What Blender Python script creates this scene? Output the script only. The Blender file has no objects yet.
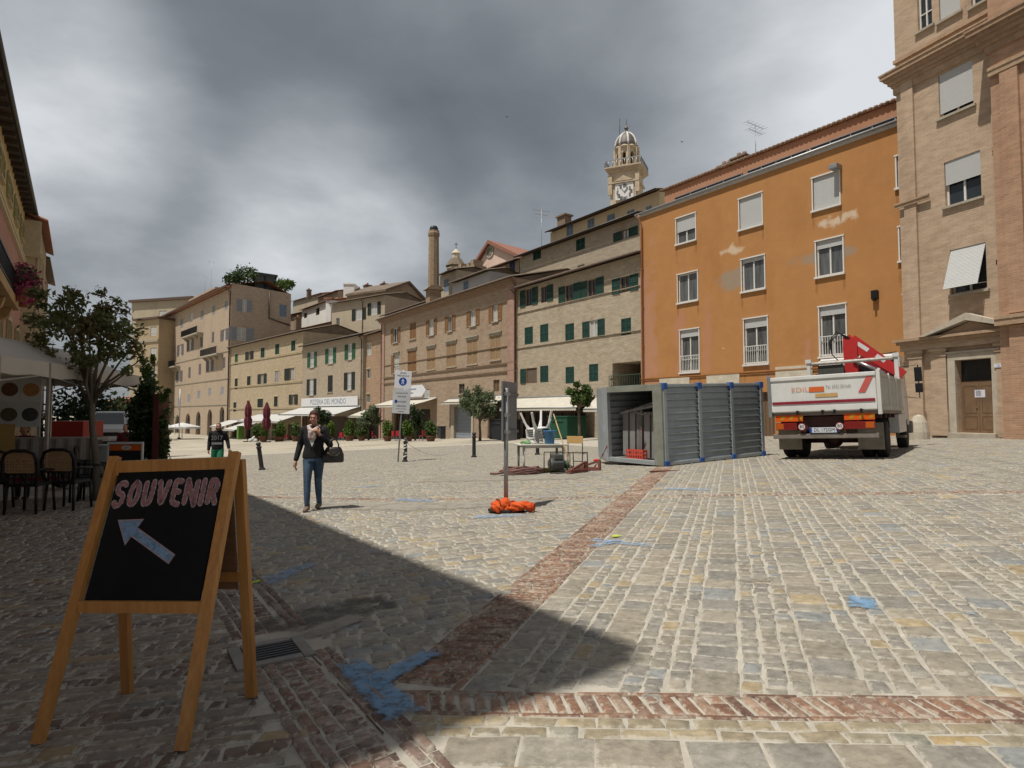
import bpy, bmesh, math, random
import numpy as np
from mathutils import Vector, Matrix, Euler
R=math.radians
random.seed(7); rng=np.random.default_rng(11)
SC=bpy.context.scene; COL=SC.collection
# ------------------------------------------------------------------ camera and ground maths
F=620.; HZ=414.; EYE=1.42
PITCH=math.atan((HZ-384)/F); cp,sp=math.cos(PITCH),math.sin(PITCH)
def ray(px,py):
    x=(px-512)/F; v=(384-py)/F
    return Vector((x,cp-v*sp,sp+v*cp))
def gz(x,y):
    if x<-30: x2=-30-12*(1-math.exp((x+30)/12))
    elif x>25: x2=25+8*(1-math.exp(-(x-25)/8))
    else: x2=x
    y2=y if y<90 else 90+10*(1-math.exp(-(y-90)/10))
    if y<-30: y2=-30-10*(1-math.exp((y+30)/10))
    return (.045*x2-.012*y2+.03+.15*math.exp(-((x-7.5)**2+(y-14)**2)/72)
            +.36*math.exp(-((x+9)**2+(y-10)**2)/21))
def gzn(x,y):
    x2=np.where(x<-30,-30-12*(1-np.exp(np.minimum(x+30,0)/12)),np.where(x>25,25+8*(1-np.exp(-np.maximum(x-25,0)/8)),x))
    y2=np.where(y<90,y,90+10*(1-np.exp(-np.maximum(y-90,0)/10)))
    y2=np.where(y<-30,-30-10*(1-np.exp(np.minimum(y+30,0)/10)),y2)
    return (.045*x2-.012*y2+.03+.15*np.exp(-((x-7.5)**2+(y-14)**2)/72)
            +.36*np.exp(-((x+9)**2+(y-10)**2)/21))
def G(px,py):
    r=ray(px,py); g=lambda t:EYE+r.z*t-gz(r.x*t,r.y*t)
    t=.3
    while t<400 and g(t)>0: t*=1.01
    a,b=t/1.01,t
    for _ in range(40):
        m=(a+b)/2
        if g(m)>0:a=m
        else:b=m
    return Vector((r.x*a,r.y*a,EYE+r.z*a))
def at(px,py,Y):                      # point seen at a pixel, at distance Y
    r=ray(px,py); t=Y/r.y
    return Vector((r.x*t,Y,EYE+r.z*t))
def colx(px,Y): return (px-512)/F*Y
# ------------------------------------------------------------------ materials
MATS={}
def ntree(name):
    m=bpy.data.materials.new(name); m.use_nodes=True
    nt=m.node_tree; b=nt.nodes['Principled BSDF']
    return m,nt,b
def N(nt,t,**k):
    n=nt.nodes.new(t)
    for a,v in k.items(): setattr(n,a,v)
    return n
def rgb(c): return (c[0],c[1],c[2],1.)
def mat(name,c,rough=.7,var=.12,scale=3.,bump=0.,bscale=60.,metal=0.,spec=.3,c2=None,stretch=(1,1,1),emit=None):
    if name in MATS: return MATS[name]
    m,nt,b=ntree(name); L=nt.links.new
    b.inputs['Roughness'].default_value=rough; b.inputs['Metallic'].default_value=metal
    b.inputs['Specular IOR Level'].default_value=spec
    tc=N(nt,'ShaderNodeTexCoord'); mp=N(nt,'ShaderNodeMapping'); mp.inputs['Scale'].default_value=stretch
    L(tc.outputs['Object'],mp.inputs[0])
    if var>0 or c2:
        nz=N(nt,'ShaderNodeTexNoise'); nz.inputs['Scale'].default_value=scale; nz.inputs['Detail'].default_value=7; nz.inputs['Roughness'].default_value=.65
        L(mp.outputs[0],nz.inputs['Vector'])
        rp=N(nt,'ShaderNodeValToRGB'); e=rp.color_ramp.elements
        e[0].position=.3; e[1].position=.7
        if c2: e[0].color=rgb(c); e[1].color=rgb(c2)
        else:
            e[0].color=rgb([v*(1-var) for v in c]); e[1].color=rgb([min(1,v*(1+var)) for v in c])
        L(nz.outputs['Fac'],rp.inputs[0]); L(rp.outputs[0],b.inputs['Base Color'])
    else: b.inputs['Base Color'].default_value=rgb(c)
    if bump>0:
        n2=N(nt,'ShaderNodeTexNoise'); n2.inputs['Scale'].default_value=bscale; n2.inputs['Detail'].default_value=4
        L(mp.outputs[0],n2.inputs['Vector'])
        bp=N(nt,'ShaderNodeBump'); bp.inputs['Strength'].default_value=bump; bp.inputs['Distance'].default_value=.02
        L(n2.outputs['Fac'],bp.inputs['Height']); L(bp.outputs[0],b.inputs['Normal'])
    if emit: b.inputs['Emission Color'].default_value=rgb(emit[0]); b.inputs['Emission Strength'].default_value=emit[1]
    MATS[name]=m; return m
def mute(c,k=.22,g=1.10):
    l=.3*c[0]+.55*c[1]+.15*c[2]; return tuple(min(.8,(v*(1-k)+l*k)*g) for v in c)
def wallmat(name,c1,c2,mortar,bw=.27,rh=.075,ms=.012,stain=(.6,.5,.42),stain_amt=.35,patch=None,mix=1.,rough=.9,big=.35,spots=None,muting=.2):
    """brickwork or rough render in local wall coordinates: u = x+y, v = z, with weathering"""
    if name in MATS: return MATS[name]
    c1,c2,mortar=[mute(c,muting) for c in (c1,c2,mortar)]
    m,nt,b=ntree(name); L=nt.links.new
    b.inputs['Roughness'].default_value=rough; b.inputs['Specular IOR Level'].default_value=.15
    tc=N(nt,'ShaderNodeTexCoord'); sx=N(nt,'ShaderNodeSeparateXYZ'); L(tc.outputs['Object'],sx.inputs[0])
    ad=N(nt,'ShaderNodeMath',operation='ADD'); L(sx.outputs[0],ad.inputs[0]); L(sx.outputs[1],ad.inputs[1])
    cb=N(nt,'ShaderNodeCombineXYZ'); L(ad.outputs[0],cb.inputs[0]); L(sx.outputs[2],cb.inputs[1])
    bk=N(nt,'ShaderNodeTexBrick'); bk.inputs['Scale'].default_value=1.
    bk.inputs['Brick Width'].default_value=bw; bk.inputs['Row Height'].default_value=rh; bk.inputs['Mortar Size'].default_value=ms
    bk.inputs['Color1'].default_value=rgb(c1); bk.inputs['Color2'].default_value=rgb(c2); bk.inputs['Mortar'].default_value=rgb(mortar)
    bk.inputs['Bias'].default_value=0.
    L(cb.outputs[0],bk.inputs['Vector'])
    # patchy variation, stretched along the courses
    mp=N(nt,'ShaderNodeMapping'); mp.inputs['Scale'].default_value=(.9,2.2,1) if ms>0 else (1,1,1); L(cb.outputs[0],mp.inputs[0])
    n1=N(nt,'ShaderNodeTexNoise'); n1.inputs['Scale'].default_value=1.5; n1.inputs['Detail'].default_value=9; n1.inputs['Roughness'].default_value=.72
    L(mp.outputs[0],n1.inputs['Vector'])
    r1=N(nt,'ShaderNodeMapRange'); r1.inputs['From Min'].default_value=.3; r1.inputs['From Max'].default_value=.7
    r1.inputs['To Min'].default_value=.78 if ms>0 else .93; r1.inputs['To Max'].default_value=1.2 if ms>0 else 1.06; L(n1.outputs['Fac'],r1.inputs['Value'])
    mu=N(nt,'ShaderNodeMix',data_type='RGBA',blend_type='MULTIPLY'); mu.inputs['Factor'].default_value=1.
    L(bk.outputs['Color'],mu.inputs[6]); L(r1.outputs[0],mu.inputs[7])
    # big vertical weather stains with a shape of their own
    mp2=N(nt,'ShaderNodeMapping'); mp2.inputs['Scale'].default_value=(1.1,.4,1); L(cb.outputs[0],mp2.inputs[0])
    n2=N(nt,'ShaderNodeTexNoise'); n2.inputs['Scale'].default_value=big; n2.inputs['Detail'].default_value=8; n2.inputs['Roughness'].default_value=.6
    L(mp2.outputs[0],n2.inputs['Vector'])
    r2=N(nt,'ShaderNodeMapRange'); r2.inputs['From Min'].default_value=.5; r2.inputs['From Max'].default_value=.72
    r2.inputs['To Min'].default_value=0; r2.inputs['To Max'].default_value=stain_amt; L(n2.outputs['Fac'],r2.inputs['Value'])
    m2=N(nt,'ShaderNodeMix',data_type='RGBA',blend_type='MULTIPLY'); L(r2.outputs[0],m2.inputs['Factor'])
    L(mu.outputs[2],m2.inputs[6]); m2.inputs[7].default_value=rgb(stain)
    out=m2.outputs[2]
    if patch:
        for (pc,sc,lo,hi) in patch:
            n3=N(nt,'ShaderNodeTexNoise'); n3.inputs['Scale'].default_value=sc; n3.inputs['Detail'].default_value=5
            mp3=N(nt,'ShaderNodeMapping'); mp3.inputs['Location'].default_value=(sc*7.3,3.1,0); mp3.inputs['Scale'].default_value=(1,1.5,1); L(cb.outputs[0],mp3.inputs[0]); L(mp3.outputs[0],n3.inputs['Vector'])
            r3=N(nt,'ShaderNodeMapRange'); r3.inputs['From Min'].default_value=lo; r3.inputs['From Max'].default_value=hi; L(n3.outputs['Fac'],r3.inputs['Value'])
            m3=N(nt,'ShaderNodeMix',data_type='RGBA'); L(r3.outputs[0],m3.inputs['Factor']); L(out,m3.inputs[6]); m3.inputs[7].default_value=rgb(pc); out=m3.outputs[2]
    for (u0,z0,ru,rz,sc_,pc) in (spots or ()):      # repairs and scuffs at given places on the wall
        m4=N(nt,'ShaderNodeMapping'); m4.inputs['Location'].default_value=(-u0/ru,-z0/rz,0); m4.inputs['Scale'].default_value=(1/ru,1/rz,1); L(cb.outputs[0],m4.inputs[0])
        ln=N(nt,'ShaderNodeVectorMath',operation='LENGTH'); L(m4.outputs[0],ln.inputs[0])
        n5=N(nt,'ShaderNodeTexNoise'); n5.inputs['Scale'].default_value=sc_; n5.inputs['Detail'].default_value=7; L(cb.outputs[0],n5.inputs['Vector'])
        q1=N(nt,'ShaderNodeMath',operation='MULTIPLY'); L(ln.outputs['Value'],q1.inputs[0]); q1.inputs[1].default_value=.42
        q2=N(nt,'ShaderNodeMath',operation='SUBTRACT'); L(n5.outputs['Fac'],q2.inputs[0]); L(q1.outputs[0],q2.inputs[1])
        r5=N(nt,'ShaderNodeMapRange'); r5.inputs['From Min'].default_value=.17; r5.inputs['From Max'].default_value=.35; r5.inputs['To Max'].default_value=.72; L(q2.outputs[0],r5.inputs['Value'])
        m5=N(nt,'ShaderNodeMix',data_type='RGBA'); L(r5.outputs[0],m5.inputs['Factor']); L(out,m5.inputs[6]); m5.inputs[7].default_value=rgb(pc); out=m5.outputs[2]
    L(out,b.inputs['Base Color'])
    bp=N(nt,'ShaderNodeBump'); bp.inputs['Strength'].default_value=.3 if ms>0 else .12; bp.inputs['Distance'].default_value=.008
    iv=N(nt,'ShaderNodeMath',operation='SUBTRACT'); L(n1.outputs['Fac'],iv.inputs[0]); L(bk.outputs['Fac'],iv.inputs[1])
    L(iv.outputs[0],bp.inputs['Height']); L(bp.outputs[0],b.inputs['Normal'])
    MATS[name]=m; return m
def attrmat(name,rough=.85,spec=.25,nscale=25.,lo=.72,hi=1.22,bump=.35,film=None,trans=0.,edge=0.):
    if name in MATS: return MATS[name]
    m,nt,b=ntree(name); L=nt.links.new
    b.inputs['Roughness'].default_value=rough; b.inputs['Specular IOR Level'].default_value=spec
    a=N(nt,'ShaderNodeAttribute',attribute_name='tint'); tc=N(nt,'ShaderNodeTexCoord')
    nz=N(nt,'ShaderNodeTexNoise'); nz.inputs['Scale'].default_value=nscale; nz.inputs['Detail'].default_value=6; nz.inputs['Roughness'].default_value=.7
    L(tc.outputs['Object'],nz.inputs['Vector'])
    r=N(nt,'ShaderNodeMapRange'); r.inputs['From Min'].default_value=.3; r.inputs['From Max'].default_value=.7; r.inputs['To Min'].default_value=lo; r.inputs['To Max'].default_value=hi
    L(nz.outputs['Fac'],r.inputs['Value'])
    mu=N(nt,'ShaderNodeMix',data_type='RGBA',blend_type='MULTIPLY'); mu.inputs['Factor'].default_value=1
    L(a.outputs['Color'],mu.inputs[6]); L(r.outputs[0],mu.inputs[7]); out=mu.outputs[2]
    if film:
        for sc,l2,h2,amt,fc in film:
            n2=N(nt,'ShaderNodeTexNoise'); n2.inputs['Scale'].default_value=sc; n2.inputs['Detail'].default_value=8; n2.inputs['Roughness'].default_value=.68
            L(tc.outputs['Object'],n2.inputs['Vector']); fo=n2.outputs['Fac']
            if edge and sc>10:
                ea=N(nt,'ShaderNodeAttribute',attribute_name='rim'); em=N(nt,'ShaderNodeMath',operation='MULTIPLY_ADD'); L(ea.outputs['Fac'],em.inputs[0]); em.inputs[1].default_value=edge; L(fo,em.inputs[2]); fo=em.outputs[0]
            r2=N(nt,'ShaderNodeMapRange'); r2.inputs['From Min'].default_value=l2; r2.inputs['From Max'].default_value=h2; r2.inputs['To Max'].default_value=amt
            L(fo,r2.inputs['Value'])
            m2=N(nt,'ShaderNodeMix',data_type='RGBA'); L(r2.outputs[0],m2.inputs['Factor']); L(out,m2.inputs[6]); m2.inputs[7].default_value=rgb(fc); out=m2.outputs[2]
    L(out,b.inputs['Base Color'])
    if bump>0:
        bp=N(nt,'ShaderNodeBump'); bp.inputs['Strength'].default_value=bump; bp.inputs['Distance'].default_value=.01
        L(nz.outputs['Fac'],bp.inputs['Height']); L(bp.outputs[0],b.inputs['Normal'])
    if trans>0:
        tr=N(nt,'ShaderNodeBsdfTranslucent'); L(out,tr.inputs['Color'])
        mx=N(nt,'ShaderNodeMixShader'); mx.inputs[0].default_value=trans
        L(b.outputs[0],mx.inputs[1]); L(tr.outputs[0],mx.inputs[2]); L(mx.outputs[0],nt.nodes['Material Output'].inputs[0])
    MATS[name]=m; return m
def wornpaint(name,c,cover=.5,scale=9.,rough=.8):
    """chalky paint on stone: breaks up with a noise mask"""
    if name in MATS: return MATS[name]
    m,nt,b=ntree(name); L=nt.links.new
    b.inputs['Base Color'].default_value=rgb(c); b.inputs['Roughness'].default_value=rough; b.inputs['Specular IOR Level'].default_value=.1
    tc=N(nt,'ShaderNodeTexCoord'); nz=N(nt,'ShaderNodeTexNoise'); nz.inputs['Scale'].default_value=scale; nz.inputs['Detail'].default_value=8; nz.inputs['Roughness'].default_value=.7
    L(tc.outputs['Object'],nz.inputs['Vector'])
    at_=N(nt,'ShaderNodeAttribute',attribute_name='edge')
    ad=N(nt,'ShaderNodeMath',operation='ADD'); L(nz.outputs['Fac'],ad.inputs[0]); L(at_.outputs['Fac'],ad.inputs[1])
    r=N(nt,'ShaderNodeMapRange'); r.inputs['From Min'].default_value=1.2-.72*cover-.13; r.inputs['From Max'].default_value=1.2-.72*cover+.13; r.inputs['To Max'].default_value=.88; L(ad.outputs[0],r.inputs['Value'])
    t=N(nt,'ShaderNodeBsdfTransparent'); mx=N(nt,'ShaderNodeMixShader'); L(r.outputs[0],mx.inputs[0]); L(t.outputs[0],mx.inputs[1]); L(b.outputs[0],mx.inputs[2])
    L(mx.outputs[0],nt.nodes['Material Output'].inputs[0])
    MATS[name]=m; return m
# ------------------------------------------------------------------ mesh builder
class MB:
    def __init__(s): s.v=[]; s.f=[]; s.m=[]; s.sm=[]; s.T=Matrix.Identity(4); s.mi=0; s.smooth=False
    def add(s,vs,fs):
        o=len(s.v)
        for p in vs: s.v.append(tuple(s.T@Vector(p)))
        for f in fs: s.f.append(tuple(o+i for i in f)); s.m.append(s.mi); s.sm.append(s.smooth)
        return s
    def box(s,x0,y0,z0,x1,y1,z1):
        return s.add([(x0,y0,z0),(x1,y0,z0),(x1,y1,z0),(x0,y1,z0),(x0,y0,z1),(x1,y0,z1),(x1,y1,z1),(x0,y1,z1)],
          [(0,3,2,1),(4,5,6,7),(0,1,5,4),(1,2,6,5),(2,3,7,6),(3,0,4,7)])
    def bbox(s,x0,y0,z0,x1,y1,z1,b=.01):      # box with chamfered edges
        bm=bmesh.new(); bmesh.ops.create_cube(bm,size=1.)
        for v in bm.verts: v.co=Vector(((x0+x1)/2+v.co.x*(x1-x0),(y0+y1)/2+v.co.y*(y1-y0),(z0+z1)/2+v.co.z*(z1-z0)))
        bmesh.ops.bevel(bm,geom=list(bm.edges),offset=min(b,.45*min(abs(x1-x0),abs(y1-y0),abs(z1-z0))),segments=2,affect='EDGES',profile=.7)
        bm.verts.index_update()
        s.add([tuple(v.co) for v in bm.verts],[[v.index for v in f.verts] for f in bm.faces]); bm.free(); return s
    def quad(s,*p): return s.add(p,[tuple(range(len(p)))])
    def bar(s,p,q,w,h=None,up=(0,0,1)):
        p,q=Vector(p),Vector(q); h=h or w; d=(q-p).normalized(); u=Vector(up)
        if abs(d.dot(u))>.95: u=Vector((0,1,0)) if abs(d.y)<.9 else Vector((1,0,0))
        a=d.cross(u).normalized()*w/2; b=a.cross(d).normalized()*h/2
        vs=[p-a-b,p+a-b,p+a+b,p-a+b,q-a-b,q+a-b,q+a+b,q-a+b]
        return s.add(vs,[(0,1,2,3),(7,6,5,4),(0,4,5,1),(1,5,6,2),(2,6,7,3),(3,7,4,0)])
    def tube(s,pts,r,n=8,cap=True):
        pts=[Vector(p) for p in pts]; k=len(pts)
        rs=r if isinstance(r,(list,tuple)) else [r]*k
        d0=(pts[1]-pts[0]).normalized(); u=Vector((0,0,1)) if abs(d0.z)<.9 else Vector((1,0,0))
        a=d0.cross(u).normalized(); vs=[]
        for i in range(k):
            d=(pts[min(i+1,k-1)]-pts[max(i-1,0)]).normalized()
            a=(a-d*a.dot(d)).normalized(); b=d.cross(a)
            for j in range(n):
                t=2*math.pi*j/n; vs.append(pts[i]+(a*math.cos(t)+b*math.sin(t))*rs[i])
        fs=[(i*n+j,i*n+(j+1)%n,(i+1)*n+(j+1)%n,(i+1)*n+j) for i in range(k-1) for j in range(n)]
        if cap: fs+=[tuple(reversed(range(n))),tuple((k-1)*n+j for j in range(n))]
        o=s.smooth; s.smooth=True; s.add(vs,fs); s.smooth=o; return s
    def lathe(s,prof,n=24,c=(0,0,0),sx=1,sy=1,axis='z'):
        vs=[];c=Vector(c)
        for r,z in prof:
            for j in range(n):
                t=2*math.pi*j/n; p=Vector((r*math.cos(t)*sx,r*math.sin(t)*sy,z))
                if axis=='x': p=Vector((p.z,p.x,p.y))
                if axis=='y': p=Vector((p.x,p.z,p.y))
                vs.append(c+p)
        k=len(prof); fs=[(i*n+j,i*n+(j+1)%n,(i+1)*n+(j+1)%n,(i+1)*n+j) for i in range(k-1) for j in range(n)]
        solid=max(z for _,z in prof)-min(z for _,z in prof)>1e-6 and prof[0]!=prof[-1]
        if solid and prof[0][0]>1e-6: fs.append(tuple(reversed(range(n))))
        if solid and prof[-1][0]>1e-6: fs.append(tuple((k-1)*n+j for j in range(n)))
        return s.add(vs,fs)
    def ell(s,c,rx,ry,rz,n=14,m=9):
        prof=[(max(math.sin(math.pi*i/m),1e-7),-math.cos(math.pi*i/m)) for i in range(m+1)]
        vs=[];c=Vector(c)
        for r,z in prof:
            for j in range(n):
                t=2*math.pi*j/n; vs.append(c+Vector((r*math.cos(t)*rx,r*math.sin(t)*ry,z*rz)))
        fs=[(i*n+j,i*n+(j+1)%n,(i+1)*n+(j+1)%n,(i+1)*n+j) for i in range(m) for j in range(n)]
        o=s.smooth; s.smooth=True; s.add(vs,fs); s.smooth=o; return s
    def prism(s,poly,d,axis='y',o=0.):        # polygon (a,b) extruded along an axis from o to o+d
        def P(a,b,t): return {'y':(a,t,b),'x':(t,a,b),'z':(a,b,t)}[axis]
        n=len(poly); vs=[P(a,b,o) for a,b in poly]+[P(a,b,o+d) for a,b in poly]
        return s.add(vs,[tuple(range(n)),tuple(reversed(range(n,2*n)))]+[(i,n+i,n+(i+1)%n,(i+1)%n) for i in range(n)])
    def mesh(s,name,mats):
        me=bpy.data.meshes.new(name); me.from_pydata(s.v,[],s.f)
        for m in (mats if isinstance(mats,(list,tuple)) else [mats]): me.materials.append(m)
        me.polygons.foreach_set('material_index',s.m); me.polygons.foreach_set('use_smooth',s.sm); me.update(); return me
    def build(s,name,mats,parent=None,loc=None,rz=0.):
        o=bpy.data.objects.new(name,s.mesh(name,mats)); COL.objects.link(o)
        if parent: o.parent=parent
        if loc is not None: o.location=loc
        if rz: o.rotation_euler.z=rz
        return o
def tag(o,label=None,cat=None,group=None,kind=None):
    if label: o['label']=label
    if cat: o['category']=cat
    if group: o['group']=group
    if kind: o['kind']=kind
    return o
def thing(name,label,cat,loc,rz=0.,group=None):
    o=bpy.data.objects.new(name,None); COL.objects.link(o); o.empty_display_size=.3
    o.location=loc; o.rotation_euler=(0,0,rz) if not isinstance(rz,tuple) else rz
    return tag(o,label,cat,group)
CHILD={}
def kids(o): return [c for c in bpy.data.objects if c.parent==o]
def dup(o,loc=None,rz=None,label=None,parent=None):
    c=o.copy(); COL.objects.link(c)
    if parent: c.parent=parent
    if loc is not None: c.location=loc
    if rz is not None: c.rotation_euler=(0,0,rz)
    if label: c['label']=label
    for k in kids(o): dup(k,parent=c)
    return c
def textmb(mb,txt,size,origin,xdir,zdir,extr=.002,align='CENTER',squash=1.,shear=0.):
    cu=bpy.data.curves.new('t','FONT'); cu.body=txt; cu.size=size; cu.align_x=align; cu.align_y='CENTER'; cu.shear=shear; cu.resolution_u=3
    ob=bpy.data.objects.new('t',cu); COL.objects.link(ob)
    dg=bpy.context.evaluated_depsgraph_get(); me=bpy.data.meshes.new_from_object(ob.evaluated_get(dg))
    X=Vector(xdir).normalized(); Z=Vector(zdir).normalized(); Nn=X.cross(Z); O=Vector(origin)
    mb.add([tuple(O+X*v.co.x*squash+Z*v.co.y+Nn*extr) for v in me.vertices],[tuple(p.vertices) for p in me.polygons])
    bpy.data.objects.remove(ob); bpy.data.curves.remove(cu); bpy.data.meshes.remove(me)
def faceattr(me,cols,name='tint'):
    a=me.attributes.new(name,'FLOAT_COLOR','FACE'); a.data.foreach_set('color',np.asarray(cols,dtype=np.float32).ravel())
# ------------------------------------------------------------------ foliage
def leafmesh(blobs,n,size,cols,rs,flat=.0,hollow=.55,aspect=.5):
    """many small leaf faces spread through a crown made of uneven blobs, thinner in the middle"""
    r=np.random.default_rng(rs); vs=[];fs=[];cs=[]
    w=np.array([b[1][0]*b[1][1]*b[1][2] for b in blobs])**.8; w/=w.sum()
    clump=r.random((len(blobs),))
    pick=r.choice(len(blobs),size=n,p=w)
    P=r.normal(size=(n,3)); P/=np.linalg.norm(P,axis=1)[:,None]
    rad=(hollow+(1-hollow)*r.random(n))*(1+.22*r.normal(size=n).clip(-1,1.6))
    C=np.array([b[0] for b in blobs])[pick]; S=np.array([b[1] for b in blobs])[pick]
    P=C+P*S*rad[:,None]
    A=r.normal(size=(n,3)); A[:,2]*=(1-flat); A/=np.linalg.norm(A,axis=1)[:,None]
    B=np.cross(A,r.normal(size=(n,3))); B/=np.linalg.norm(B,axis=1)[:,None]
    sz=size*(.6+.8*r.random(n))
    V=np.stack([P-A*sz[:,None]*.5,P+B*sz[:,None]*.5*aspect,P+A*sz[:,None]*.5,P-B*sz[:,None]*.5*aspect],1).reshape(-1,3)
    cols=np.array(cols); t=(.55*clump[pick]+.45*r.random(n))
    idx=t*(len(cols)-1); i0=np.floor(idx).astype(int).clip(0,len(cols)-2); fr=(idx-i0)[:,None]
    cc=cols[i0]*(1-fr)+cols[i0+1]*fr
    cc=np.concatenate([cc,np.ones((n,1))],1)
    return V,cc
def leafobj(name,blobs,n,size,cols,seed,parent=None,**k):
    V,cc=leafmesh(blobs,n,size,cols,seed,**k)
    me=bpy.data.meshes.new(name); nv=len(V)
    me.from_pydata(V.tolist(),[],np.arange(nv).reshape(-1,4).tolist()); me.materials.append(attrmat('leaves',rough=.6,spec=.3,nscale=8,bump=0,trans=.25)); faceattr(me,cc)
    o=bpy.data.objects.new(name,me); COL.objects.link(o)
    if parent: o.parent=parent
    return o
GREENS=[(.03,.05,.015),(.06,.105,.025),(.115,.17,.045)]
DARKG=[(.018,.03,.012),(.03,.055,.018),(.055,.085,.028)]
OLIVE=[(.06,.085,.04),(.12,.155,.08),(.20,.235,.14)]
LIME=[(.05,.09,.015),(.09,.15,.025),(.14,.2,.04)]
BROWNG=[(.035,.03,.012),(.045,.055,.018),(.075,.095,.03)]
# ------------------------------------------------------------------ world, sun, camera
W=bpy.data.worlds.new('World'); SC.world=W; W.use_nodes=True
SUN_EL=R(67.); SHX,SHY=.79,.613         # shadows fall to the right and away
az=math.atan2(-SHX,-SHY)               # compass angle of the sun, clockwise from +Y
def build_world():
    nt=W.node_tree; nt.nodes.clear(); L=nt.links.new
    out=N(nt,'ShaderNodeOutputWorld'); sky=N(nt,'ShaderNodeTexSky',sky_type='NISHITA'); sky.sun_disc=False
    sky.sun_elevation=SUN_EL; sky.sun_rotation=az; sky.air_density=1.2; sky.dust_density=1.5
    bg1=N(nt,'ShaderNodeBackground'); bg1.inputs['Strength'].default_value=.07; L(sky.outputs[0],bg1.inputs['Color'])
    tc=N(nt,'ShaderNodeTexCoord'); sx=N(nt,'ShaderNodeSeparateXYZ'); L(tc.outputs['Generated'],sx.inputs[0])
    def M(op,a,b=None,clamp=False):
        n=N(nt,'ShaderNodeMath',operation=op); n.use_clamp=clamp
        for i,v in enumerate((a,b)):
            if v is None: continue
            if isinstance(v,(int,float)): n.inputs[i].default_value=v
            else: L(v,n.inputs[i])
        return n.outputs[0]
    z=M('MAXIMUM',sx.outputs[2],0.0); zz=M('ADD',z,.22)
    cb=N(nt,'ShaderNodeCombineXYZ'); L(M('DIVIDE',sx.outputs[0],zz),cb.inputs[0]); L(M('DIVIDE',sx.outputs[1],zz),cb.inputs[1])
    def noise(scale,det,rough,loc,dist=0.):
        mp=N(nt,'ShaderNodeMapping'); mp.inputs['Location'].default_value=loc; L(cb.outputs[0],mp.inputs[0])
        n=N(nt,'ShaderNodeTexNoise'); n.inputs['Scale'].default_value=scale; n.inputs['Detail'].default_value=det; n.inputs['Roughness'].default_value=rough; n.inputs['Distortion'].default_value=dist
        L(mp.outputs[0],n.inputs['Vector']); return n.outputs['Fac']
    def blob(px,py,width,amt):           # a bank of thicker or thinner cloud in a given part of the sky
        d=ray(px,py).normalized()
        vm=N(nt,'ShaderNodeVectorMath',operation='DOT_PRODUCT'); L(tc.outputs['Generated'],vm.inputs[0]); vm.inputs[1].default_value=d
        r=N(nt,'ShaderNodeMapRange',interpolation_type='SMOOTHERSTEP'); r.inputs['From Min'].default_value=math.cos(R(width)); r.inputs['From Max'].default_value=1.
        r.inputs['To Min'].default_value=0; r.inputs['To Max'].default_value=amt; L(vm.outputs['Value'],r.inputs['Value']); return r.outputs[0]
    n1=noise(.8,7,.52,(3.1,1.7,0),.3); n2=noise(2.1,7,.55,(7.7,2.2,0),.2); n3=noise(.5,4,.5,(1.3,9.1,0))
    v=M('ADD',M('MULTIPLY',M('SUBTRACT',n1,.5),1.05),M('MULTIPLY',M('SUBTRACT',n2,.5),.50))
    v=M('ADD',v,M('MULTIPLY',M('SUBTRACT',n3,.5),.25))
    v=M('ADD',v,.50)
    for b in BLOBS: v=M('ADD',v,blob(*b))
    rp=N(nt,'ShaderNodeValToRGB'); e=rp.color_ramp.elements
    e[0].position=.12; e[0].color=(.115,.125,.137,1)
    e[1].position=.95; e[1].color=(.62,.64,.66,1)
    for p,c in ((.34,(.165,.178,.192)),(.52,(.245,.262,.28)),(.70,(.36,.38,.40))):
        q=e.new(p); q.color=(*c,1)
    L(v,rp.inputs[0])
    bg2=N(nt,'ShaderNodeBackground'); bg2.inputs['Strength'].default_value=CLOUD; L(rp.outputs[0],bg2.inputs['Color'])
    mx=N(nt,'ShaderNodeMixShader'); mx.inputs[0].default_value=.9; L(bg1.outputs[0],mx.inputs[1]); L(bg2.outputs[0],mx.inputs[2])
    L(mx.outputs[0],out.inputs[0])
CLOUD=1.12
BLOBS=[(330,60,18,-.15),(620,50,16,-.11),(500,140,14,-.08),(45,100,13,.32),(330,205,13,.30),(860,0,18,.26),(700,150,16,.04),(120,240,10,-.05),(940,100,12,.14),(480,240,10,.05)]
build_world()
sun=bpy.data.lights.new('sun','SUN'); sun.energy=4.3; sun.angle=R(.7); sun.color=(1.,.95,.86)
so=bpy.data.objects.new('sun',sun); COL.objects.link(so)
dirv=Vector((SHX*math.cos(SUN_EL),SHY*math.cos(SUN_EL),-math.sin(SUN_EL)))
so.rotation_euler=dirv.to_track_quat('-Z','Y').to_euler(); so.location=(-20,-10,40)
cam=bpy.data.cameras.new('camera'); co=bpy.data.objects.new('camera',cam); COL.objects.link(co)
cam.sensor_width=36.; cam.lens=36.*F/1024; cam.clip_end=3000; cam.clip_start=.05
co.location=(0,0,EYE); co.rotation_euler=(math.pi/2+PITCH,0,0); SC.camera=co
SC.view_settings.view_transform='Standard'; SC.view_settings.look='None'; SC.view_settings.exposure=.15; SC.view_settings.gamma=1.
SC.view_settings.use_curve_mapping=False
SC.cycles.max_bounces=6; SC.cycles.transparent_max_bounces=12
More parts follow.
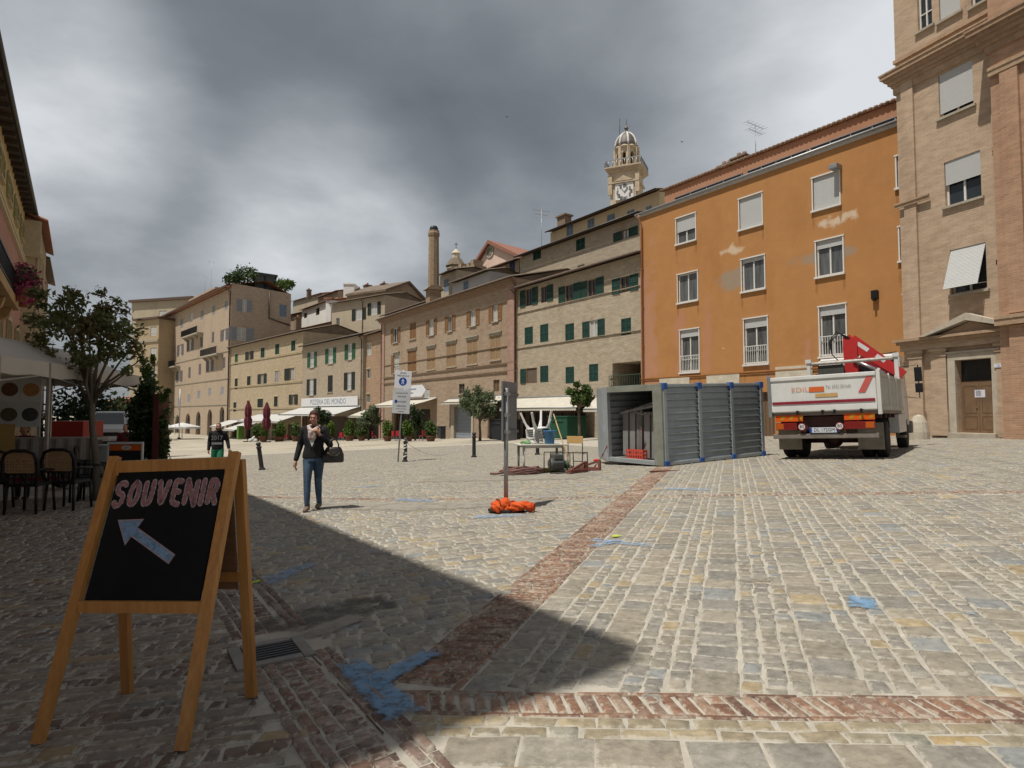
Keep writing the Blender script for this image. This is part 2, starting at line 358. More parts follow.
# ------------------------------------------------------------------ ground
def ground():
    xs=np.concatenate([np.linspace(-900,-80,12),np.linspace(-75,60,110),np.linspace(65,900,12)])
    ys=np.concatenate([np.linspace(-700,-40,8),np.linspace(-35,110,118),np.linspace(115,1500,14)])
    X,Y=np.meshgrid(xs,ys); Z=gzn(X,Y); nx=len(xs)
    V=np.stack([X,Y,Z],-1).reshape(-1,3)
    fs=[(j*nx+i,j*nx+i+1,(j+1)*nx+i+1,(j+1)*nx+i) for j in range(len(ys)-1) for i in range(nx-1)]
    me=bpy.data.meshes.new('ground'); me.from_pydata(V.tolist(),[],fs)
    me.polygons.foreach_set('use_smooth',[True]*len(fs))
    m,nt,b=ntree('mortar_and_far_paving'); L=nt.links.new
    b.inputs['Roughness'].default_value=.9; b.inputs['Specular IOR Level'].default_value=.15
    tc=N(nt,'ShaderNodeTexCoord'); n1=N(nt,'ShaderNodeTexNoise'); n1.inputs['Scale'].default_value=6; n1.inputs['Detail'].default_value=10; n1.inputs['Roughness'].default_value=.7
    L(tc.outputs['Object'],n1.inputs['Vector'])
    rp=N(nt,'ShaderNodeValToRGB'); rp.color_ramp.elements[0].position=.32; rp.color_ramp.elements[1].position=.7
    rp.color_ramp.elements[0].color=(.30,.275,.23,1); rp.color_ramp.elements[1].color=(.45,.42,.36,1); L(n1.outputs['Fac'],rp.inputs[0])
    # the distant paving: rows of setts with patches of colour
    mp=N(nt,'ShaderNodeMapping'); mp.inputs['Rotation'].default_value=(0,0,R(20)); L(tc.outputs['Object'],mp.inputs[0])
    bk=N(nt,'ShaderNodeTexBrick'); bk.inputs['Scale'].default_value=1; bk.inputs['Brick Width'].default_value=.5; bk.inputs['Row Height'].default_value=.35; bk.inputs['Mortar Size'].default_value=.03
    bk.inputs['Color1'].default_value=(.30,.27,.22,1); bk.inputs['Color2'].default_value=(.35,.31,.24,1); bk.inputs['Mortar'].default_value=(.42,.38,.31,1); L(mp.outputs[0],bk.inputs['Vector'])
    n2=N(nt,'ShaderNodeTexNoise'); n2.inputs['Scale'].default_value=.25; n2.inputs['Detail'].default_value=8; L(tc.outputs['Object'],n2.inputs['Vector'])
    mr=N(nt,'ShaderNodeMapRange'); mr.inputs['From Min'].default_value=.3; mr.inputs['From Max'].default_value=.7; mr.inputs['To Min'].default_value=.8; mr.inputs['To Max'].default_value=1.2; L(n2.outputs['Fac'],mr.inputs['Value'])
    mu=N(nt,'ShaderNodeMix',data_type='RGBA',blend_type='MULTIPLY'); mu.inputs['Factor'].default_value=1; L(bk.outputs['Color'],mu.inputs[6]); L(mr.outputs[0],mu.inputs[7])
    sx=N(nt,'ShaderNodeSeparateXYZ'); L(tc.outputs['Object'],sx.inputs[0])
    fr=N(nt,'ShaderNodeMapRange'); fr.inputs['From Min'].default_value=41; fr.inputs['From Max'].default_value=43; L(sx.outputs[1],fr.inputs['Value'])
    mx=N(nt,'ShaderNodeMix',data_type='RGBA'); L(fr.outputs[0],mx.inputs['Factor']); L(rp.outputs[0],mx.inputs[6]); L(mu.outputs[2],mx.inputs[7])
    L(mx.outputs[2],b.inputs['Base Color'])
    bp=N(nt,'ShaderNodeBump'); bp.inputs['Strength'].default_value=.4; bp.inputs['Distance'].default_value=.02; L(n1.outputs['Fac'],bp.inputs['Height']); L(bp.outputs[0],b.inputs['Normal'])
    me.materials.append(m)
    o=bpy.data.objects.new('ground',me); COL.objects.link(o); o['kind']='structure'
ground()
# --- axes of the paving, measured from the brick bands
def v2(p): return np.array([p[0],p[1]])
D0,D1=v2(G(420,690)),v2(G(650,480)); e1=(D1-D0)/np.linalg.norm(D1-D0); e2=np.array([e1[1],-e1[0]])
H0,H1=v2(G(470,704)),v2(G(1000,711)); eh=(H1-H0)/np.linalg.norm(H1-H0); nh=np.array([-eh[1],eh[0]])
B0,B1=v2(G(440,500)),v2(G(1010,492.5)); eb=(B1-B0)/np.linalg.norm(B1-B0); nb=np.array([-eb[1],eb[0]])
g0,g1_=v2(G(289,655)),v2(G(380,768)); gd=(g1_-g0)/np.linalg.norm(g1_-g0); gn=np.array([-gd[1],gd[0]])   # gn points right of the gutter
if gn[0]<0: gn=-gn
GW,DW,HW,BW=.25,.21,.125,.14
def zt(P): return (P-D0)@e2
def zh(P): return (P-H0)@nh
def zb_(P): return (P-B0)@nb
def zg(P): return (P-g0)@gn
def inview(P,m=620):
    y=np.maximum(P[:,1],.05); px=512+F*P[:,0]/y
    return (P[:,1]>1.1)&(px>-m)&(px<1024+m)
STONES={'v':[],'c':[]}
def stones(u,v,org,vr,ur,roww,length,colf,filt,h=.010,gap=.014,jit=.006,store=None,bevel=.004,gapv=None,clip=True):
    """rows of individual setts: rows stack along v, stones run along u"""
    store=store if store is not None else STONES
    pos=vr[0]; ri=0; gv=1. if gapv is None else gapv/gap
    while pos<vr[1]:
        w,kind=roww(ri,pos); ri+=1
        rowu=ur(pos+w/2) if callable(ur) else ur
        n=int((rowu[1]-rowu[0])/(length(kind)*.95))+2
        ls=length(kind)*(.7+.6*rng.random(n)); st=rowu[0]+np.concatenate([[0],np.cumsum(ls)[:-1]])-rng.random()*length(kind)
        c=org+np.outer(st+ls/2,u)+v*(pos+w/2)
        ok=filt(c)&inview(c)
        st,ls,c=st[ok],ls[ok],c[ok]; k=len(st)
        if k:
            g=gap*(.7+.6*rng.random((k,4)))/2
            j=lambda: rng.normal(0,jit,(k,))
            lo_,hi_=(rowu[0],rowu[1]) if clip else (-1e9,1e9)
            a0=np.maximum(st+g[:,0],lo_); a1=np.minimum(st+ls-g[:,1],hi_); a1=np.maximum(a1,a0+.004); b0=pos+g[:,2]*gv+rng.normal(0,jit*.6,k); b1=pos+w-g[:,3]*gv+rng.normal(0,jit*.6,k)
            big=(a1-a0>.02)&(b1-b0>.01); c=c[big]; k=len(c)
            if not k: pos+=w; continue
            a0,a1,b0,b1=a0[big],a1[big],b0[big],b1[big]
            base=[(a0+j(),b0+j()),(a1+j(),b0+j()),(a1+j(),b1+j()),(a0+j(),b1+j())]
            ins=[(1,1),(-1,1),(-1,-1),(1,-1)]
            hh=h+rng.normal(0,.0022,(k,)); hh=np.maximum(hh,.005)
            vv=[]
            for q in range(4):
                P=org+np.outer(base[q][0],u)+np.outer(base[q][1],v); vv.append(np.stack([P[:,0],P[:,1],gzn(P[:,0],P[:,1])-.004],-1))
            for q in range(4):
                P=org+np.outer(base[q][0]+ins[q][0]*bevel,u)+np.outer(base[q][1]+ins[q][1]*bevel,v)
                vv.append(np.stack([P[:,0],P[:,1],gzn(P[:,0],P[:,1])+hh*.72],-1))
            wi=np.minimum(.022,.28*np.minimum(a1-a0,b1-b0))
            for q in range(4):
                P=org+np.outer(base[q][0]+ins[q][0]*wi,u)+np.outer(base[q][1]+ins[q][1]*wi,v)
                vv.append(np.stack([P[:,0],P[:,1],gzn(P[:,0],P[:,1])+hh+rng.normal(0,.0010,k)],-1))
            store['v'].append(np.stack(vv,1)); store['c'].append(colf(c,kind))
        pos+=w
PAL=np.array([(.235,.212,.175),(.258,.23,.182),(.215,.20,.172),(.245,.217,.17),(.20,.188,.165),(.30,.24,.15),(.212,.218,.212)])
PW=np.array([.26,.2,.18,.16,.1,.05,.05])
def colgrey(c,kind,tint=(1,1,1)):
    k=len(c); q=PAL[rng.choice(len(PAL),size=k,p=PW)]*(.88+.24*rng.random((k,1)))*np.array(tint)
    return q
def colbrick(c,kind):
    k=len(c); P=np.array([(.175,.095,.062),(.215,.125,.085),(.14,.082,.06),(.24,.16,.115),(.19,.125,.095)]); return P[rng.choice(5,size=k)]*(.85+.3*rng.random((k,1)))
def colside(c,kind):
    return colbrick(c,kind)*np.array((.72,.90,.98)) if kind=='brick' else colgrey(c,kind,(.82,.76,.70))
def emit_stones(store,name,mats):
    V=np.concatenate(store['v']).reshape(-1,3); C=np.concatenate(store['c']); k=len(C)
    fq=np.array([(8,9,10,11),(4,5,9,8),(5,6,10,9),(6,7,11,10),(7,4,8,11),(0,1,5,4),(1,2,6,5),(2,3,7,6),(3,0,4,7)])
    FQ=(np.arange(k)[:,None,None]*12+fq[None]).reshape(-1,4)
    me=bpy.data.meshes.new(name); me.vertices.add(len(V)); me.vertices.foreach_set('co',V.ravel().astype(np.float32))
    nf=len(FQ); me.loops.add(nf*4); me.loops.foreach_set('vertex_index',FQ.ravel().astype(np.int32))
    me.polygons.add(nf); me.polygons.foreach_set('loop_start',np.arange(nf,dtype=np.int32)*4)
    me.update(calc_edges=True); me.validate()
    cc=np.repeat(np.concatenate([C,np.ones((k,1))],1),9,0); faceattr(me,cc)
    ra=me.attributes.new('rim','FLOAT','POINT'); ra.data.foreach_set('value',np.tile(np.array([1.]*4+[1.]*4+[0.]*4,np.float32),k))
    me.materials.append(mats); o=bpy.data.objects.new(name,me); COL.objects.link(o); o['kind']='structure'; return o
def rowsR(i,pos):
    p=(i*37)%11
    if i%4==0: return (.205+.05*rng.random(),'slab')
    return (.105+.02*rng.random(),'sett')
LR=lambda k:{'slab':.235,'sett':.125,'big':.34,'mid':.2,'brick':.22,'small':.17}[k]
lim=lambda P:P[:,1]<40
# right panel between the two bands, and beyond the far band
stones(e2,e1,D0,(0,0),(0,0),rowsR,LR,colgrey,lambda P:lim(P))
stones(e1,e2,D0,(DW,34),(-2.5,45),rowsR,LR,colgrey,lambda P:lim(P)&(zh(P)>HW)&(np.abs(zb_(P))>BW),gap=.011,gapv=.017)
# strip in front of the near band
def rowsF(i,pos):
    seq=[(.10,'small'),(.09,'small'),(.24,'big'),(.25,'big'),(.11,'small'),(.23,'mid')]; w,k=seq[i%6]; return (w*(.95+.1*rng.random()),k)
colF=lambda c,k: colgrey(c,k,(1.12,1.04,.86)) if k=='small' else colgrey(c,k)
stones(eh,-nh,H0-nh*HW,(0,3.),(-3,6),rowsF,LR,colF,lambda P:zg(P)>GW-.03)
# left of the diagonal band: irregular setts in courses across
def rowsL(i,pos): 
    k=rng.random(); return (.13+.05*rng.random(),'mid') if k<.6 else (.10,'sett')
uL=(np.array([.955,.296])); vL=np.array([-uL[1],uL[0]])
stones(uL,vL,D0,(-4,48),(-44,12),rowsL,lambda k:LR(k)*.95,colgrey,lambda P:lim(P)&(zt(P)<-DW+.04)&(zg(P)>GW-.04)&(np.abs(zb_(P))>BW)&(zh(P)>HW-.03),jit=.010)
# left of the gutter: courses of brick and grey slabs alternating
def rowsS(i,pos): 
    seq=[('mid',.09),('slab',.11),('brick',.13),('mid',.085),('mid',.10),('brick',.12)]; k,w=seq[i%5]; return (w*(.95+.1*rng.random()),k)
uS=np.array([.985,.17]); vS=np.array([-uS[1],uS[0]])
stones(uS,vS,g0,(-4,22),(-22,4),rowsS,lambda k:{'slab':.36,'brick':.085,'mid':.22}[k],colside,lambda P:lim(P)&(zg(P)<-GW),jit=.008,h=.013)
emit_stones(STONES,'paving',attrmat('paving_stone',rough=.72,spec=.3,nscale=14,lo=.62,hi=1.32,bump=.4,
    film=[(1.6,.54,.76,.34,(.40,.37,.31)),(22,.61,.75,.7,(.42,.39,.33)),(.7,.53,.75,.38,(.15,.14,.12)),(3.5,.56,.7,.35,(.17,.155,.13))],edge=.20))
# brick bands
BB={'v':[],'c':[]}
one=lambda P:np.ones(len(P),bool)
stones(e2,e1,D0,(.05,40),(-DW+.055,DW-.055),lambda i,p:(.062,'b'),lambda k:.3,colbrick,lambda P:zh(P)>HW,store=BB,gap=.007,jit=.003,h=.014,bevel=.004)
for sgn in (-1,1): stones(e1,e2*sgn,D0,(DW-.055,DW),(0,40),lambda i,p:(.055,'b'),lambda k:.24,colbrick,lambda P:zh(P)>HW,store=BB,gap=.008,jit=.003,h=.014,bevel=.004)
skh=(nh+eh*-.28); 
stones(skh,eh,H0,(-1.2,7),(-HW+.03,HW-.03),lambda i,p:(.076,'b'),lambda k:.5,colbrick,lambda P:zg(P)>GW,store=BB,gap=.010,gapv=.016,jit=.004,h=.012)
for sgn in (-1,1): stones(eh,nh*sgn,H0,(HW-.035,HW),(-1.2,7),lambda i,p:(.035,'b'),lambda k:.25,colbrick,lambda P:zg(P)>GW,store=BB,gap=.01,jit=.003,h=.012)
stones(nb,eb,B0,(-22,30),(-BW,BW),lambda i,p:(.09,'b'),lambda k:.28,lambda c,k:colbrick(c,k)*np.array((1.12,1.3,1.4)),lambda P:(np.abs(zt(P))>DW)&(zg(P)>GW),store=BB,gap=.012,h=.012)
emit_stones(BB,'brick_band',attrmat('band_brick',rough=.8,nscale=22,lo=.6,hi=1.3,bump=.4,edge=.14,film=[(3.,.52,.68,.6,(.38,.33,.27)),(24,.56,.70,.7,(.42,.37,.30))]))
GB={'v':[],'c':[]}
for a,b_,hh in ((-GW,-GW+.07,.02),(-GW+.07,-GW+.14,.016),(-GW+.14,-.02,.010),(-.02,.1,.006),(.1,GW-.13,.010),(GW-.13,GW-.06,.016),(GW-.06,GW,.02)):
    stones(gd,gn,g0,(a,b_),(.05,3.0),lambda i,p,w=b_-a:(w,'b'),lambda k,w=b_-a:(.24 if w<.08 else .085),lambda c,k:colbrick(c,k)*np.array((.85,.92,1.)),lambda P:zg(P)<9,store=GB,gap=.012,h=hh,jit=.004)
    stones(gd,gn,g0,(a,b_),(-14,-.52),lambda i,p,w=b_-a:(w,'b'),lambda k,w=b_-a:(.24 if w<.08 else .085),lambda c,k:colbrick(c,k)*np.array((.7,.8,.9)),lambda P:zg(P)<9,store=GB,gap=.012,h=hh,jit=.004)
emit_stones(GB,'gutter_channel',attrmat('gutter_brick',rough=.75,nscale=16,lo=.55,hi=1.3,bump=.4,edge=.16,film=[(4.,.5,.7,.6,(.30,.27,.235)),(20,.56,.70,.7,(.40,.36,.30))]))
def decal(name,pts,mat_,z=.017,label=None,soft=None):
    """thin sheet following the ground; pts are ground points of a strip's centre line with half-widths"""
    vs=[];ed=[];fs=[]; n=len(pts); K=9; sub=[]
    for i in range(n-1):
        m_=max(2,int((Vector(pts[i+1][0]).xy-Vector(pts[i][0]).xy).length/.06))
        for q in range(m_+(1 if i==n-2 else 0)):
            t=q/m_; sub.append((Vector(pts[i][0]).xy.lerp(Vector(pts[i+1][0]).xy,t),pts[i][1]*(1-t)+pts[i+1][1]*t))
    for i,(p,w) in enumerate(sub):
        a=sub[max(i-1,0)][0]; b=sub[min(i+1,len(sub)-1)][0]; d=(b-a).normalized(); nn=Vector((-d.y,d.x))
        endf=min(i,len(sub)-1-i)/max(1,.12*len(sub))
        for j in range(K):
            s=-1+2*j/(K-1); q=p+nn*w*s; vs.append((q.x,q.y,gz(q.x,q.y)+z)); ed.append(min(1,2.5*(1-abs(s)),endf*.7+.3))
    for i in range(len(sub)-1):
        for j in range(K-1): fs.append((i*K+j,i*K+j+1,(i+1)*K+j+1,(i+1)*K+j))
    me=bpy.data.meshes.new(name); me.from_pydata(vs,[],fs); me.materials.append(mat_)
    a=me.attributes.new('edge','FLOAT','POINT'); a.data.foreach_set('value',np.array(ed,np.float32)*.42)
    o=bpy.data.objects.new(name,me); COL.objects.link(o); o['kind']='structure'; return o
blue=wornpaint('blue_marking',(.17,.29,.43),cover=.50,scale=16)
blue2=wornpaint('faint_blue_marking',(.25,.35,.48),cover=.40,scale=14)
lime=wornpaint('lime_marking',(.42,.55,.02),cover=.55,scale=12)
cem=wornpaint('cement_smear',(.30,.275,.235),cover=.55,scale=5)
grime=wornpaint('dark_smear',(.11,.105,.095),cover=.40,scale=5)
decal('paint_mark',[(G(345,662),.11),(G(410,724),.135)],blue,z=.024)
decal('paint_mark',[(G(438,653),.095),(G(368,690),.11)],blue,z=.027)
decal('paint_mark',[(G(252,588),.22),(G(318,563),.12)],blue2); decal('paint_mark',[(G(240,588),.07),(G(266,581),.05)],lime,z=.021)
decal('paint_mark',[(G(862,597),.11),(G(863,612),.12)],blue); decal('paint_mark',[(G(815,580),.06),(G(838,582),.05)],blue2)
decal('paint_mark',[(G(585,540),.12),(G(660,548),.10)],blue2); decal('paint_mark',[(G(590,549),.1),(G(622,541),.1)],blue2,z=.021); decal('paint_mark',[(G(608,538),.08),(G(624,538),.06)],lime,z=.025)
decal('paint_mark',[(G(468,518),.22),(G(530,516),.14)],blue2); decal('paint_mark',[(G(392,500),.25),(G(440,502),.2)],blue2)
decal('paint_mark',[(G(660,489),.18),(G(715,491),.15)],blue2); decal('paint_mark',[(G(960,616),.06),(G(985,618),.05)],blue2)
decal('paint_mark',[(G(350,488),.2),(G(385,486),.2)],blue2)
decal('cement_patch',[(G(295,640),.07),(G(330,630),.16),(G(362,616),.10)],cem)
decal('stain',[(G(255,640),.25),(G(300,620),.4),(G(400,600),.3)],grime,z=.015)
decal('cement_patch',[(G(560,500),.5),(G(420,507),.7),(G(300,505),.4)],cem,z=.015); decal('cement_patch',[(G(420,480),.9),(G(600,476),.9)],cem,z=.015)
decal('cement_patch',[(G(735,582),.10),(G(775,580),.12)],cem,z=.016)
# drain grate
def grate():
    a=G(271,655); rz=math.atan2(gd[1],gd[0]); t=thing('drain_grate','slotted dark iron drain grate set in a stone frame in the gutter','drain',(a.x,a.y,gz(a.x,a.y)+.004),rz)
    f=MB(); 
    for s in (-1,1): f.bbox(-.19,s*.19-.035,0,.19,s*.19+.035,.022,.006); f.bbox(s*.165-.03,-.15,0,s*.165+.03,.15,.024,.006)
    f.build('frame',mat('grate_stone',(.2,.19,.17),.8,.2,12),t)
    b=MB(); b.box(-.13,-.15,.001,.13,.15,.004); b.mi=1
    for i in range(7):
        x=-.12+i*.04; b.box(x-.010,-.15,.005,x+.010,.15,.02)
    b.build('bars',[mat('black_void',(.01,.01,.01),.9,0),mat('cast_iron',(.05,.05,.052),.55,.2,30,metal=.6)],t)
grate()
# ------------------------------------------------------------------ shared building materials
halfcurtain=mat('glass_with_curtain_folds',(.03,.035,.04),.12,.2,1.3,spec=.6,c2=(.15,.15,.145),stretch=(3.5,3.5,.35))
glass=mat('window_glass',(.025,.03,.035),.08,.25,.6,spec=.6)
curtain=mat('curtained_glass',(.42,.42,.40),.25,.18,2.5,spec=.5,stretch=(6,1,1))
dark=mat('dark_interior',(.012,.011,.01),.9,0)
whitefr=mat('white_window_frame',(.62,.61,.58),.5,.06,8)
woodfr=mat('brown_window_frame',(.16,.09,.05),.6,.15,8)
greensh=mat('green_shutter_paint',(.014,.05,.038),.6,.25,4)
greensh2=mat('bright_green_shutter_paint',(.02,.10,.045),.6,.25,4)
darksh=mat('dark_shutter_paint',(.022,.026,.022),.6,.3,4)
brownsh=mat('brown_shutter_paint',(.24,.125,.055),.65,.2,4)
tansh=mat('tan_shutter_paint',(.33,.22,.125),.7,.15,4)
greysh=mat('pale_grey_shutter_paint',(.30,.30,.31),.65,.2,4)
mauvesh=mat('mauve_grey_shutter_paint',(.17,.14,.14),.65,.2,4)
bluesh=mat('pale_blue_shutter_paint',(.19,.245,.31),.65,.15,4)
yelsh=mat('yellow_green_shutter_paint',(.27,.25,.10),.65,.2,4)
rollerm=mat('roller_shutter_plastic',(.47,.475,.47),.55,.07,2,stretch=(1,1,30))
stonetrim=mat('stone_trim',(.36,.32,.255),.85,.18,3,bump=.2,bscale=12)
creamtrim=mat('cream_trim',(.44,.36,.23),.85,.12,3)
metal_dark=mat('dark_metal',(.03,.03,.032),.45,.15,10,metal=.7)
metal_grey=mat('grey_galvanised',(.30,.31,.32),.45,.15,10,metal=.6)
copper=mat('weathered_gutter',(.10,.065,.05),.6,.25,5)
concrete=mat('pale_concrete',(.36,.335,.29),.85,.15,4,bump=.2,bscale=20)
awningm=mat('cream_awning_cloth',(.47,.44,.375),.85,.10,2)
whitecloth=mat('white_canvas',(.52,.52,.51),.85,.06,3)
def tilemat(name,c,c2): 
    return mat(name,c,.9,.3,2.4,bump=.4,bscale=14,c2=c2,stretch=(1,.35,1))
tile=tilemat('roof_tiles',(.13,.085,.06),(.27,.175,.12)); tile2=tilemat('grey_brown_roof_tiles',(.10,.08,.06),(.22,.165,.12)); tile3=tilemat('red_roof_tiles',(.22,.085,.05),(.36,.17,.10))
def lineP(vp,px0,Y0):
    """plan line that vanishes at image column vp and passes column px0 at distance Y0"""
    d=Vector(((vp-512)/F,1.)).normalized(); P=Vector((colx(px0,Y0),Y0))
    def at_(px,off=0.):
        n=Vector((d.y,-d.x))                # towards the viewer's side
        if n.dot(-P)<0: n=-n
        Q=P-n*off; k=(px-512)/F             # (Q.x+s d.x) = k (Q.y+s d.y)
        s=(k*Q.y-Q.x)/(d.x-k*d.y); return Q+d*s
    return at_
class Bld:
    def __init__(s,name,label,cat,PL,PR,depth,zt,wall,zb=None,group=None):
        s.PL=Vector(PL[:2]); s.PR=Vector(PR[:2]); s.X=(s.PR-s.PL).normalized(); s.Y=Vector((-s.X.y,s.X.x)); s.W=(s.PR-s.PL).length
        s.zb=min(gz(*s.PL),gz(*s.PR))-.4 if zb is None else zb
        s.ang=math.atan2(s.X.y,s.X.x); s.D=depth; s.wall=wall
        s.root=thing(name,label,cat,(s.PL.x,s.PL.y,s.zb),s.ang,group)
        s.H=zt-s.zb; s.ops=[]; s.sops=[]; s.parts=[]
        s.yo=0.
    def uz(s,px,py,yo=0.):
        r=ray(px,py); P=s.PL+s.Y*yo; rx=Vector((r.x,r.y)); t=P.dot(s.Y)/rx.dot(s.Y); q=rx*t
        return (q-s.PL).dot(s.X), EYE+r.z*t-s.zb
    def uzR(s,px,py):                     # right-hand side wall
        r=ray(px,py); P=s.PR; rx=Vector((r.x,r.y)); t=P.dot(s.X)/rx.dot(s.X); q=rx*t
        return (q-s.PR).dot(s.Y), EYE+r.z*t-s.zb
    def rect(s,x0,y0,x1,y1,yo=0.,right=False):
        f=(s.uzR if right else lambda a,b:s.uz(a,b,yo)); xm,ym=(x0+x1)/2,(y0+y1)/2
        a,b=f(x0,ym)[0],f(x1,ym)[0]; 
        return (min(a,b),f(xm,y1)[1],max(a,b),f(xm,y0)[1])
    def grid(s,mb,W,H,ops,T):
        xs=sorted({0.,W}|{min(max(o[k],0),W) for o in ops for k in (0,2)}); zs=sorted({0.,H}|{min(max(o[k],0),H) for o in ops for k in (1,3)})
        for i in range(len(xs)-1):
            for j in range(len(zs)-1):
                cx,cz=(xs[i]+xs[i+1])/2,(zs[j]+zs[j+1])/2
                if any(o[0]<cx<o[2] and o[1]<cz<o[3] for o in ops): continue
                if xs[i+1]-xs[i]<1e-5 or zs[j+1]-zs[j]<1e-5: continue
                mb.quad(T(xs[i],0,zs[j]),T(xs[i+1],0,zs[j]),T(xs[i+1],0,zs[j+1]),T(xs[i],0,zs[j+1]))
        for o in ops:
            u0,z0,u1,z1,d,arch=o; z0=max(z0,0.)
            if arch:
                r=(u1-u0)/2; zc=z1-r; K=8; pts=[(u0+r-r*math.cos(math.pi*k/K),zc+r*math.sin(math.pi*k/K)) for k in range(K+1)]
                for k in range(K):
                    c=(u0,z1) if k<K/2 else (u1,z1)
                    mb.add([T(c[0],0,c[1]),T(pts[k][0],0,pts[k][1]),T(pts[k+1][0],0,pts[k+1][1])],[(0,2,1)])
                    mb.quad(T(pts[k][0],0,pts[k][1]),T(pts[k+1][0],0,pts[k+1][1]),T(pts[k+1][0],d,pts[k+1][1]),T(pts[k][0],d,pts[k][1]))
                mb.add([T(u0+r,0,z1),T(pts[K//2][0],0,pts[K//2][1]),T(pts[K//2-1][0],0,pts[K//2-1][1])],[(0,1,2)])
                zt_=zc
            else:
                zt_=z1; mb.quad(T(u0,0,z1),T(u1,0,z1),T(u1,d,z1),T(u0,d,z1))
            mb.quad(T(u0,0,z0),T(u0,0,zt_),T(u0,d,zt_),T(u0,d,z0)); mb.quad(T(u1,0,z0),T(u1,d,z0),T(u1,d,zt_),T(u1,0,zt_))
            mb.quad(T(u0,0,z0),T(u0,d,z0),T(u1,d,z0),T(u1,0,z0))
    def finish(s,name='wall',back=True,slope=0.):
        mb=MB(); W,H,D=s.W,s.H,s.D
        s.grid(mb,W,H,s.ops,lambda u,d,z:(u,d,z))
        s.grid(mb,D,H,s.sops,lambda u,d,z:(W-d,u,z))
        mb.quad((0,0,0),(0,0,H),(0,D,H),(0,D,0)); mb.quad((0,D,0),(0,D,H),(W,D,H),(W,D,0)); mb.quad((0,0,H),(W,0,H),(W,D,H),(0,D,H))
        return mb.build(name,s.wall,s.root)
    def part(s,name,mb,m): return mb.build(name,m,s.root)
    def string(s,z,h=.14,out=.07,m=None,u0=0.,u1=None,name='string_course'):
        u1=s.W if u1 is None else u1; mb=MB(); mb.box(u0+.004,-out,z,u1-.004,-.002,z+h); mb.box(u0+.006,-out-.03,z+h*.62,u1-.006,-out-.001,z+h*.98); return s.part(name,mb,m or stonetrim)
    def cornice(s,z,steps=((.10,.14),(.2,.12),(.34,.12)),m=None,side=False,u0=0,u1=None,sd=3.):
        mb=MB(); zz=z; u1=s.W if u1 is None else u1
        for o,h in steps:
            mb.box(u0-(o*.3),-o,zz,u1+(o if side else o*.3),-.003 if not side else -.003,zz+h-.002)
            if side: mb.box(u1+.003,-.002,zz,u1+o,sd,zz+h-.002)
            zz+=h
        return s.part('cornice',mb,m or stonetrim)
    def roof(s,over=.55,pitch=.30,m=None,per=.24,sideo=.15,ridge=.5,thick=.06,z=None,back=True,name='roof',edge=True):
        mb=MB(); z=s.H if z is None else z; m=m or tile
        u0,u1=-sideo,s.W+sideo; n=max(4,int((u1-u0)/per)); yr=s.D*ridge; zr=z+(yr+over)*pitch
        prof=[]
        for i in range(n):
            b=u0+(u1-u0)*i/n; w=(u1-u0)/n
            for f,h in ((.0,0.),(.14,.055),(.30,.085),(.46,.055),(.60,0.),(.8,-.025)): prof.append((b+w*f,h))
        prof.append((u1,0.))
        k=len(prof); mb.smooth=True
        rows=[(-over,z),(yr*.5-over*.5,(z+zr)/2),(yr,zr)]
        if back: rows.append((s.D+over,zr-(s.D+over-yr)*pitch))
        vs=[(u,y,zz+thick+h) for (y,zz) in rows for (u,h) in prof]
        mb.add(vs,[(r*k+i,r*k+i+1,(r+1)*k+i+1,(r+1)*k+i) for r in range(len(rows)-1) for i in range(k-1)])
        mb.smooth=False
        # board under the tiles and tile ends along the eave
        mb.add([(u0,-over,z),(u1,-over,z),(u1,yr,zr),(u0,yr,zr)],[(0,1,2,3)])
        mb.add([(u,-over,z+thick+h) for u,h in prof]+[(u,-over,z-.0) for u,h in prof],[(i,i+1,k+i+1,k+i) for i in range(k-1)])
        for uu in (u0,u1): mb.add([(uu,-over,z),(uu,-over,z+thick),(uu,yr,zr+thick),(uu,yr,zr)],[(0,1,2,3)])
        if back:
            yb=s.D+over; zb2=zr-(yb-yr)*pitch
            mb.add([(u0,yr,zr),(u1,yr,zr),(u1,yb,zb2),(u0,yb,zb2)],[(0,1,2,3)])
            for uu in (.02,s.W-.02): mb.add([(uu,0,z),(uu,yr,zr),(uu,s.D,z)],[(0,1,2)])
        return s.part(name,mb,m)
    def gutter(s,over=.55,r=.075,m=None,z=None,u0=None,u1=None,sideo=.15):
        z=(s.H if z is None else z)-.02; mb=MB(); mb.tube([((-sideo if u0 is None else u0),-over-r,z),((s.W+sideo) if u1 is None else u1,-over-r,z)],r,8); return s.part('gutter',mb,m or copper)
    def pipe(s,u,z0,z1,over=.55,r=.055,m=None):
        mb=MB(); mb.tube([(u,-over-.05,z1),(u,-over-.05,z1-.12),(u,-.12,z1-.6),(u,-.12,z0)],r,8)
        for k in range(int((z1-z0)/2.5)): mb.box(u-.07,-.19,z0+1+k*2.5,u+.07,-.003,z0+1.05+k*2.5)
        return s.part('downpipe',mb,m or copper)
    # --- windows: frame with pane, shutters, sill as children
    def window(s,rc,sh=None,shm=None,pane=None,frame=None,depth=.16,roll=None,sill=True,trim=None,tw=.12,lintel=None,leaf=None,rail=False,right=False,arch=False,bars=True,tilt=0.,mull=True,shW=None):
        u0,z0,u1,z1=rc; frame=frame or whitefr; pane=pane or glass
        (s.sops if right else s.ops).append((u0,z0,u1,z1,depth,arch))
        Wd=s.W
        T=Matrix(((0,-1,0,Wd),(1,0,0,0),(0,0,1,0),(0,0,0,1))) if right else Matrix.Identity(4)
        def nm(): m_=MB(); m_.T=T; return m_
        w,h=u1-u0,z1-z0; ft=min(.07,w*.09); d0=depth-.07
        f=nm()
        e=.003
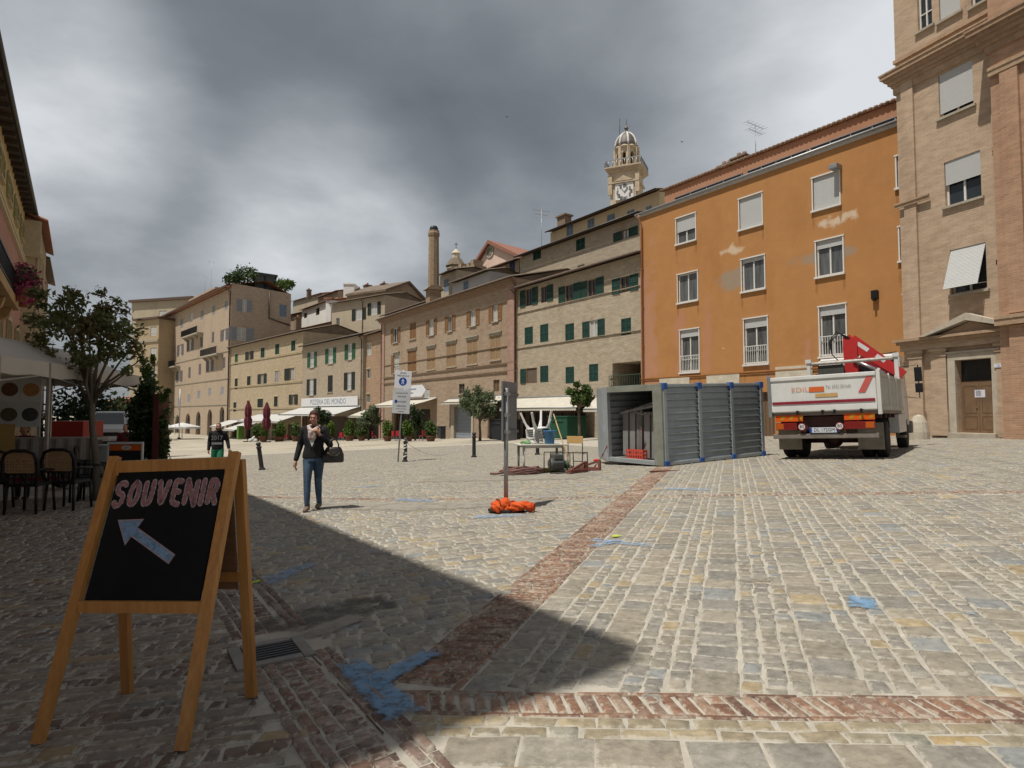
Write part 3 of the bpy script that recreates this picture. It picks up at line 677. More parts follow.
        f.box(u0+e,d0,z0+e,u0+ft,d0+.06,z1-e); f.box(u1-ft,d0,z0+e,u1-e,d0+.06,z1-e); f.box(u0+ft,d0,z0+e,u1-ft,d0+.06,z0+ft); f.box(u0+ft,d0,z1-ft,u1-ft,d0+.06,z1-e)
        if bars and mull:
            f.box((u0+u1)/2-ft*.5,d0-.006,z0+ft,(u0+u1)/2+ft*.5,d0+.055,z1-ft)
            if h>2.0: f.box(u0+ft,d0-.003,z0+h*.30-ft*.4,u1-ft,d0+.052,z0+h*.30+ft*.4)
        if trim is not None:
            f2=nm(); o=.035
            f2.box(u0-tw,-o,z0,u0-.002,-.002,z1); f2.box(u1+.002,-o,z0,u1+tw,-.002,z1); f2.box(u0-tw-.03,-o-.02,z1+.002,u1+tw+.03,-.002,z1+tw*1.1)
        fo=f.build('window',frame,s.root)
        p=nm(); p.quad((u0+ft*.5,d0+.045,z0+ft*.5),(u1-ft*.5,d0+.045,z0+ft*.5),(u1-ft*.5,d0+.045,z1-ft*.5),(u0+ft*.5,d0+.045,z1-ft*.5)); p.build('pane',pane,fo)
        # a dark box behind keeps a real room depth behind the glass edge
        if trim is not None: f2.build('surround',trim,fo)
        if lintel is not None:
            l=nm(); l.box(u0-.14,-.10,z1+.16,u1+.14,-.002,z1+.25); l.box(u0-.2,-.17,z1+.252,u1+.2,-.002,z1+.33); l.box(u0-.1,-.05,z1+.0,u1+.1,-.002,z1+.158); l.build('lintel',lintel,fo)
        if sill:
            g=nm(); g.box(u0-.1,-.11,z0-.09,u1+.1,depth-.075,z0-.002); g.build('sill',trim or stonetrim,fo)
        if roll is not None:
            rr=nm(); zb=z1-(h)*roll; n=max(3,int((z1-zb)/.055)); y=.035
            for k in range(n):
                a=zb+(z1-zb)*k/n; b=zb+(z1-zb)*(k+1)/n
                q=(k+.5)/n; yy=y-tilt*(1-k/n); yy2=y-tilt*(1-(k+1)/n)
                rr.add([(u0+.02,yy,a),(u1-.02,yy,a),(u1-.02,yy2-.0,b-.008),(u0+.02,yy2,b-.008),(u0+.02,yy+.018,a),(u1-.02,yy+.018,a),(u1-.02,yy2+.018,b),(u0+.02,yy2+.018,b)],[(0,1,2,3),(4,7,6,5),(0,4,5,1),(3,2,6,7)])
            if tilt>0:
                for uu in (u0+.03,u1-.03): rr.bar((uu,y-tilt,zb),(uu,y,zb+.1),.02)
            rr.build('roller_shutter',rollerm,fo)
        if rail:
            rl=nm(); hh=z0+min(.95,h*.42)
            rl.box(u0+.02,-.05,hh,u1-.02,-.01,hh+.04); rl.box(u0+.02,-.05,z0+.06,u1-.02,-.01,z0+.1); n=max(5,int(w/.12))
            for k in range(n+1):
                x=u0+.03+(w-.06)*k/n; rl.box(x-.011,-.04,z0+.1,x+.011,-.02,hh)
            rl.build('railing',whitefr,fo)
        if sh:
            def leaf_(a,b,y):
                m_=nm(); t=.045; m_.box(a,y-t,z0+.01,a+.07,y,z1-.01); m_.box(b-.07,y-t,z0+.01,b,y,z1-.01)
                for zz in (z0+.01,(z0+z1)/2-.03,z1-.08): m_.box(a+.07,y-t,zz,b-.07,y,zz+.07)
                n=max(4,int(h/.09)); 
                for k in range(n):
                    zz=z0+.08+(h-.16)*k/n; dz=(h-.16)/n
                    m_.add([(a+.07,y-.038,zz),(b-.07,y-.038,zz),(b-.07,y-.008,zz+dz*.95),(a+.07,y-.008,zz+dz*.95)],[(0,1,2,3)])
                m_.build('shutter',shm,fo)
            lw=shW or w*.5
            if sh in('open','left'): leaf_(u0-lw-.01,u0-.01,-.012)
            if sh in('open','right'): leaf_(u1+.01,u1+lw+.01,-.012)
            if sh=='closed': leaf_(u0+.008,(u0+u1)/2-.004,.06); leaf_((u0+u1)/2+.004,u1-.008,.06)
            if sh=='half': leaf_((u0+u1)/2+.004,u1-.008,.06); leaf_(u0-lw-.01,u0-.01,-.012)
        return fo
    def win(s,x0,y0,x1,y1,right=False,**k): return s.window(s.rect(x0,y0,x1,y1,right=right),right=right,**k)
    def opening(s,rc,depth,name,m,arch=False,extra=None):
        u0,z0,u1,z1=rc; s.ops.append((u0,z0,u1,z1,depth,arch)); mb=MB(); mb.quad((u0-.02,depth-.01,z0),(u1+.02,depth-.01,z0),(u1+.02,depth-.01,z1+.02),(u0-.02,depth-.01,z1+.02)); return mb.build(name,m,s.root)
    def awning(s,u0,u1,zt,proj,drop,m=None,val=.22,name='awning'):
        m=m or awningm; mb=MB(); n=10
        vs=[]
        for k in range(n+1):
            t=k/n; y=-.05-proj*t; z=zt-drop*(t**1.15)-.05*math.sin(math.pi*t)
            vs+= [(u0,y,z),(u1,y,z)]
        mb.add(vs,[(2*k,2*k+1,2*k+3,2*k+2) for k in range(n)])
        y,z=-.05-proj,zt-drop; q=int((u1-u0)/.25)+1
        for k in range(q):
            a=u0+(u1-u0)*k/q; b=u0+(u1-u0)*(k+1)/q; mb.add([(a,y,z),(b,y,z),(b,y-.01,z-val*.8),((a+b)/2,y-.01,z-val),(a,y-.01,z-val*.8)],[(0,1,2,3,4)])
        a=mb.build(name,m,s.root)
        fm=MB(); fm.tube([(u0,y,z+.01),(u1,y,z+.01)],.035,8); fm.tube([(u0,-.06,zt+.03),(u1,-.06,zt+.03)],.06,8)
        for uu in (u0+.2,u1-.2): fm.bar((uu,-.05,zt-.5),(uu,y+.05,z),.05)
        fm.build('awning_frame',metal_grey,a); return a
def antenna(P,h,rz,label):
    t=MB(); t.tube([(0,0,-1.2),(0,0,h)],.025,6)
    for k,(z,L) in enumerate(((h-.1,.9),(h-.5,.7))):
        t.bar((-L,0,z),(L,0,z),.02); 
        for j in range(6): x=-L+2*L*j/5; t.bar((x,-.28,z),(x,.28,z),.014)
    o=t.build('tv_antenna',metal_grey,None,P,rz); tag(o,label,'antenna','rooftop aerials'); return o
# ------------------------------------------------------------------ the long row on the far side, from right to left
main=lineP(87.4,905,27.)
# --- ochre orange building
def orange():
    SPOTS=[(.6,5.,1.3,10.,.9,(.43,.225,.15)),(3.2,6.2,.55,3.6,1.,(.43,.205,.125)),(5.2,6.5,.5,3.,1.1,(.42,.205,.12)),(7.2,9.2,1.6,1.,1.,(.27,.245,.20)),(12.4,9.6,2.2,.5,.9,(.26,.24,.20)),(16.,9.9,.5,.4,1.3,(.28,.25,.2)),(7.,11.,1.,.4,2.2,(.60,.50,.37)),(12.8,11.2,1.4,.4,2.,(.62,.52,.40)),(18.6,11.,1.3,.3,2.2,(.60,.48,.36)),(11.2,5.,.3,1.3,1.5,(.43,.21,.13)),(9.,4.2,.7,.5,1.5,(.42,.21,.13))]
    wall=None
    PL,PR=main(641.5),main(921); b=Bld('apartment_block','tall ochre orange rendered apartment block with grey roller shutters behind the truck and container','building',PL,PR,13,EYE+12.9,wall)
    zt=b.uz(700,196)[1]; b.H=zt
    W=dict(trim=whitefr,tw=.06,frame=whitefr,pane=halfcurtain)
    b.win(676.5,216,695.5,242,roll=.55,**W); b.win(739.5,196,762,227,roll=1.,**W); b.win(813,174.5,839.5,207.5,roll=1.,**W)
    b.win(678,273,697.5,301.5,**W); b.win(742,257.5,764.5,290,roll=.12,**W); b.win(816.5,239,843,275,roll=.22,**W)
    b.win(680.5,329.5,699,372,rail=True,roll=.17,**W); b.win(744.5,318,767.5,364,rail=True,roll=.2,**W); b.win(820,305.5,846,356,rail=True,roll=.18,**W)
    b.win(897,155,906,187,roll=1.,**W); b.win(900,226,911,260,roll=.2,**W); b.win(905,294,918,342,rail=True,roll=.2,**W)
    # ground floor: doors and plaster panels
    dr=b.rect(752,392,775,438); dr=(dr[0],0,dr[2],dr[3]); dd=b.opening(dr,.22,'garage_door',mat('weathered_brown_door',(.15,.095,.055),.7,.2,3,stretch=(8,1,.5)))
    mb=MB()
    for k in range(7): x=dr[0]+.03+(dr[2]-dr[0]-.06)*k/6; mb.box(x-.02,.19,dr[1],x+.02,.208,dr[3]-.02)
    mb.build('battens',mat('weathered_brown_batten',(.12,.075,.045),.7,.2,3),dd)
    b.string(b.uz(700,374)[1]-.2,.16,.05,mat('orange_trim',(.33,.15,.055),.9,.15,3),name='string_course')
    for x0,x1,y0,y1 in ((707,740,374,386),(776,813,366,384),(660,690,378,388)):
        rc=b.rect(x0,y0,x1,y1); mb=MB(); mb.box(rc[0],-.06,rc[1],rc[2],-.003,rc[3]); b.part('plaster_panel',mb,mat('pale_plaster_panel',(.50,.45,.36),.9,.2,2))
    stains=[]
    for o in b.ops[:11]: stains+= [(o[0]-.02,o[1]-.55,.10,.75,2.5,(.30,.135,.045)),(o[2]+.02,o[1]-.5,.09,.65,2.7,(.29,.13,.045))]
    b.wall=wallmat('orange_render_stained',(.36,.178,.068),(.374,.185,.071),(.364,.180,.069),muting=0.,bw=1.5,rh=.9,ms=.0,stain=(.75,.62,.52),stain_amt=.4,patch=[((.62,.50,.38),.9,.735,.745)],spots=SPOTS+stains,rough=.92)
    b.finish()
    # projecting eave with a steel gutter, and the attic storey set back behind a terrace
    mb=MB(); mb.box(-.2,-.10,zt-.02,b.W,.3,zt+.10); mb.box(-.25,-.15,zt+.102,b.W,-.05,zt+.24); b.part('eave',mb,mat('pale_eave',(.44,.42,.39),.7,.12,3))
    mb=MB(); mb.tube([(-.3,-.15,zt+.17),(b.W,-.15,zt+.17)],.06,8); b.part('gutter',mb,metal_grey)
    u0,za=b.uz(665,219,2.2); _,zc=b.uz(665,191,2.2)
    at_=wallmat('orange_attic_render',(.37,.175,.088),(.38,.18,.09),(.375,.177,.089),bw=1.5,rh=.9,ms=0.,stain_amt=.3)
    mb=MB(); mb.box(u0,2.2,zt+.1,b.W+.5,9.,zc); attic=b.part('attic_storey',mb,at_)
    for x0,x1 in ((676,742),(749,808),(813,897)):
        a,_=b.uz(x0,200,2.2); c,_=b.uz(x1,150,2.2); mb=MB(); mb.box(a,2.13,zt+.98,c,2.196,zt+1.36); mb.build('ribbon_window',glass,attic)
        mb=MB(); mb.box(a-.05,2.08,zt+.90,c+.05,2.195,zt+.978); mb.box(a-.05,2.08,zt+1.362,c+.05,2.195,zt+1.40)
        for k in range(5): x=a+(c-a)*k/4; mb.box(x-.03,2.1,zt+.98,x+.03,2.128,zt+1.36)
        mb.build('window_frame',metal_grey,attic)
    rb=MB(); n=int((b.W-u0+.5)/.26); rb.smooth=True
    for k in range(n):
        x=u0-.2+k*.26; rb.tube([(x,2.02,zc+.05),(x,5.5,zc+1.1)],.1,6)
    rb.smooth=False; rb.add([(u0-.3,2.06,zc),(b.W+.6,2.06,zc),(b.W+.6,5.5,zc+1.05),(u0-.3,5.5,zc+1.05),(u0-.3,2.06,zc+.06),(b.W+.6,2.06,zc+.06),(b.W+.6,5.5,zc+1.1),(u0-.3,5.5,zc+1.1),(u0-.3,9.3,zc),(b.W+.6,9.3,zc)],[(0,1,5,4),(0,3,2,1),(4,5,6,7),(7,6,9,8),(0,4,7,3),(1,2,6,5)])
    rb.build('roof',tile,b.root)
    for px,h,w in ((726,.35,.38),(741,.6,.5)):
        u,_=b.uz(px,165,5.); mb=MB(); mb.box(u-w,4.7,zc+.4,u+w,5.6,zc+1.1+h*.7); mb.box(u-w-.1,4.6,zc+1.1+h*.7+.002,u+w+.1,5.7,zc+1.2+h*.7)
        mb.tube([(u-.2,5.1,zc+1.2+h*.7),(u-.2,5.1,zc+1.55+h*.7)],.14,8); mb.tube([(u+.2,5.1,zc+1.2+h*.7),(u+.2,5.1,zc+1.5+h*.7)],.14,8); b.part('chimney',mb,mat('chimney_brick',(.2,.14,.1),.9,.3,5))
    q=b.root.matrix_basis
    M=Matrix.Translation(b.root.location)@Matrix.Rotation(b.ang,4,'Z')
    u,_=b.uz(754,160,5.); antenna(M@Vector((u,5.2,zc+1.3)),2.2,.6,'crossed tv aerial on the attic roof of the ochre orange block')
    # small dark lamp box on the wall, floodlight under the eave, thin pipe at the left edge
    u,z=b.uz(876,295); mb=MB(); mb.bbox(u-.13,-.22,z-.2,u+.13,-.003,z+.2,.03); mb.box(u-.05,-.3,z-.28,u+.05,-.1,z-.19); b.part('wall_lamp',mb,metal_dark)
    u,z=b.uz(838,168); mb=MB(); mb.bbox(u-.2,-.5,z-.12,u+.2,-.003,z+.10,.03); b.part('floodlight',mb,metal_grey)
    b.pipe(.25,.2,zt,over=.3,m=mat('orange_pipe',(.36,.17,.09),.6,.1,5))
    mb=MB(); mb.tube([(b.uz(770,300)[0],-.03,b.uz(770,372)[1]),(b.uz(895,300)[0],-.03,b.uz(895,352)[1])],.02,6); b.part('cable',mb,metal_dark)
    return b
orange()
# --- brick palace at the right edge of the view
def palace():
    brick=wallmat('pale_brick',(.43,.295,.185),(.37,.245,.15),(.41,.31,.21),stain=(.55,.42,.32),stain_amt=.55,bw=.29,rh=.078)
    brick2=wallmat('red_brick',(.40,.215,.115),(.33,.17,.09),(.36,.24,.15),stain=(.6,.45,.35),stain_amt=.4,bw=.29,rh=.078)
    trim=mat('brick_cornice',(.36,.25,.165),.88,.22,4,bump=.3,bscale=10)
    ln=lineP(262,970,23.)
    PL=ln(905.5); PR=ln(1015); b=Bld('palace','pale brick palace with a pedimented doorway and roller shuttered windows right of the ochre block','building',PL,PR,14,EYE+19,brick)
    kw=dict(frame=whitefr,trim=None,depth=.2)
    b.win(917,-28,931.5,29,roll=None,**kw); b.win(938.5,-34,959.5,17,roll=.98,**kw); b.win(970,-45,990,3,roll=None,**kw)
    b.win(938.5,67,973,112,roll=.90,**kw); b.win(944.5,156,981,202,roll=.52,**kw)
    b.win(950.5,246,986.5,292,roll=.9,tilt=.55,**kw)
    # door
    rc=b.rect(957.5,359,994,433); rc=(rc[0],b.uz(975,433)[1],rc[2],rc[3]); b.ops.append((*rc,.35,False))
    u0,z0,u1,z1=rc; dm=mat('worn_brown_door',(.17,.105,.06),.6,.25,2.5,bump=.15,bscale=14)
    zt_=z1-(z1-z0)*.30
    mb=MB(); mb.box(u0+.01,.22,z0,u1-.01,.30,zt_-.04); d=b.part('door',mb,dm)
    mb=MB(); mb.box((u0+u1)/2-.008,.212,z0+.02,(u0+u1)/2+.008,.2195,zt_-.05)
    for s_ in (0,1):
        a=u0+.08+s_*(u1-u0)/2; c=a+(u1-u0)/2-.16
        for (p,q) in ((z0+.12,z0+.62),(z0+.72,zt_-.15)): mb.box(a,.214,p,a+.03,.2196,q); mb.box(c-.03,.214,p,c,.2196,q); mb.box(a+.03,.214,q-.03,c-.03,.2196,q); mb.box(a+.03,.214,p,c-.03,.2196,p+.03)
    mb.build('door_panels',mat('worn_door_moulding',(.13,.08,.045),.6,.2,4),d)
    mb=MB(); mb.lathe([(.02,0),(.035,.03),(.03,.07),(0,.08)],10,((u0+u1)/2-.08,.21,z0+.9)); mb.build('handle',mat('brass',(.4,.3,.12),.35,.1,5,metal=.8),d)
    mb=MB(); pu,pz=b.uz(976.5,393.5); mb.quad((pu-.19,.208,pz-.14),(pu+.17,.208,pz-.14),(pu+.17,.208,pz+.14),(pu-.19,.208,pz+.14)); mb.build('paper_notice',mat('paper',(.6,.6,.66),.8,.05,4),d)
    mb=MB(); 
    import random as rr
    for k in range(9): zz=pz+.10-k*.024; mb.quad((pu-.15,.206,zz),(pu+.02+.1*rr.random(),.206,zz),(pu+.02,.206,zz+.008),(pu-.15,.206,zz+.008))
    mb.build('notice_print',metal_dark,d)
    mb=MB(); mb.box(u0+.01,.24,zt_-.04,u1-.01,.30,zt_+.02); t=b.part('transom',mb,dm)
    mb=MB(); mb.quad((u0,.27,zt_+.02),(u1,.27,zt_+.02),(u1,.27,z1),(u0,.27,z1)); mb.build('pane',glass,t)
    mb=MB(); fw=.27
    mb.box(u0-fw,-.10,z0,u0-.003,-.004,z1+.003); mb.box(u1+.003,-.10,z0,u1+fw,-.004,z1+.003); mb.box(u0-fw,-.10,z1+.004,u1+fw,-.004,z1+.26); mb.box(u0-fw-.05,-.15,z1+.262,u1+fw+.05,-.004,z1+.33); b.part('door_surround',mb,mat('pale_door_stone',(.42,.375,.30),.85,.15,4,bump=.2,bscale=12))
    mb=MB(); mb.bbox(u0-.2,-.35,z0-.22,u1+.2,.3,z0-.003,.02); b.part('doorstep',mb,stonetrim)
    # pilasters with bases and capitals, entablature, pediment
    ze=b.uz(960,340)[1]; zpl=0
    def pil(a,c,zb=0,zt2=None,out=.12):
        zt2=zt2 or ze-.25; m_=MB(); m_.box(a,-out,zb+.003,c,-.003,zt2); m_.box(a-.06,-out-.07,zb,c+.06,-.0025,zb+.85); m_.box(a-.03,-out-.04,zb+.853,c+.03,-.0025,zb+.95); m_.box(a-.03,-out-.03,zt2-.32,c+.03,-.0025,zt2-.24); m_.box(a-.06,-out-.06,zt2-.12,c+.06,-.0025,zt2-.005); return b.part('pilaster',m_,brick)
    gb=b.uz(960,436)[1]
    for x0,x1 in ((912,925),(934,949),(999.5,1008)):
        a,_=b.uz(x0,400); c,_=b.uz(x1,400); pil(a,c,gb)
    zE=ze
    mb=MB(); mb.box(-.05,-.16,zE-.25,b.W,-.003,zE); b.part('frieze',mb,brick)
    mb=MB(); mb.box(-.12,-.30,zE+.002,b.W,-.003,zE+.12); mb.box(-.2,-.42,zE+.122,b.W,-.003,zE+.22); b.part('entablature',mb,trim)
    ua,za=b.uz(967,313,-.4); ul,zl=b.uz(926,341,-.4); ur=ua+(ua-ul)*.96; zl=zE+.22
    mb=MB(); th=.26
    for (x0,x1) in ((ul,ua),(ur,ua)):
        mb.prism([(x0,zl+.002),(x1,za-th),(x1,za),(x0-.25*(1 if x1>x0 else -1),zl+.004)],.50,'y',-.52)
    b.part('pediment',mb,mat('pale_pediment_stone',(.42,.37,.30),.85,.18,4,bump=.2,bscale=12))
    mb=MB(); mb.prism([(ul+.3,zl+.004),(ur-.3,zl+.004),(ua,za-th-.02)],.2,'y',-.205); b.part('tympanum',mb,brick)
    # giant corner pilaster strips and panel edge
    zc=b.uz(897,84)[1]
    for x0,x1,y in ((906,918,220),(995,1008,180)):
        a,_=b.uz(x0,y); c,_=b.uz(x1,y); mb=MB(); mb.box(a,-.10,zE+.23,c,-.003,zc-.02); b.part('corner_strip',mb,brick)
    a,z=b.uz(905,205); c,_=b.uz(924,205); mb=MB(); mb.box(-.1,-.16,z-.1,c+.3,-.102,z+.03); mb.box(-.12,-.2,z+.032,c+.3,-.102,z+.1); b.part('band',mb,trim)
    zc2=b.uz(1000,140)[1]; a,_=b.uz(994,140); mb=MB(); mb.box(a,-.17,zc2-.35,b.W,-.102,zc2-.22); b.part('band',mb,trim)
    # main cornice
    mb=MB(); zz=zc-.45
    for o,h in ((.08,.30),(.13,.12),(.22,.16),(.32,.12),(.42,.16),(.46,.07)): mb.box(-o,-o,zz,b.W,-.003,zz+h-.003); mb.box(-o,-.0025,zz,-.003,9,zz+h-.003); zz+=h
    b.part('cornice',mb,trim)
    mb=MB(); mb.box(-.02,-.12,zz+.35,b.W,-.003,zz+.5); b.part('band',mb,trim)
    b.finish('wall')
    mb=MB(); mb.box(-.5,-.6,b.H+.01,b.W,10,b.H+.4); b.part('roof',mb,tile)
    u,z=b.uz(1000,262); mb=MB(); mb.bbox(u-.07,-.12,z-.08,u+.07,-.003,z+.08,.015); b.part('wall_box',mb,metal_dark)
    u,z=b.uz(1000.5,365.5); mb=MB(); mb.box(u-.13,-.145,z-.07,u+.13,-.122,z+.06); pl=b.part('number_plate',mb,mat('enamel_plate',(.6,.62,.68),.3,.05,5)); mb=MB(); textmb(mb,'12',.11,(u,-.147,z-.01),(1,0,0),(0,0,1),.0); mb.build('number',mat('blue_ink',(.03,.05,.2),.5,0),pl)
    # the projecting red brick bay
    Y=b.Y; PL2=Vector(PR)-Y*.7; PR2=PL2+b.X*9; c=Bld('palace_bay','redder brick bay jutting forward at the right edge with a heavy dark cornice','building',PL2,PR2,14,EYE+19.6,brick2)
    zk=c.uz(1003,30)[1]; mb=MB(); zz=zk-.6
    for o,h in ((.10,.25),(.18,.16),(.28,.16),(.38,.14),(.48,.16),(.52,.08)): mb.box(-o,-o,zz,c.W,-.003,zz+h-.003); mb.box(-o,-.0025,zz,-.003,.69,zz+h-.003); zz+=h
    c.part('cornice',mb,mat('dark_brick_cornice',(.30,.20,.13),.9,.25,4,bump=.3,bscale=10))
    zk2=c.uz(1012,68)[1]; c.string(zk2,.3,.14,trim,name='band'); z3=c.uz(1012,325)[1]; c.string(z3,.34,.3,trim,name='band')
    mb=MB(); mb.box(.35,-.12,z3+.4,.9,-.003,zk2-.02); c.part('pilaster',mb,brick2); mb=MB(); mb.box(.35,-.12,0,.9,-.003,z3-.02); mb.box(.3,-.2,0,1.,-.121,1.9); c.part('pilaster',mb,brick2)
    c.win(1040,140,1075,190,**kw); c.finish()
palace()
# --- stone house with green shutters
def greenhouse():
    wall=wallmat('beige_stone_brick',(.40,.315,.21),(.31,.24,.155),(.39,.325,.235),bw=.34,rh=.11,ms=.02,stain=(.7,.6,.5),stain_amt=.35)
    PL,PR=main(516.5,.15),main(642.5,.15); b=Bld('stone_house','beige stone house with dark green shutters and cream awning left of the ochre block','building',PL,PR,7,EYE+8,wall)
    b.H=b.uz(570,274)[1]
    k=dict(shm=greensh,sill=False,pane=glass,frame=woodfr,depth=.14)
    cr=lambda x0,y0,x1,y1:(500+x0/3.494,200+y0/3.494,500+x1/3.494,200+y1/3.494)
    for x0,y0,x1,y1,sh in ((90,310,113,370,'open'),(143,302,165,358,'right'),(228,296,257,354,'open'),(306,277,337,337,'open'),(420,267,454,322,'open')):
        b.win(*cr(x0,y0,x1,y1),sh=sh,**{**k,'shW':.75})
    for x0,y0,x1,y1 in ((86,444,115,504),(140,434,169,496),(228,432,259,496),(423,413,458,472)): b.win(*cr(x0,y0,x1,y1),sh='closed',**k)
    b.win(*cr(312,420,342,482),sh='open',shm=greensh,sill=False,pane=curtain,frame=whitefr,depth=.14,shW=.7)
    b.win(*cr(91,587,129,640),sh='left',shm=greensh,sill=False,pane=mat('rusty_mesh',(.12,.09,.065),.8,.2,20),frame=woodfr,depth=.1,shW=.75,bars=False)
    for x0,y0,x1,y1 in ((140,579,169,637),(229,583,259,641),(311,573,343,634)): b.win(*cr(x0,y0,x1,y1),sh='closed',**k)
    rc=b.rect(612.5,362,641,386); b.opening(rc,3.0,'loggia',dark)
    mb=MB(); u0,z0,u1,z1=b.rect(609,374.5,642,386,yo=-.1); mb.box(u0,-.12,z1-.05,u1,-.07,z1); mb.box(u0,-.12,z0,u1,-.07,z0+.05)
    for q in range(15): x=u0+(u1-u0)*q/14; mb.box(x-.015,-.11,z0+.05,x+.015,-.08,z1-.05)
    b.part('railing',mb,mat('green_railing',(.04,.075,.055),.5,.2,8))
    mb=MB(); mb.box(u0-.1,-.3,z0-.16,b.W-.02,-.003,z0-.01); b.part('balcony_slab',mb,stonetrim)
    for yl,yr in (((500+50/3.494,200+380/3.494),(640,293.5)),((515,346.5),(641,334))):
        z=(b.uz(*yl)[1]+b.uz(*yr)[1])/2; b.string(z-.04,.09,.05,wall,name='sill_course')
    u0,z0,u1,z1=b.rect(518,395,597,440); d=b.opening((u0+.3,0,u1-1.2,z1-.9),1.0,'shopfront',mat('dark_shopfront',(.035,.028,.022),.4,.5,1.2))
    mb=MB()
    for q in range(6): x=u0+.3+(u1-u0-1.5)*q/5; mb.box(x-.07,.3,0,x+.07,.5,z1-.9)
    mb.box(u0+.3,.25,2.5,u1-1.2,.55,2.7); mb.build('shop_frame',mat('brown_shop_frame',(.11,.06,.035),.6,.2,5),d)
    d=b.opening(b.rect(606,400,626,440),.5,'doorway',mat('dark_door',(.03,.022,.018),.6,.3,3))
    b.awning(u0-.1,u1-.2,z1-.15,1.7,.85)
    u0,z0,u1,z1=b.rect(598,393,622,412); b.awning(u0+.2,u1-.1,z1-.1,1.5,1.0)
    u,_=b.uz(517.5,350); b.pipe(.12,.2,b.H)
    for q in range(14):        # putlog holes
        pass
    b.finish(); b.roof(over=.5,pitch=.22,m=tile2,back=True); b.gutter(.5)
    # upper house standing behind
    P2,P3=main(520,7.5),main(645,7.5); c=Bld('upper_house','plain beige upper house with two dark green shuttered windows rising behind the stone house','building',P2,P3,10,EYE+12,wallmat('beige_plain_brick',(.36,.295,.205),(.315,.255,.17),(.345,.285,.205),bw=.34,rh=.1,stain_amt=.4),zb=2.)
    c.H=c.uz(580,236)[1]
    k=dict(shm=greensh,sill=False,pane=dark,frame=woodfr,depth=.12)
    c.win(533,248.5,541,259.5,sh='closed',**k); c.win(576,238.5,585,250,sh='closed',**k); c.win(622,229.5,629,238.5,sh='open',**{**k,'pane':curtain,'shW':1.})
    for r_ in ((623,253,632,261.5),(577,264,585,269)): c.win(*r_,pane=mat('bricked_vent',(.2,.15,.1),.9,.3,8),frame=stonetrim,sill=False,depth=.08,bars=False)
    c.finish(); c.roof(over=.6,pitch=.2,m=tile2,per=.3); c.gutter(.6,m=metal_dark)
    M=Matrix.Translation(c.root.location)@Matrix.Rotation(c.ang,4,'Z')
    antenna(M@Vector((c.uz(540,240,1)[0],1.2,c.H+.5)),4.2,.4,'tall tv aerial at the left end of the roof of the plain beige upper house')
    # yellow house further up
    P2,P3=main(551,19),main(662,19); d=Bld('yellow_house','pale yellow house with four pale blue shuttered windows below the clock tower','building',P2,P3,10,EYE+18,wallmat('pale_yellow_render',(.50,.38,.21),(.51,.39,.215),(.505,.385,.21),bw=1.5,rh=.9,ms=0.,stain_amt=.3),zb=4.)
    d.H=d.uz(600,213.5)[1]
    for x0,y0,x1,y1 in ((566.5,223,573,237),(587.5,218.5,594.5,232),(607,214,615,227),(627,210,634.5,222),(646,206,652,214)): d.win(x0,y0,x1,y1,sh='closed',shm=bluesh,sill=False,depth=.12)
    d.finish(); d.roof(over=.7,pitch=.2,m=tile2,per=.35); d.gutter(.7,m=metal_dark)
    mb=MB(); u,z=d.uz(564,221,3); mb.box(u-.8,2.5,d.H,u+.8,3.6,z+.5); mb.box(u-1.,2.3,z+.5,u+1.,3.8,z+.7); d.part('chimney',mb,mat('chimney_brick',(.2,.14,.1)))
greenhouse()
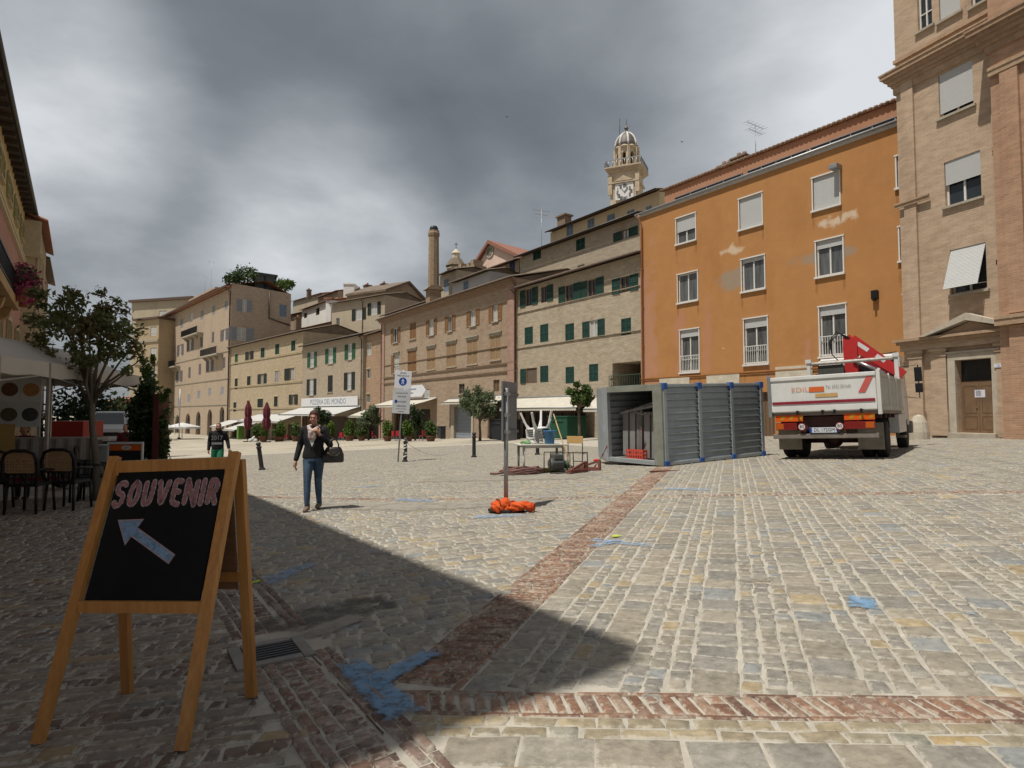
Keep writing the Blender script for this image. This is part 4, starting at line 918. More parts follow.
# --- brown house with ochre shutters
def brown():
    wall=wallmat('warm_brown_brick',(.35,.25,.165),(.29,.195,.125),(.33,.25,.17),bw=.3,rh=.09,stain=(.65,.52,.42),stain_amt=.4)
    PL,PR=main(381.5),main(516.2); b=Bld('brick_house','warm brown brick house with ochre shutters, heavy window lintels and a grey garage door','building',PL,PR,11,EYE+9,wall)
    b.H=b.uz(450,299)[1]
    cr=lambda x0,y0,x1,y1:(370+x0/3.341,210+y0/3.341,370+x1/3.341,210+y1/3.341)
    k=dict(shm=brownsh,frame=whitefr,depth=.16,sill=True)
    for x0,y0,x1,y1,sh,pn in ((78,394,94,443,'open',glass),(197,366,214,418,'open',curtain),(261,353,275,405,'open',glass),(335,335,354,387,'open',curtain),(410,318,428,372,'open',curtain)):
        b.win(*cr(x0,y0,x1,y1),sh=sh,pane=pn,**{**k,'shW':.62})
    b.win(*cr(133,377,154,431),sh='closed',**k)
    b.win(*cr(79,484,97,546),sh='left',pane=curtain,lintel=stonetrim,**{**k,'shW':.6})
    for i,(x0,y0,x1,y1) in enumerate(((126,470,155,541),(191,462,218,534),(256,447,288,524),(325,434,359,516),(402,420,437,501))):
        b.win(*cr(x0,y0,x1,y1),sh='closed',**{**k,'shm':brownsh if i==0 else tansh},lintel=stonetrim)
    b.win(*cr(180,599,199,627),roll=1.,sill=False); b.win(*cr(297,581,316,614),pane=glass,frame=woodfr,sill=True); b.win(*cr(412,567,432,606),pane=mat('mesh_pane',(.12,.1,.06),.7,.2,9),frame=woodfr,sill=False)
    for yl in ((370+250/3.341,210+540/3.341),(370+250/3.341,210+563/3.341)): b.string(b.uz(*yl)[1],.16,.09,mat('brown_string',(.27,.19,.13),.9,.2,4))
    b.string(b.uz(450,356)[1],.1,.05,mat('brown_string',(.27,.19,.13)))
    u0,z0,u1,z1=b.rect(454.5,406.5,472,441); d=b.opening((u0,0,u1,z1),.2,'garage_door',mat('grey_garage_door',(.24,.27,.31),.5,.06,2))
    mb=MB()
    for q in range(12): z=.1+z1*q/12; mb.box(u0+.02,.172,z,u1-.02,.188,z+.05)
    mb.build('door_ribs',mat('grey_garage_rib',(.21,.24,.28),.5,.06,2),d)
    mb=MB(); mb.box(u0-.55,-.1,0,u0-.003,-.003,z1+.25); mb.box(u1+.003,-.1,0,u1+.3,-.003,z1+.25); mb.box(u0-.003,-.1,z1+.003,u1+.003,-.003,z1+.25); b.part('door_surround',mb,mat('pale_door_stone',(.42,.375,.30)))
    b.awning(u0-1.,u1-.4,z1+.75,.9,.35)
    u0,z0,u1,z1=b.rect(393,400,437,440); d=b.opening((u0+.4,0,u1-1.5,z1-1.0),.6,'shopfront',mat('dark_shopfront',(.035,.028,.022),.4,.5,1.2)); 
    mb=MB()
    for q in range(4): x=u0+.4+(u1-u0-1.9)*q/3; mb.box(x-.08,.25,0,x+.08,.4,z1-1.)
    mb.build('shop_frame',mat('brown_shop_frame',(.11,.06,.035)),d)
    b.awning(u0-.3,u1,z1+.1,2.6,.7)
    u0,z0,u1,z1=b.rect(488,398,514,440); d=b.opening((u0+.2,0,u1-.3,z1-.2),.6,'shopfront',mat('dark_shopfront',(.035,.028,.022),.4,.5,1.2)); b.awning(u0,u1,z1+.2,1.6,.5)
    # pink corner strip and hanging arrow sign
    mb=MB(); mb.box(b.W-1.15,-.12,0,b.W-.1,-.003,b.H-.05); b.part('corner_pilaster',mb,wallmat('pinkish_brick',(.37,.21,.155),(.33,.185,.13),(.35,.22,.16),bw=.3,rh=.09))
    mb=MB(); mb.box(.15,-.1,0,.9,-.003,b.H-.05); b.part('corner_pilaster',mb,wallmat('pinkish_brick',(0,0,0),(0,0,0),(0,0,0)))
    u,z=b.uz(423,391); s_=b.uz(408,391)[0]; e_=b.uz(432,391)[0]; h=.62
    mb=MB(); mb.prism([(s_,z-h),(e_-.9,z-h),(e_,z),(e_-.9,z+h),(s_,z+h)],.06,'y',-.75); a=b.part('arrow_sign',mb,mat('white_sign',(.62,.63,.66),.5,.04,4))
    mb=MB(); mb.tube([(u,-.7,z),(u,-.002,z)],.03,6); mb.build('bracket',metal_dark,a)
    mb=MB()
    for q,L_ in ((.2,.65),(-.2,.5)): mb.box(s_+.6,-.757,z+q-.07,s_+.6+(e_-s_)*L_*.8,-.7515,z+q+.07)
    mb.build('print',mat('grey_print',(.2,.22,.3),.6,.3,12),a)
    b.pipe(b.W-.05,.2,b.H,m=mat('pink_pipe',(.2,.11,.08),.6,.1,5)); b.pipe(.08,.2,b.H)
    b.finish(); b.cornice(b.H-.55,((.08,.18),(.2,.14),(.36,.16),(.5,.08)),mat('brown_cornice',(.28,.19,.13),.9,.2,4)); b.roof(over=.7,pitch=.24,m=tile2); b.gutter(.7)
    M=Matrix.Translation(b.root.location)@Matrix.Rotation(b.ang,4,'Z')
    return b
brown()
# --- narrow house, pizzeria, long green-shuttered row: the row bends gently
pz=lineP(-18,362.5,main(364).y); gr=lineP(-60,302,pz(302).y)
def narrow():
    wall=wallmat('orange_brown_brick',(.36,.225,.13),(.31,.185,.105),(.34,.23,.15),bw=.3,rh=.09,stain_amt=.35)
    PL,PR=pz(362.6,.6),main(381.2,.3); b=Bld('narrow_house','narrow orange brown brick house squeezed between the pizzeria and the brown house','building',PL,PR,9,EYE+9,wall); b.H=b.uz(373,334)[1]
    cr=lambda x0,y0,x1,y1:(220+x0/5.12,300+y0/5.12,220+x1/5.12,300+y1/5.12)
    k=dict(frame=whitefr,trim=creamtrim,tw=.12,depth=.14,sill=False)
    for r_,p in (((752,224,776,282),'c'),((752,352,771,402),'g'),((750,480,769,527),'g'),((822,208,838,268),'c'),((826,347,838,398),'c'),((824,470,837,522),'g')): b.win(*cr(*r_),pane=curtain if p=='c' else glass,**k)
    u0,z0,u1,z1=b.rect(364,412,379,440); b.opening((u0+.2,0,u1-.2,z1-.6),.5,'shopfront',mat('dark_shopfront',(.035,.028,.022),.4,.5,1.2)); b.awning(u0-.2,u1,z1+.3,2.2,.8)
    b.finish(); b.roof(over=.5,pitch=.28,m=tile2); b.gutter(.5)
narrow()
def pizzeria():
    wall=wallmat('greyish_beige_brick',(.37,.29,.20),(.32,.245,.16),(.36,.29,.21),bw=.3,rh=.09,stain_amt=.3)
    PL,PR=pz(302),pz(362.4); b=Bld('pizzeria','greyish beige house with bright green and dark shutters above the white pizzeria sign and awning','building',PL,PR,10,EYE+9,wall); b.H=b.uz(332,341)[1]
    cr=lambda x0,y0,x1,y1:(220+x0/5.12,300+y0/5.12,220+x1/5.12,300+y1/5.12)
    k=dict(pane=curtain,frame=whitefr,depth=.14)
    for r_ in ((461,268,483,345),(554,247,580,325),(655,225,677,304)): b.win(*cr(*r_),sh='open',shm=greensh2,**{**k,'shW':.9})
    for r_ in ((458,404,480,487),(652,370,674,460)): b.win(*cr(*r_),sh='open',shm=darksh,**{**k,'shW':.95})
    b.win(*cr(552,386,577,471),sh='closed',shm=darksh,**k)
    u0,za=b.uz(303,405.5); u1,zb2=b.uz(359.5,397.5); z=(za+zb2)/2; h=.62
    mb=MB(); mb.bbox(u0,-.28,z-h,u1,-.14,z+h,.03); sg=b.part('sign_board',mb,mat('white_sign_board',(.62,.62,.62),.5,.05,2))
    mb=MB(); textmb(mb,'PIZZERIA DEL MONDO',1.05,((u0+u1)/2,-.285,z-.02),(1,0,0),(0,0,1),.0,squash=.86*(u1-u0)*.72/9.4*.9); mb.build('lettering',mat('grey_blue_letters',(.16,.18,.24),.6,.1,5),sg)
    mb=MB()
    for q in range(4): x=u0+.5+(u1-u0-1)*q/3; mb.box(x-.04,-.139,z-.3,x+.04,-.003,z+.3)
    mb.build('bracket',metal_dark,sg)
    b.awning(.2,b.W-.3,z-h-.1,3.6,1.05,m=mat('pale_grey_awning',(.44,.435,.42),.85,.06,2))
    za=z-h-1.4
    for a,c in ((.6,2.2),(2.9,4.6),(5.4,b.W-.5)): d=b.opening((a,0,c,za),.5,'shopfront',mat('brown_shopfront',(.08,.05,.03),.5,.4,1.5))
    for x in (.5,2.5,5.,b.W-.3): mb=MB(); mb.box(x-.16,-.1,0,x+.16,-.003,za-.2); b.part('wood_pillar',mb,mat('brown_wood_pillar',(.2,.11,.05),.7,.2,4))
    b.finish(); b.roof(over=.6,pitch=.28,m=tile2); b.gutter(.6,m=metal_dark); b.pipe(b.W-.2,.2,b.H,m=metal_dark)
pizzeria()
def rowhouse():
    wall=wallmat('yellow_beige_brick',(.41,.315,.19),(.355,.265,.155),(.40,.315,.20),bw=.3,rh=.09,stain_amt=.3)
    PL,PR=gr(229.5),gr(302); b=Bld('long_house','long yellowish brick house with cream string courses left of the pizzeria','building',PL,PR,11,EYE+10,wall); b.H=b.uz(265,340)[1]
    cr=lambda x0,y0,x1,y1:(220+x0/5.12,300+y0/5.12,220+x1/5.12,300+y1/5.12)
    k=dict(frame=woodfr,trim=creamtrim,tw=.2,depth=.14,sill=False,pane=glass)
    b.win(*cr(77,277,92,331),sh='closed',**{**k,'shm':greensh2})
    b.win(*cr(146,264,156,313),sh='open',shm=darksh,**{**k,'shW':1.5,'pane':curtain})
    for r_ in ((209,244,229,295),(283,225,304,278),(365,207,387,260)): b.win(*cr(*r_),sh='closed',shm=greensh,**k)
    for r_ in ((76,402,91,457),(139,390,157,443)): b.win(*cr(*r_),sh='closed',shm=darksh,**k)
    b.win(*cr(208,378,224,432),sh='open',shm=darksh,**{**k,'shW':1.3,'pane':curtain}); b.win(*cr(282,363,301,423),sh='closed',shm=greysh,**k); b.win(*cr(360,347,382,408),sh='left',shm=darksh,**{**k,'shW':2.2,'pane':curtain})
    for r_ in ((69,524,84,571),(138,515,151,549),(192,506,221,554),(277,494,296,546)): b.win(*cr(*r_),sh='closed',shm=darksh,**k)
    b.win(*cr(370,484,382,535),sh='open',shm=darksh,**{**k,'shW':1.2,'pane':curtain})
    for y in (302,437,558): b.string(b.uz(220+230/5.12,300+y/5.12)[1],.28,.1,creamtrim)
    za=b.uz(265,422)[1]
    for x0,x1 in ((232,238),(246,250.5),(256,262),(272,280),(288,294)):
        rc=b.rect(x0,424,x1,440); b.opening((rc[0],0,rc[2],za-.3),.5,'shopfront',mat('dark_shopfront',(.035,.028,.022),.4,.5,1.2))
    for x0,x1,y in ((230,243,419),(243.5,256,422),(259,301,413)):
        rc=b.rect(x0,y,x1,440); b.awning(rc[0],rc[2],rc[3]-.2,3.6,1.1,m=mat('pale_grey_awning',(.44,.435,.42)))
    b.finish(); b.roof(over=.6,pitch=.26,m=tile2,per=.3); b.gutter(.6); b.pipe(.1,.2,b.H)
rowhouse()
tl=lineP(-40,229,gr(229).y-.6)
def tallhouse():
    wall=wallmat('pinkish_beige_brick',(.40,.30,.205),(.345,.25,.165),(.385,.30,.21),bw=.3,rh=.09,stain_amt=.3)
    PL,PR=tl(156.5),tl(229); b=Bld('tall_house','tallest pinkish brick palace with ground floor arches, balconies and a roof garden','building',PL,PR,34,EYE+20,wall); b.H=b.uz(193,305.5)[1]
    cr=lambda x,y:(120+x/3.84,250+y/3.84)
    def w(x,y,ww,hh,**k):
        px,py=cr(x,y); a=ww/3.84/2; c=hh/3.84/2; b.win(px-a,py-c,px+a,py+c,sill=False,depth=.14,frame=whitefr,**k)
    for x,y in ((160,315),(197,298),(237,282),(315,250),(360,231),(408,212)): w(x,y,11,36,sh='closed',shm=greysh)
    w(274,262,11,36,pane=curtain)
    for i,(x,y) in enumerate(((158,402),(197,396),(232,384),(270,365),(313,350),(357,335),(402,325))):
        w(x,y,9,42,**(dict(sh='open',shm=mauvesh,pane=curtain,shW=1.8) if i in (1,2,3,6) else dict(sh='closed',shm=mauvesh)))
    for i,(x,y) in enumerate(((155,506),(188,492),(228,485),(267,471),(307,458),(345,445),(400,433))):
        w(x,y,9,42,**(dict(sh='open',shm=mauvesh,pane=curtain,shW=1.7) if i in (0,2,5) else dict(sh='closed',shm=mauvesh)))
    for x,y in ((228,583),(265,570),(303,556),(345,545),(393,540)): w(x,y,11,30,sh='closed',shm=greysh)
    for x,y in ((182,640),(220,633),(260,627),(300,620),(344,612),(391,602)):
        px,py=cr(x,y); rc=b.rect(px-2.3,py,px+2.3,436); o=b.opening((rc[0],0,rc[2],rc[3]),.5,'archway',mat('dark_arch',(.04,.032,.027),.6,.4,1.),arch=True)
    for (x0,x1,yb,yt) in ((235,297,325,288),(308,372,402,378),(152,210,450,425)):
        (a,yb_),(c,yt_)=cr(x0,yb),cr(x1,yt); u0,z0,u1,z1=b.rect(a,yt_,c,yb_,yo=-1.2); mb=MB(); mb.box(u0,-1.3,z0-.3,u1,-.003,z0-.02)
        for q in range(4): x=u0+.4+(u1-u0-.8)*q/3; mb.prism([(-.004,z0-.32),(-1.,z0-.32),(-.004,z0-1.2)],.25,'x',x)
        bl=b.part('balcony',mb,stonetrim); mb=MB(); mb.box(u0,-1.28,z0+1.25,u1,-1.2,z0+1.35)
        for q in range(int((u1-u0)/.3)): x=u0+.1+q*.3; mb.box(x-.03,-1.26,z0-.015,x+.03,-1.2,z0+1.25)
        mb.build('railing',metal_dark,bl)
    for p in ((285,420,.10),(285,512,.08),(280,600,.1)): b.string(b.uz(*cr(p[0],p[1]))[1],.2,.08,stonetrim)
    # side wall windows (right-hand wall)
    for x0,y0,x1,y1 in ((470,190,486,238),(449,297,483,348)):
        (a,c),(d,e)=cr(x0,y0),cr(x1,y1); b.win(a,c,d,e,right=True,sh='open',shm=greysh,pane=curtain,sill=False,depth=.14,shW=1.1 if x0==470 else 1.5)
    (a,c),(d,e)=cr(612,210),cr(640,256); b.win(a,c,d,e,right=True,sh='closed',shm=bluesh,sill=False,depth=.14)
    b.D=b.uzR(290.5,330)[0]
    b.finish()
    W_,H_=b.W,b.H
    # blank side wall rising above the eave, with the roof garden behind it
    zt1=b.uzR(233,283)[1]; dR=b.D; zt2=b.uzR(289,296)[1]
    mb=MB(); mb.prism([(0.02,H_+.0),(dR,H_+.0),(dR,max(zt2,H_+.3)),(0.02,zt1)],.5,'x',W_-.5); b.part('parapet',mb,wall)
    mb=MB(); mb.tube([(W_+.12,dR*.62,H_+.2),(W_+.12,dR*.62,H_-5.2),(W_+.12,dR*.99,H_-6.2)],.16,6); b.part('downpipe',mb,copper)
    mb=MB(); mb.box(-.4,-1.1,H_+.002,W_+.2,-.2,H_+.35); mb.add([(-.5,-1.2,H_+.36),(W_+.3,-1.2,H_+.36),(W_+.0,7,H_+2.4),(-.5,7,H_+2.4),(-.5,b.D,H_+.3),(W_-.6,b.D,H_+.3)],[(0,1,2,3),(3,2,5,4)]); b.part('roof',mb,tile3)
    b.gutter(1.1,m=copper,r=.14); b.pipe(W_-.3,.3,H_,over=1.,r=.13)
    M=Matrix.Translation(b.root.location)@Matrix.Rotation(b.ang,4,'Z')
    def onroof(px,py,back): 
        u,z=b.uz(px,py,back); return M@Vector((u,back,z))
    for i,(px,py,rx,rz,lab) in enumerate(((245,276,2.2,2.0,'larger round shrub on the roof terrace of the tallest house'),(233,280,1.6,1.5,'small dark shrub at the front corner of the roof terrace'),(285,285,1.8,1.2,'bush hanging over the rear end of the roof terrace wall'))):
        dY=(2.5,1.5,16.)[i]; 
        r=ray(px,py)
        k=M.inverted()
        # point on the roof strip a metre behind the side wall
        tt=(b.PR-b.X*1.6).dot(b.X)/Vector((r.x,r.y)).dot(b.X); P=Vector((r.x*tt,r.y*tt,EYE+r.z*tt))
        t=thing('terrace_shrub',lab,'shrub',P,0,'roof garden shrubs')
        leafobj('foliage',[((0,0,0),(rx,rx,rz)),((rx*.5,.3,rz*.35),(rx*.6,rx*.6,rz*.6)),((-rx*.5,-.3,.1),(rx*.6,rx*.6,rz*.6))],900,.5,(GREENS,DARKG,LIME)[i],20+i,t)
        mb=MB(); mb.tube([(0,0,-rz-.8),(0,0,.2)],.12,6); mb.bbox(-.7,-.5,-rz-1.5,.7,.5,-rz-.4,.05); mb.build('planter',mat('terracotta',(.3,.13,.07),.8,.2,5),t)
    (x0,y0),(x1,y1)=(253,271.5),(277.5,284)
    tt=lambda px,py:(lambda r:(lambda t:Vector((r.x*t,r.y*t,EYE+r.z*t)))((b.PR-b.X*2.4).dot(b.X)/Vector((r.x,r.y)).dot(b.X)))(ray(px,py))
    A,B_=tt(x0,y0),tt(x1,y0+6); t=thing('roof_pergola','flat dark canopy with posts among the shrubs on the roof of the tallest house','canopy',(A.x,A.y,b.zb+H_+.3),b.ang+math.pi/2); L_=(B_.xy-A.xy).length; hz=A.z-(b.zb+H_+.3)
    mb=MB(); mb.bbox(0,-.2,hz-.5,L_,4,hz,.05); mb.build('canopy_top',mat('dark_canopy',(.05,.06,.065),.6,.2,3),t)
    mb=MB()
    for x in (.3,L_*.5,L_-.3):
        for y in (0,3.7): mb.box(x-.1,y-.1,-.5,x+.1,y+.1,hz-.5)
    mb.build('posts',metal_dark,t)
    mb=MB(); mb.box(.2,.2,.4,L_-.2,.3,hz-.6); mb.build('screen',mat('smoked_screen',(.08,.1,.1),.3,.1,2),t)
    # lift house on the roof
    u0,z0=b.uz(190,296,10); u1,z1=b.uz(221,288,10); mb=MB(); mb.box(u0,9,H_,u1,14,z1-.4); mb.box(u0-.6,8.4,z1-.398,u1+.6,14.6,z1); b.part('rooftop_hut',mb,wall)
    antenna(onroof(211,288,9),7.,.5,'tall thin tv aerial above the eave of the tallest house')
    antenna(onroof(205,291,9),4.,1.2,'short tv aerial left of the tall one on the tallest house')
tallhouse()
# ------------------------------------------------------------------ houses of the upper town behind the row
def mo(px,off):
    return (main(px,off) if px>381.5 else pz(px,off) if px>302 else gr(px,off)).y
def hbox(name,label,x0,y0,x1,y1,Y0,Y1,depth,wall,roofm=None,zb=0.,pitch=.22,over=.5,cat='building',per=.4):
    a,c=at(x0,y0,Y0),at(x1,y1,Y1); b=Bld(name,label,cat,(a.x,a.y),(c.x,c.y),depth,(a.z+c.z)/2,wall,zb=zb); b.rm=roofm; b.pt=pitch; b.ov=over; b.pr=per; return b
def fin(b,gut=True):
    b.finish()
    if b.rm: b.roof(over=b.ov,pitch=b.pt,m=b.rm,per=b.pr)
    if gut and b.rm: b.gutter(b.ov)
plainbeige=wallmat('beige_render',(.38,.31,.215),(.39,.32,.22),(.385,.315,.215),bw=1.5,rh=.9,ms=0.,stain_amt=.4)
plaincream=wallmat('cream_render',(.50,.41,.28),(.51,.42,.29),(.505,.415,.285),bw=1.5,rh=.9,ms=0.,stain_amt=.3)
plainwhite=wallmat('white_render',(.62,.60,.56),(.63,.61,.57),(.625,.605,.565),bw=1.5,rh=.9,ms=0.,stain_amt=.25)
plainbrick=wallmat('brown_rubble_brick',(.33,.235,.155),(.27,.185,.12),(.32,.245,.17),bw=.32,rh=.1,stain_amt=.45)
plaingrey=wallmat('grey_render',(.37,.365,.36),(.38,.375,.37),(.375,.37,.365),bw=1.5,rh=.9,ms=0.,stain_amt=.4)
pinkr=wallmat('pale_pink_render',(.60,.43,.33),(.61,.44,.34),(.605,.435,.335),bw=1.5,rh=.9,ms=0.,stain_amt=.2)
K=dict(sill=False,depth=.14,frame=whitefr)
b=hbox('beige_house','beige house with dark shuttered windows peeping over the pizzeria roof',332,309,385,289.5,mo(332,12)-7,mo(385,12)-5,9,plainbeige,tile2)
for r_,p in (((336,318,339.5,326),dark),((355.5,308.5,362.5,320),curtain),((371,302.5,377.5,314.5),curtain)): b.win(*r_,sh='open' if p is curtain else None,shm=darksh,pane=p,**K)
b.pipe(b.uz(363,310)[0],0,b.H); fin(b)
a,c=at(385.5,300,mo(385.5,12)),at(424,300,mo(385.5,12)+9); b=Bld('gabled_house','brown brick gable end with one small dark window left of the tall chimney','building',(a.x,a.y),(c.x,c.y),9,at(385,291,mo(385.5,12)).z,plainbrick,zb=0.)
b.win(406,296,411,303,pane=dark,**{**K,'frame':woodfr})
b.finish(); mb=MB(); ap=b.uz(408,283); mb.prism([(0,b.H),(b.W,b.H),(ap[0],ap[1])],8.9,'y',.02); b.part('gable',mb,plainbrick)
mb=MB()
for (p,q) in (((-.4,b.H-.1),ap),((b.W+.4,b.H-.1),ap)): mb.prism([p,q,(q[0],q[1]+.35),(p[0],p[1]+.35)],9.4,'y',-.4)
b.part('roof',mb,tile2)
b=hbox('low_house','low brick house with a sloping grey brown roof at the foot of the tall chimney',384,316,430,302,mo(384,6),mo(430,6),5,plainbrick,tile2,per=.3); fin(b)
b=hbox('white_house','bright white house with two small windows above the long yellowish house',302,310,331,300.5,141,128,9,plainwhite,tile3)
b.win(304,313,307,318,pane=dark,**{**K,'frame':woodfr}); b.win(316,308,319.5,315,pane=dark,**{**K,'frame':woodfr}); fin(b)
b=hbox('white_annexe','white annexe wall to the right of the bright white house',331,299,346,304,128,134,1.2,plainwhite,None); fin(b)
mb=MB(); mb.box(-.3,-.3,b.H+.002,b.W+.3,1.5,b.H+.3); b.part('roof',mb,tile3)
b=hbox('pink_house','small pinkish house with a red roof and chimneys behind the white house',318,298,338,291,165,155,8,plainbrick,tile3); fin(b)
b=hbox('brown_house','small brown house between the roof garden and the white house',288,318,303,310,150,145,6,plainbrick,tile2); fin(b)
b=hbox('distant_house','farther brown house with a tiled roof above the small brown house',293,303,322,292,185,172,8,plainbeige,tile3); fin(b)
b=hbox('stair_tower','small white block like a lift tower standing above the rooftops',343.5,284,354,285,150,150,4,plainwhite,None); fin(b)
mb=MB(); mb.box(-.15,-.15,b.H+.002,b.W+.15,4.2,b.H+.25); mb.box(.3,1,b.H+.252,.9,1.6,b.H+.9); b.part('parapet',mb,plainwhite)
b=hbox('tile_shed','low brick shed with a sagging tiled roof in front of the beige house',292,334,334,319,127,114,5,plainbrick,tile,per=.3); fin(b)
for i,(px,py,Y,w,h,lab) in enumerate(((359,289.5,120,.6,2.2,'brick chimney on the roof ridge left of the beige house'),(367.5,285.5,118,.6,2.4,'stubby chimney with a cap beside the beige house roof'),(384,284,112,.5,1.4,'thin brick chimney at the right end of the beige house roof'),(309,290,160,.5,1.3,'small chimney on the far roofs left of the white house'),(298,318,122,.5,1.4,'pale chimney on the low shed roof'))):
    P=at(px,py,Y); t=thing('roof_chimney',lab,'chimney',(P.x,P.y,P.z-h-1.),.6,'small chimneys on the old roofs')
    mb=MB(); mb.bbox(-w,-w,0,w,w,h+1,.03); mb.bbox(-w-.12,-w-.12,h+.85,w+.12,w+.12,h+1.05,.03); mb.build('stack',mat('chimney_brick',(.2,.14,.1)),t); mb=MB(); mb.tube([(0,0,h+1.04),(0,0,h+1.5)],.2,8); mb.build('pot',mat('terracotta',(.3,.13,.07),.8,.2,5),t)
# tall brick chimney stack
CY=mo(433.5,4.5); P=at(433.5,290,CY); t=thing('brick_chimney','tall slender brick chimney stack with a dark cap above the brown house','chimney',(P.x,P.y,0),.45); zt_=at(433.5,226,CY).z; zb0=at(433,288,CY).z
sc=CY/F; cb_=mat('chimney_stack_brick',(.27,.195,.13),.9,.25,2.5,bump=.3,bscale=14,stretch=(1,1,2))
mb=MB(); mb.bbox(-2.9*sc*2.1,-2.9*sc*2.1,zb0-8,2.9*sc*2.1,2.9*sc*2.1,zb0-.3,.05); mb.add([],[]); mb.prism([(-1.1,zb0-.3),(1.1,zb0-.3),(.6,zb0+.2),(-.6,zb0+.2)],1.6,'y',-.8); mb.build('base',cb_,t)
mb=MB(); mb.lathe([(5.9*sc,zb0-.2),(5.3*sc,zt_-1.3),(5.9*sc,zt_-1.25),(6.2*sc,zt_-.95),(5.6*sc,zt_-.8),(5.5*sc,zt_-.6)],10); mb.build('shaft',cb_,t)
mb=MB(); mb.lathe([(4.6*sc,zt_-.6),(4.4*sc,zt_-.3),(3.4*sc,zt_-.05),(1.,zt_),(.0,zt_)] if False else [(4.6*sc,zt_-.6),(4.4*sc,zt_-.3),(3.2*sc,zt_-.05),(.01,zt_)],12); mb.build('cap',metal_dark,t)
# dormers and little houses right of it
b=hbox('dormer_house','narrow beige house with a grey shutter just right of the tall chimney',440,276,457,270,mo(440,7),mo(457,7),5,plainbeige,tile2,per=.3); b.win(444,279,449,292,sh='closed',shm=bluesh,**K); fin(b)
b=hbox('grey_dormer','long pale grey dormer with one shuttered window above the brown house',452.5,283,489,272,mo(452,4.2),mo(489,4.2),4,plaingrey,tile2,per=.3); b.win(463.5,281,468.5,290,sh='closed',shm=bluesh,**K); fin(b)
b=hbox('brick_dormer','brick dormer beside the upper house with a dark blue window',492,270,519,259,mo(492,8),mo(519,8),4,plainbrick,tile2,per=.3); b.win(509.5,262,515,272,sh='closed',shm=mat('navy_shutter',(.04,.06,.12),.6,.2,5),**K); fin(b)
b=hbox('crumbling_wall','crumbling brick wall stub standing behind the narrow beige house',450,270,474,266,80,76,2,plainbrick,None); fin(b)
mb=MB(); 
for q in range(6): mb.box(b.W*q/6,.1,b.H+.002,b.W*(q+.7)/6,1.6,b.H+.2+.5*((q*7)%3)/2)
b.part('rubble',mb,plainbrick)
# pale pink church gable
a,c=at(474,270,100),at(522,270,92); b=Bld('church','pale pink church gable with a round window above the rooftops','church',(a.x,a.y),(c.x,c.y),20,at(480,271,99).z,pinkr,zb=3.)
ap=b.uz(490.5,244.5); l=b.uz(470,269); rgt=b.uz(524,255)
b.H=b.uz(495,267)[1]
u,z=b.uz(490,252); 
b.win(484,265,488,270.5,pane=curtain,**{**K}); b.finish()
zl=b.H; mb=MB(); mb.prism([(-.2,zl),(b.W+.2,zl),(ap[0],ap[1])],19,'y',.02); g_=b.part('gable',mb,pinkr)
mb=MB(); mb.lathe([(.95,0),(.95,.12),(.72,.12),(.72,0)],20,(u,-.12,z),axis='y'); mb.build('window_ring',stonetrim,g_); mb=MB(); mb.lathe([(.71,0),(.001,0)],20,(u,-.03,z),axis='y'); mb.build('round_window',glass,g_)
mb=MB()
for p in ((-.9,zl-.25),(b.W+.9,zl-.25)): mb.prism([p,(ap[0],ap[1]+.05),(ap[0],ap[1]+.65),(p[0],p[1]+.45)],20,'y',-.6)
b.part('roof',mb,mat('red_brown_verge',(.26,.12,.085),.85,.2,4))
mb=MB(); mb.box(-.5,-.35,zl-.5,b.W+.5,-.003,zl-.1); b.part('cornice',mb,mat('red_brown_verge',(0,0,0)))
# small church lantern
P=at(456,268,140); sc=140/F; z0=P.z; t=thing('church_lantern','small stone lantern turret with a cross far behind the chimney','turret',(P.x,P.y,0),.4)
h=lambda py:at(456,py,140).z
mb=MB(); mb.lathe([(9.*sc,0),(9.*sc,h(270)),(10*sc,h(269.5)),(10*sc,h(268.5)),(8*sc,h(268))],8); mb.build('drum',plainbeige,t)
mb=MB(); mb.lathe([(11*sc,h(266.5)),(10*sc,h(265)),(5.5*sc,h(258.8)),(4.2*sc,h(258.5))],8); mb.build('roof',tile2,t)
mb=MB(); mb.lathe([(7.5*sc,h(268)),(7.5*sc,h(266.4))],8); mb.build('neck',plainbeige,t)
mb=MB(); mb.lathe([(4.*sc,h(258.6)),(4.*sc,h(254)),(4.8*sc,h(253.7)),(4.5*sc,h(253)),(2*sc,h(250.5)),(.6*sc,h(249)),(.01,h(248.6))],8); mb.build('cupola',plaincream,t)
mb=MB(); mb.tube([(0,0,h(249)),(0,0,h(242))],.07,6); mb.bar((-.45,0,h(244.3)),(.45,0,h(244.3)),.1); mb.build('cross',metal_dark,t)
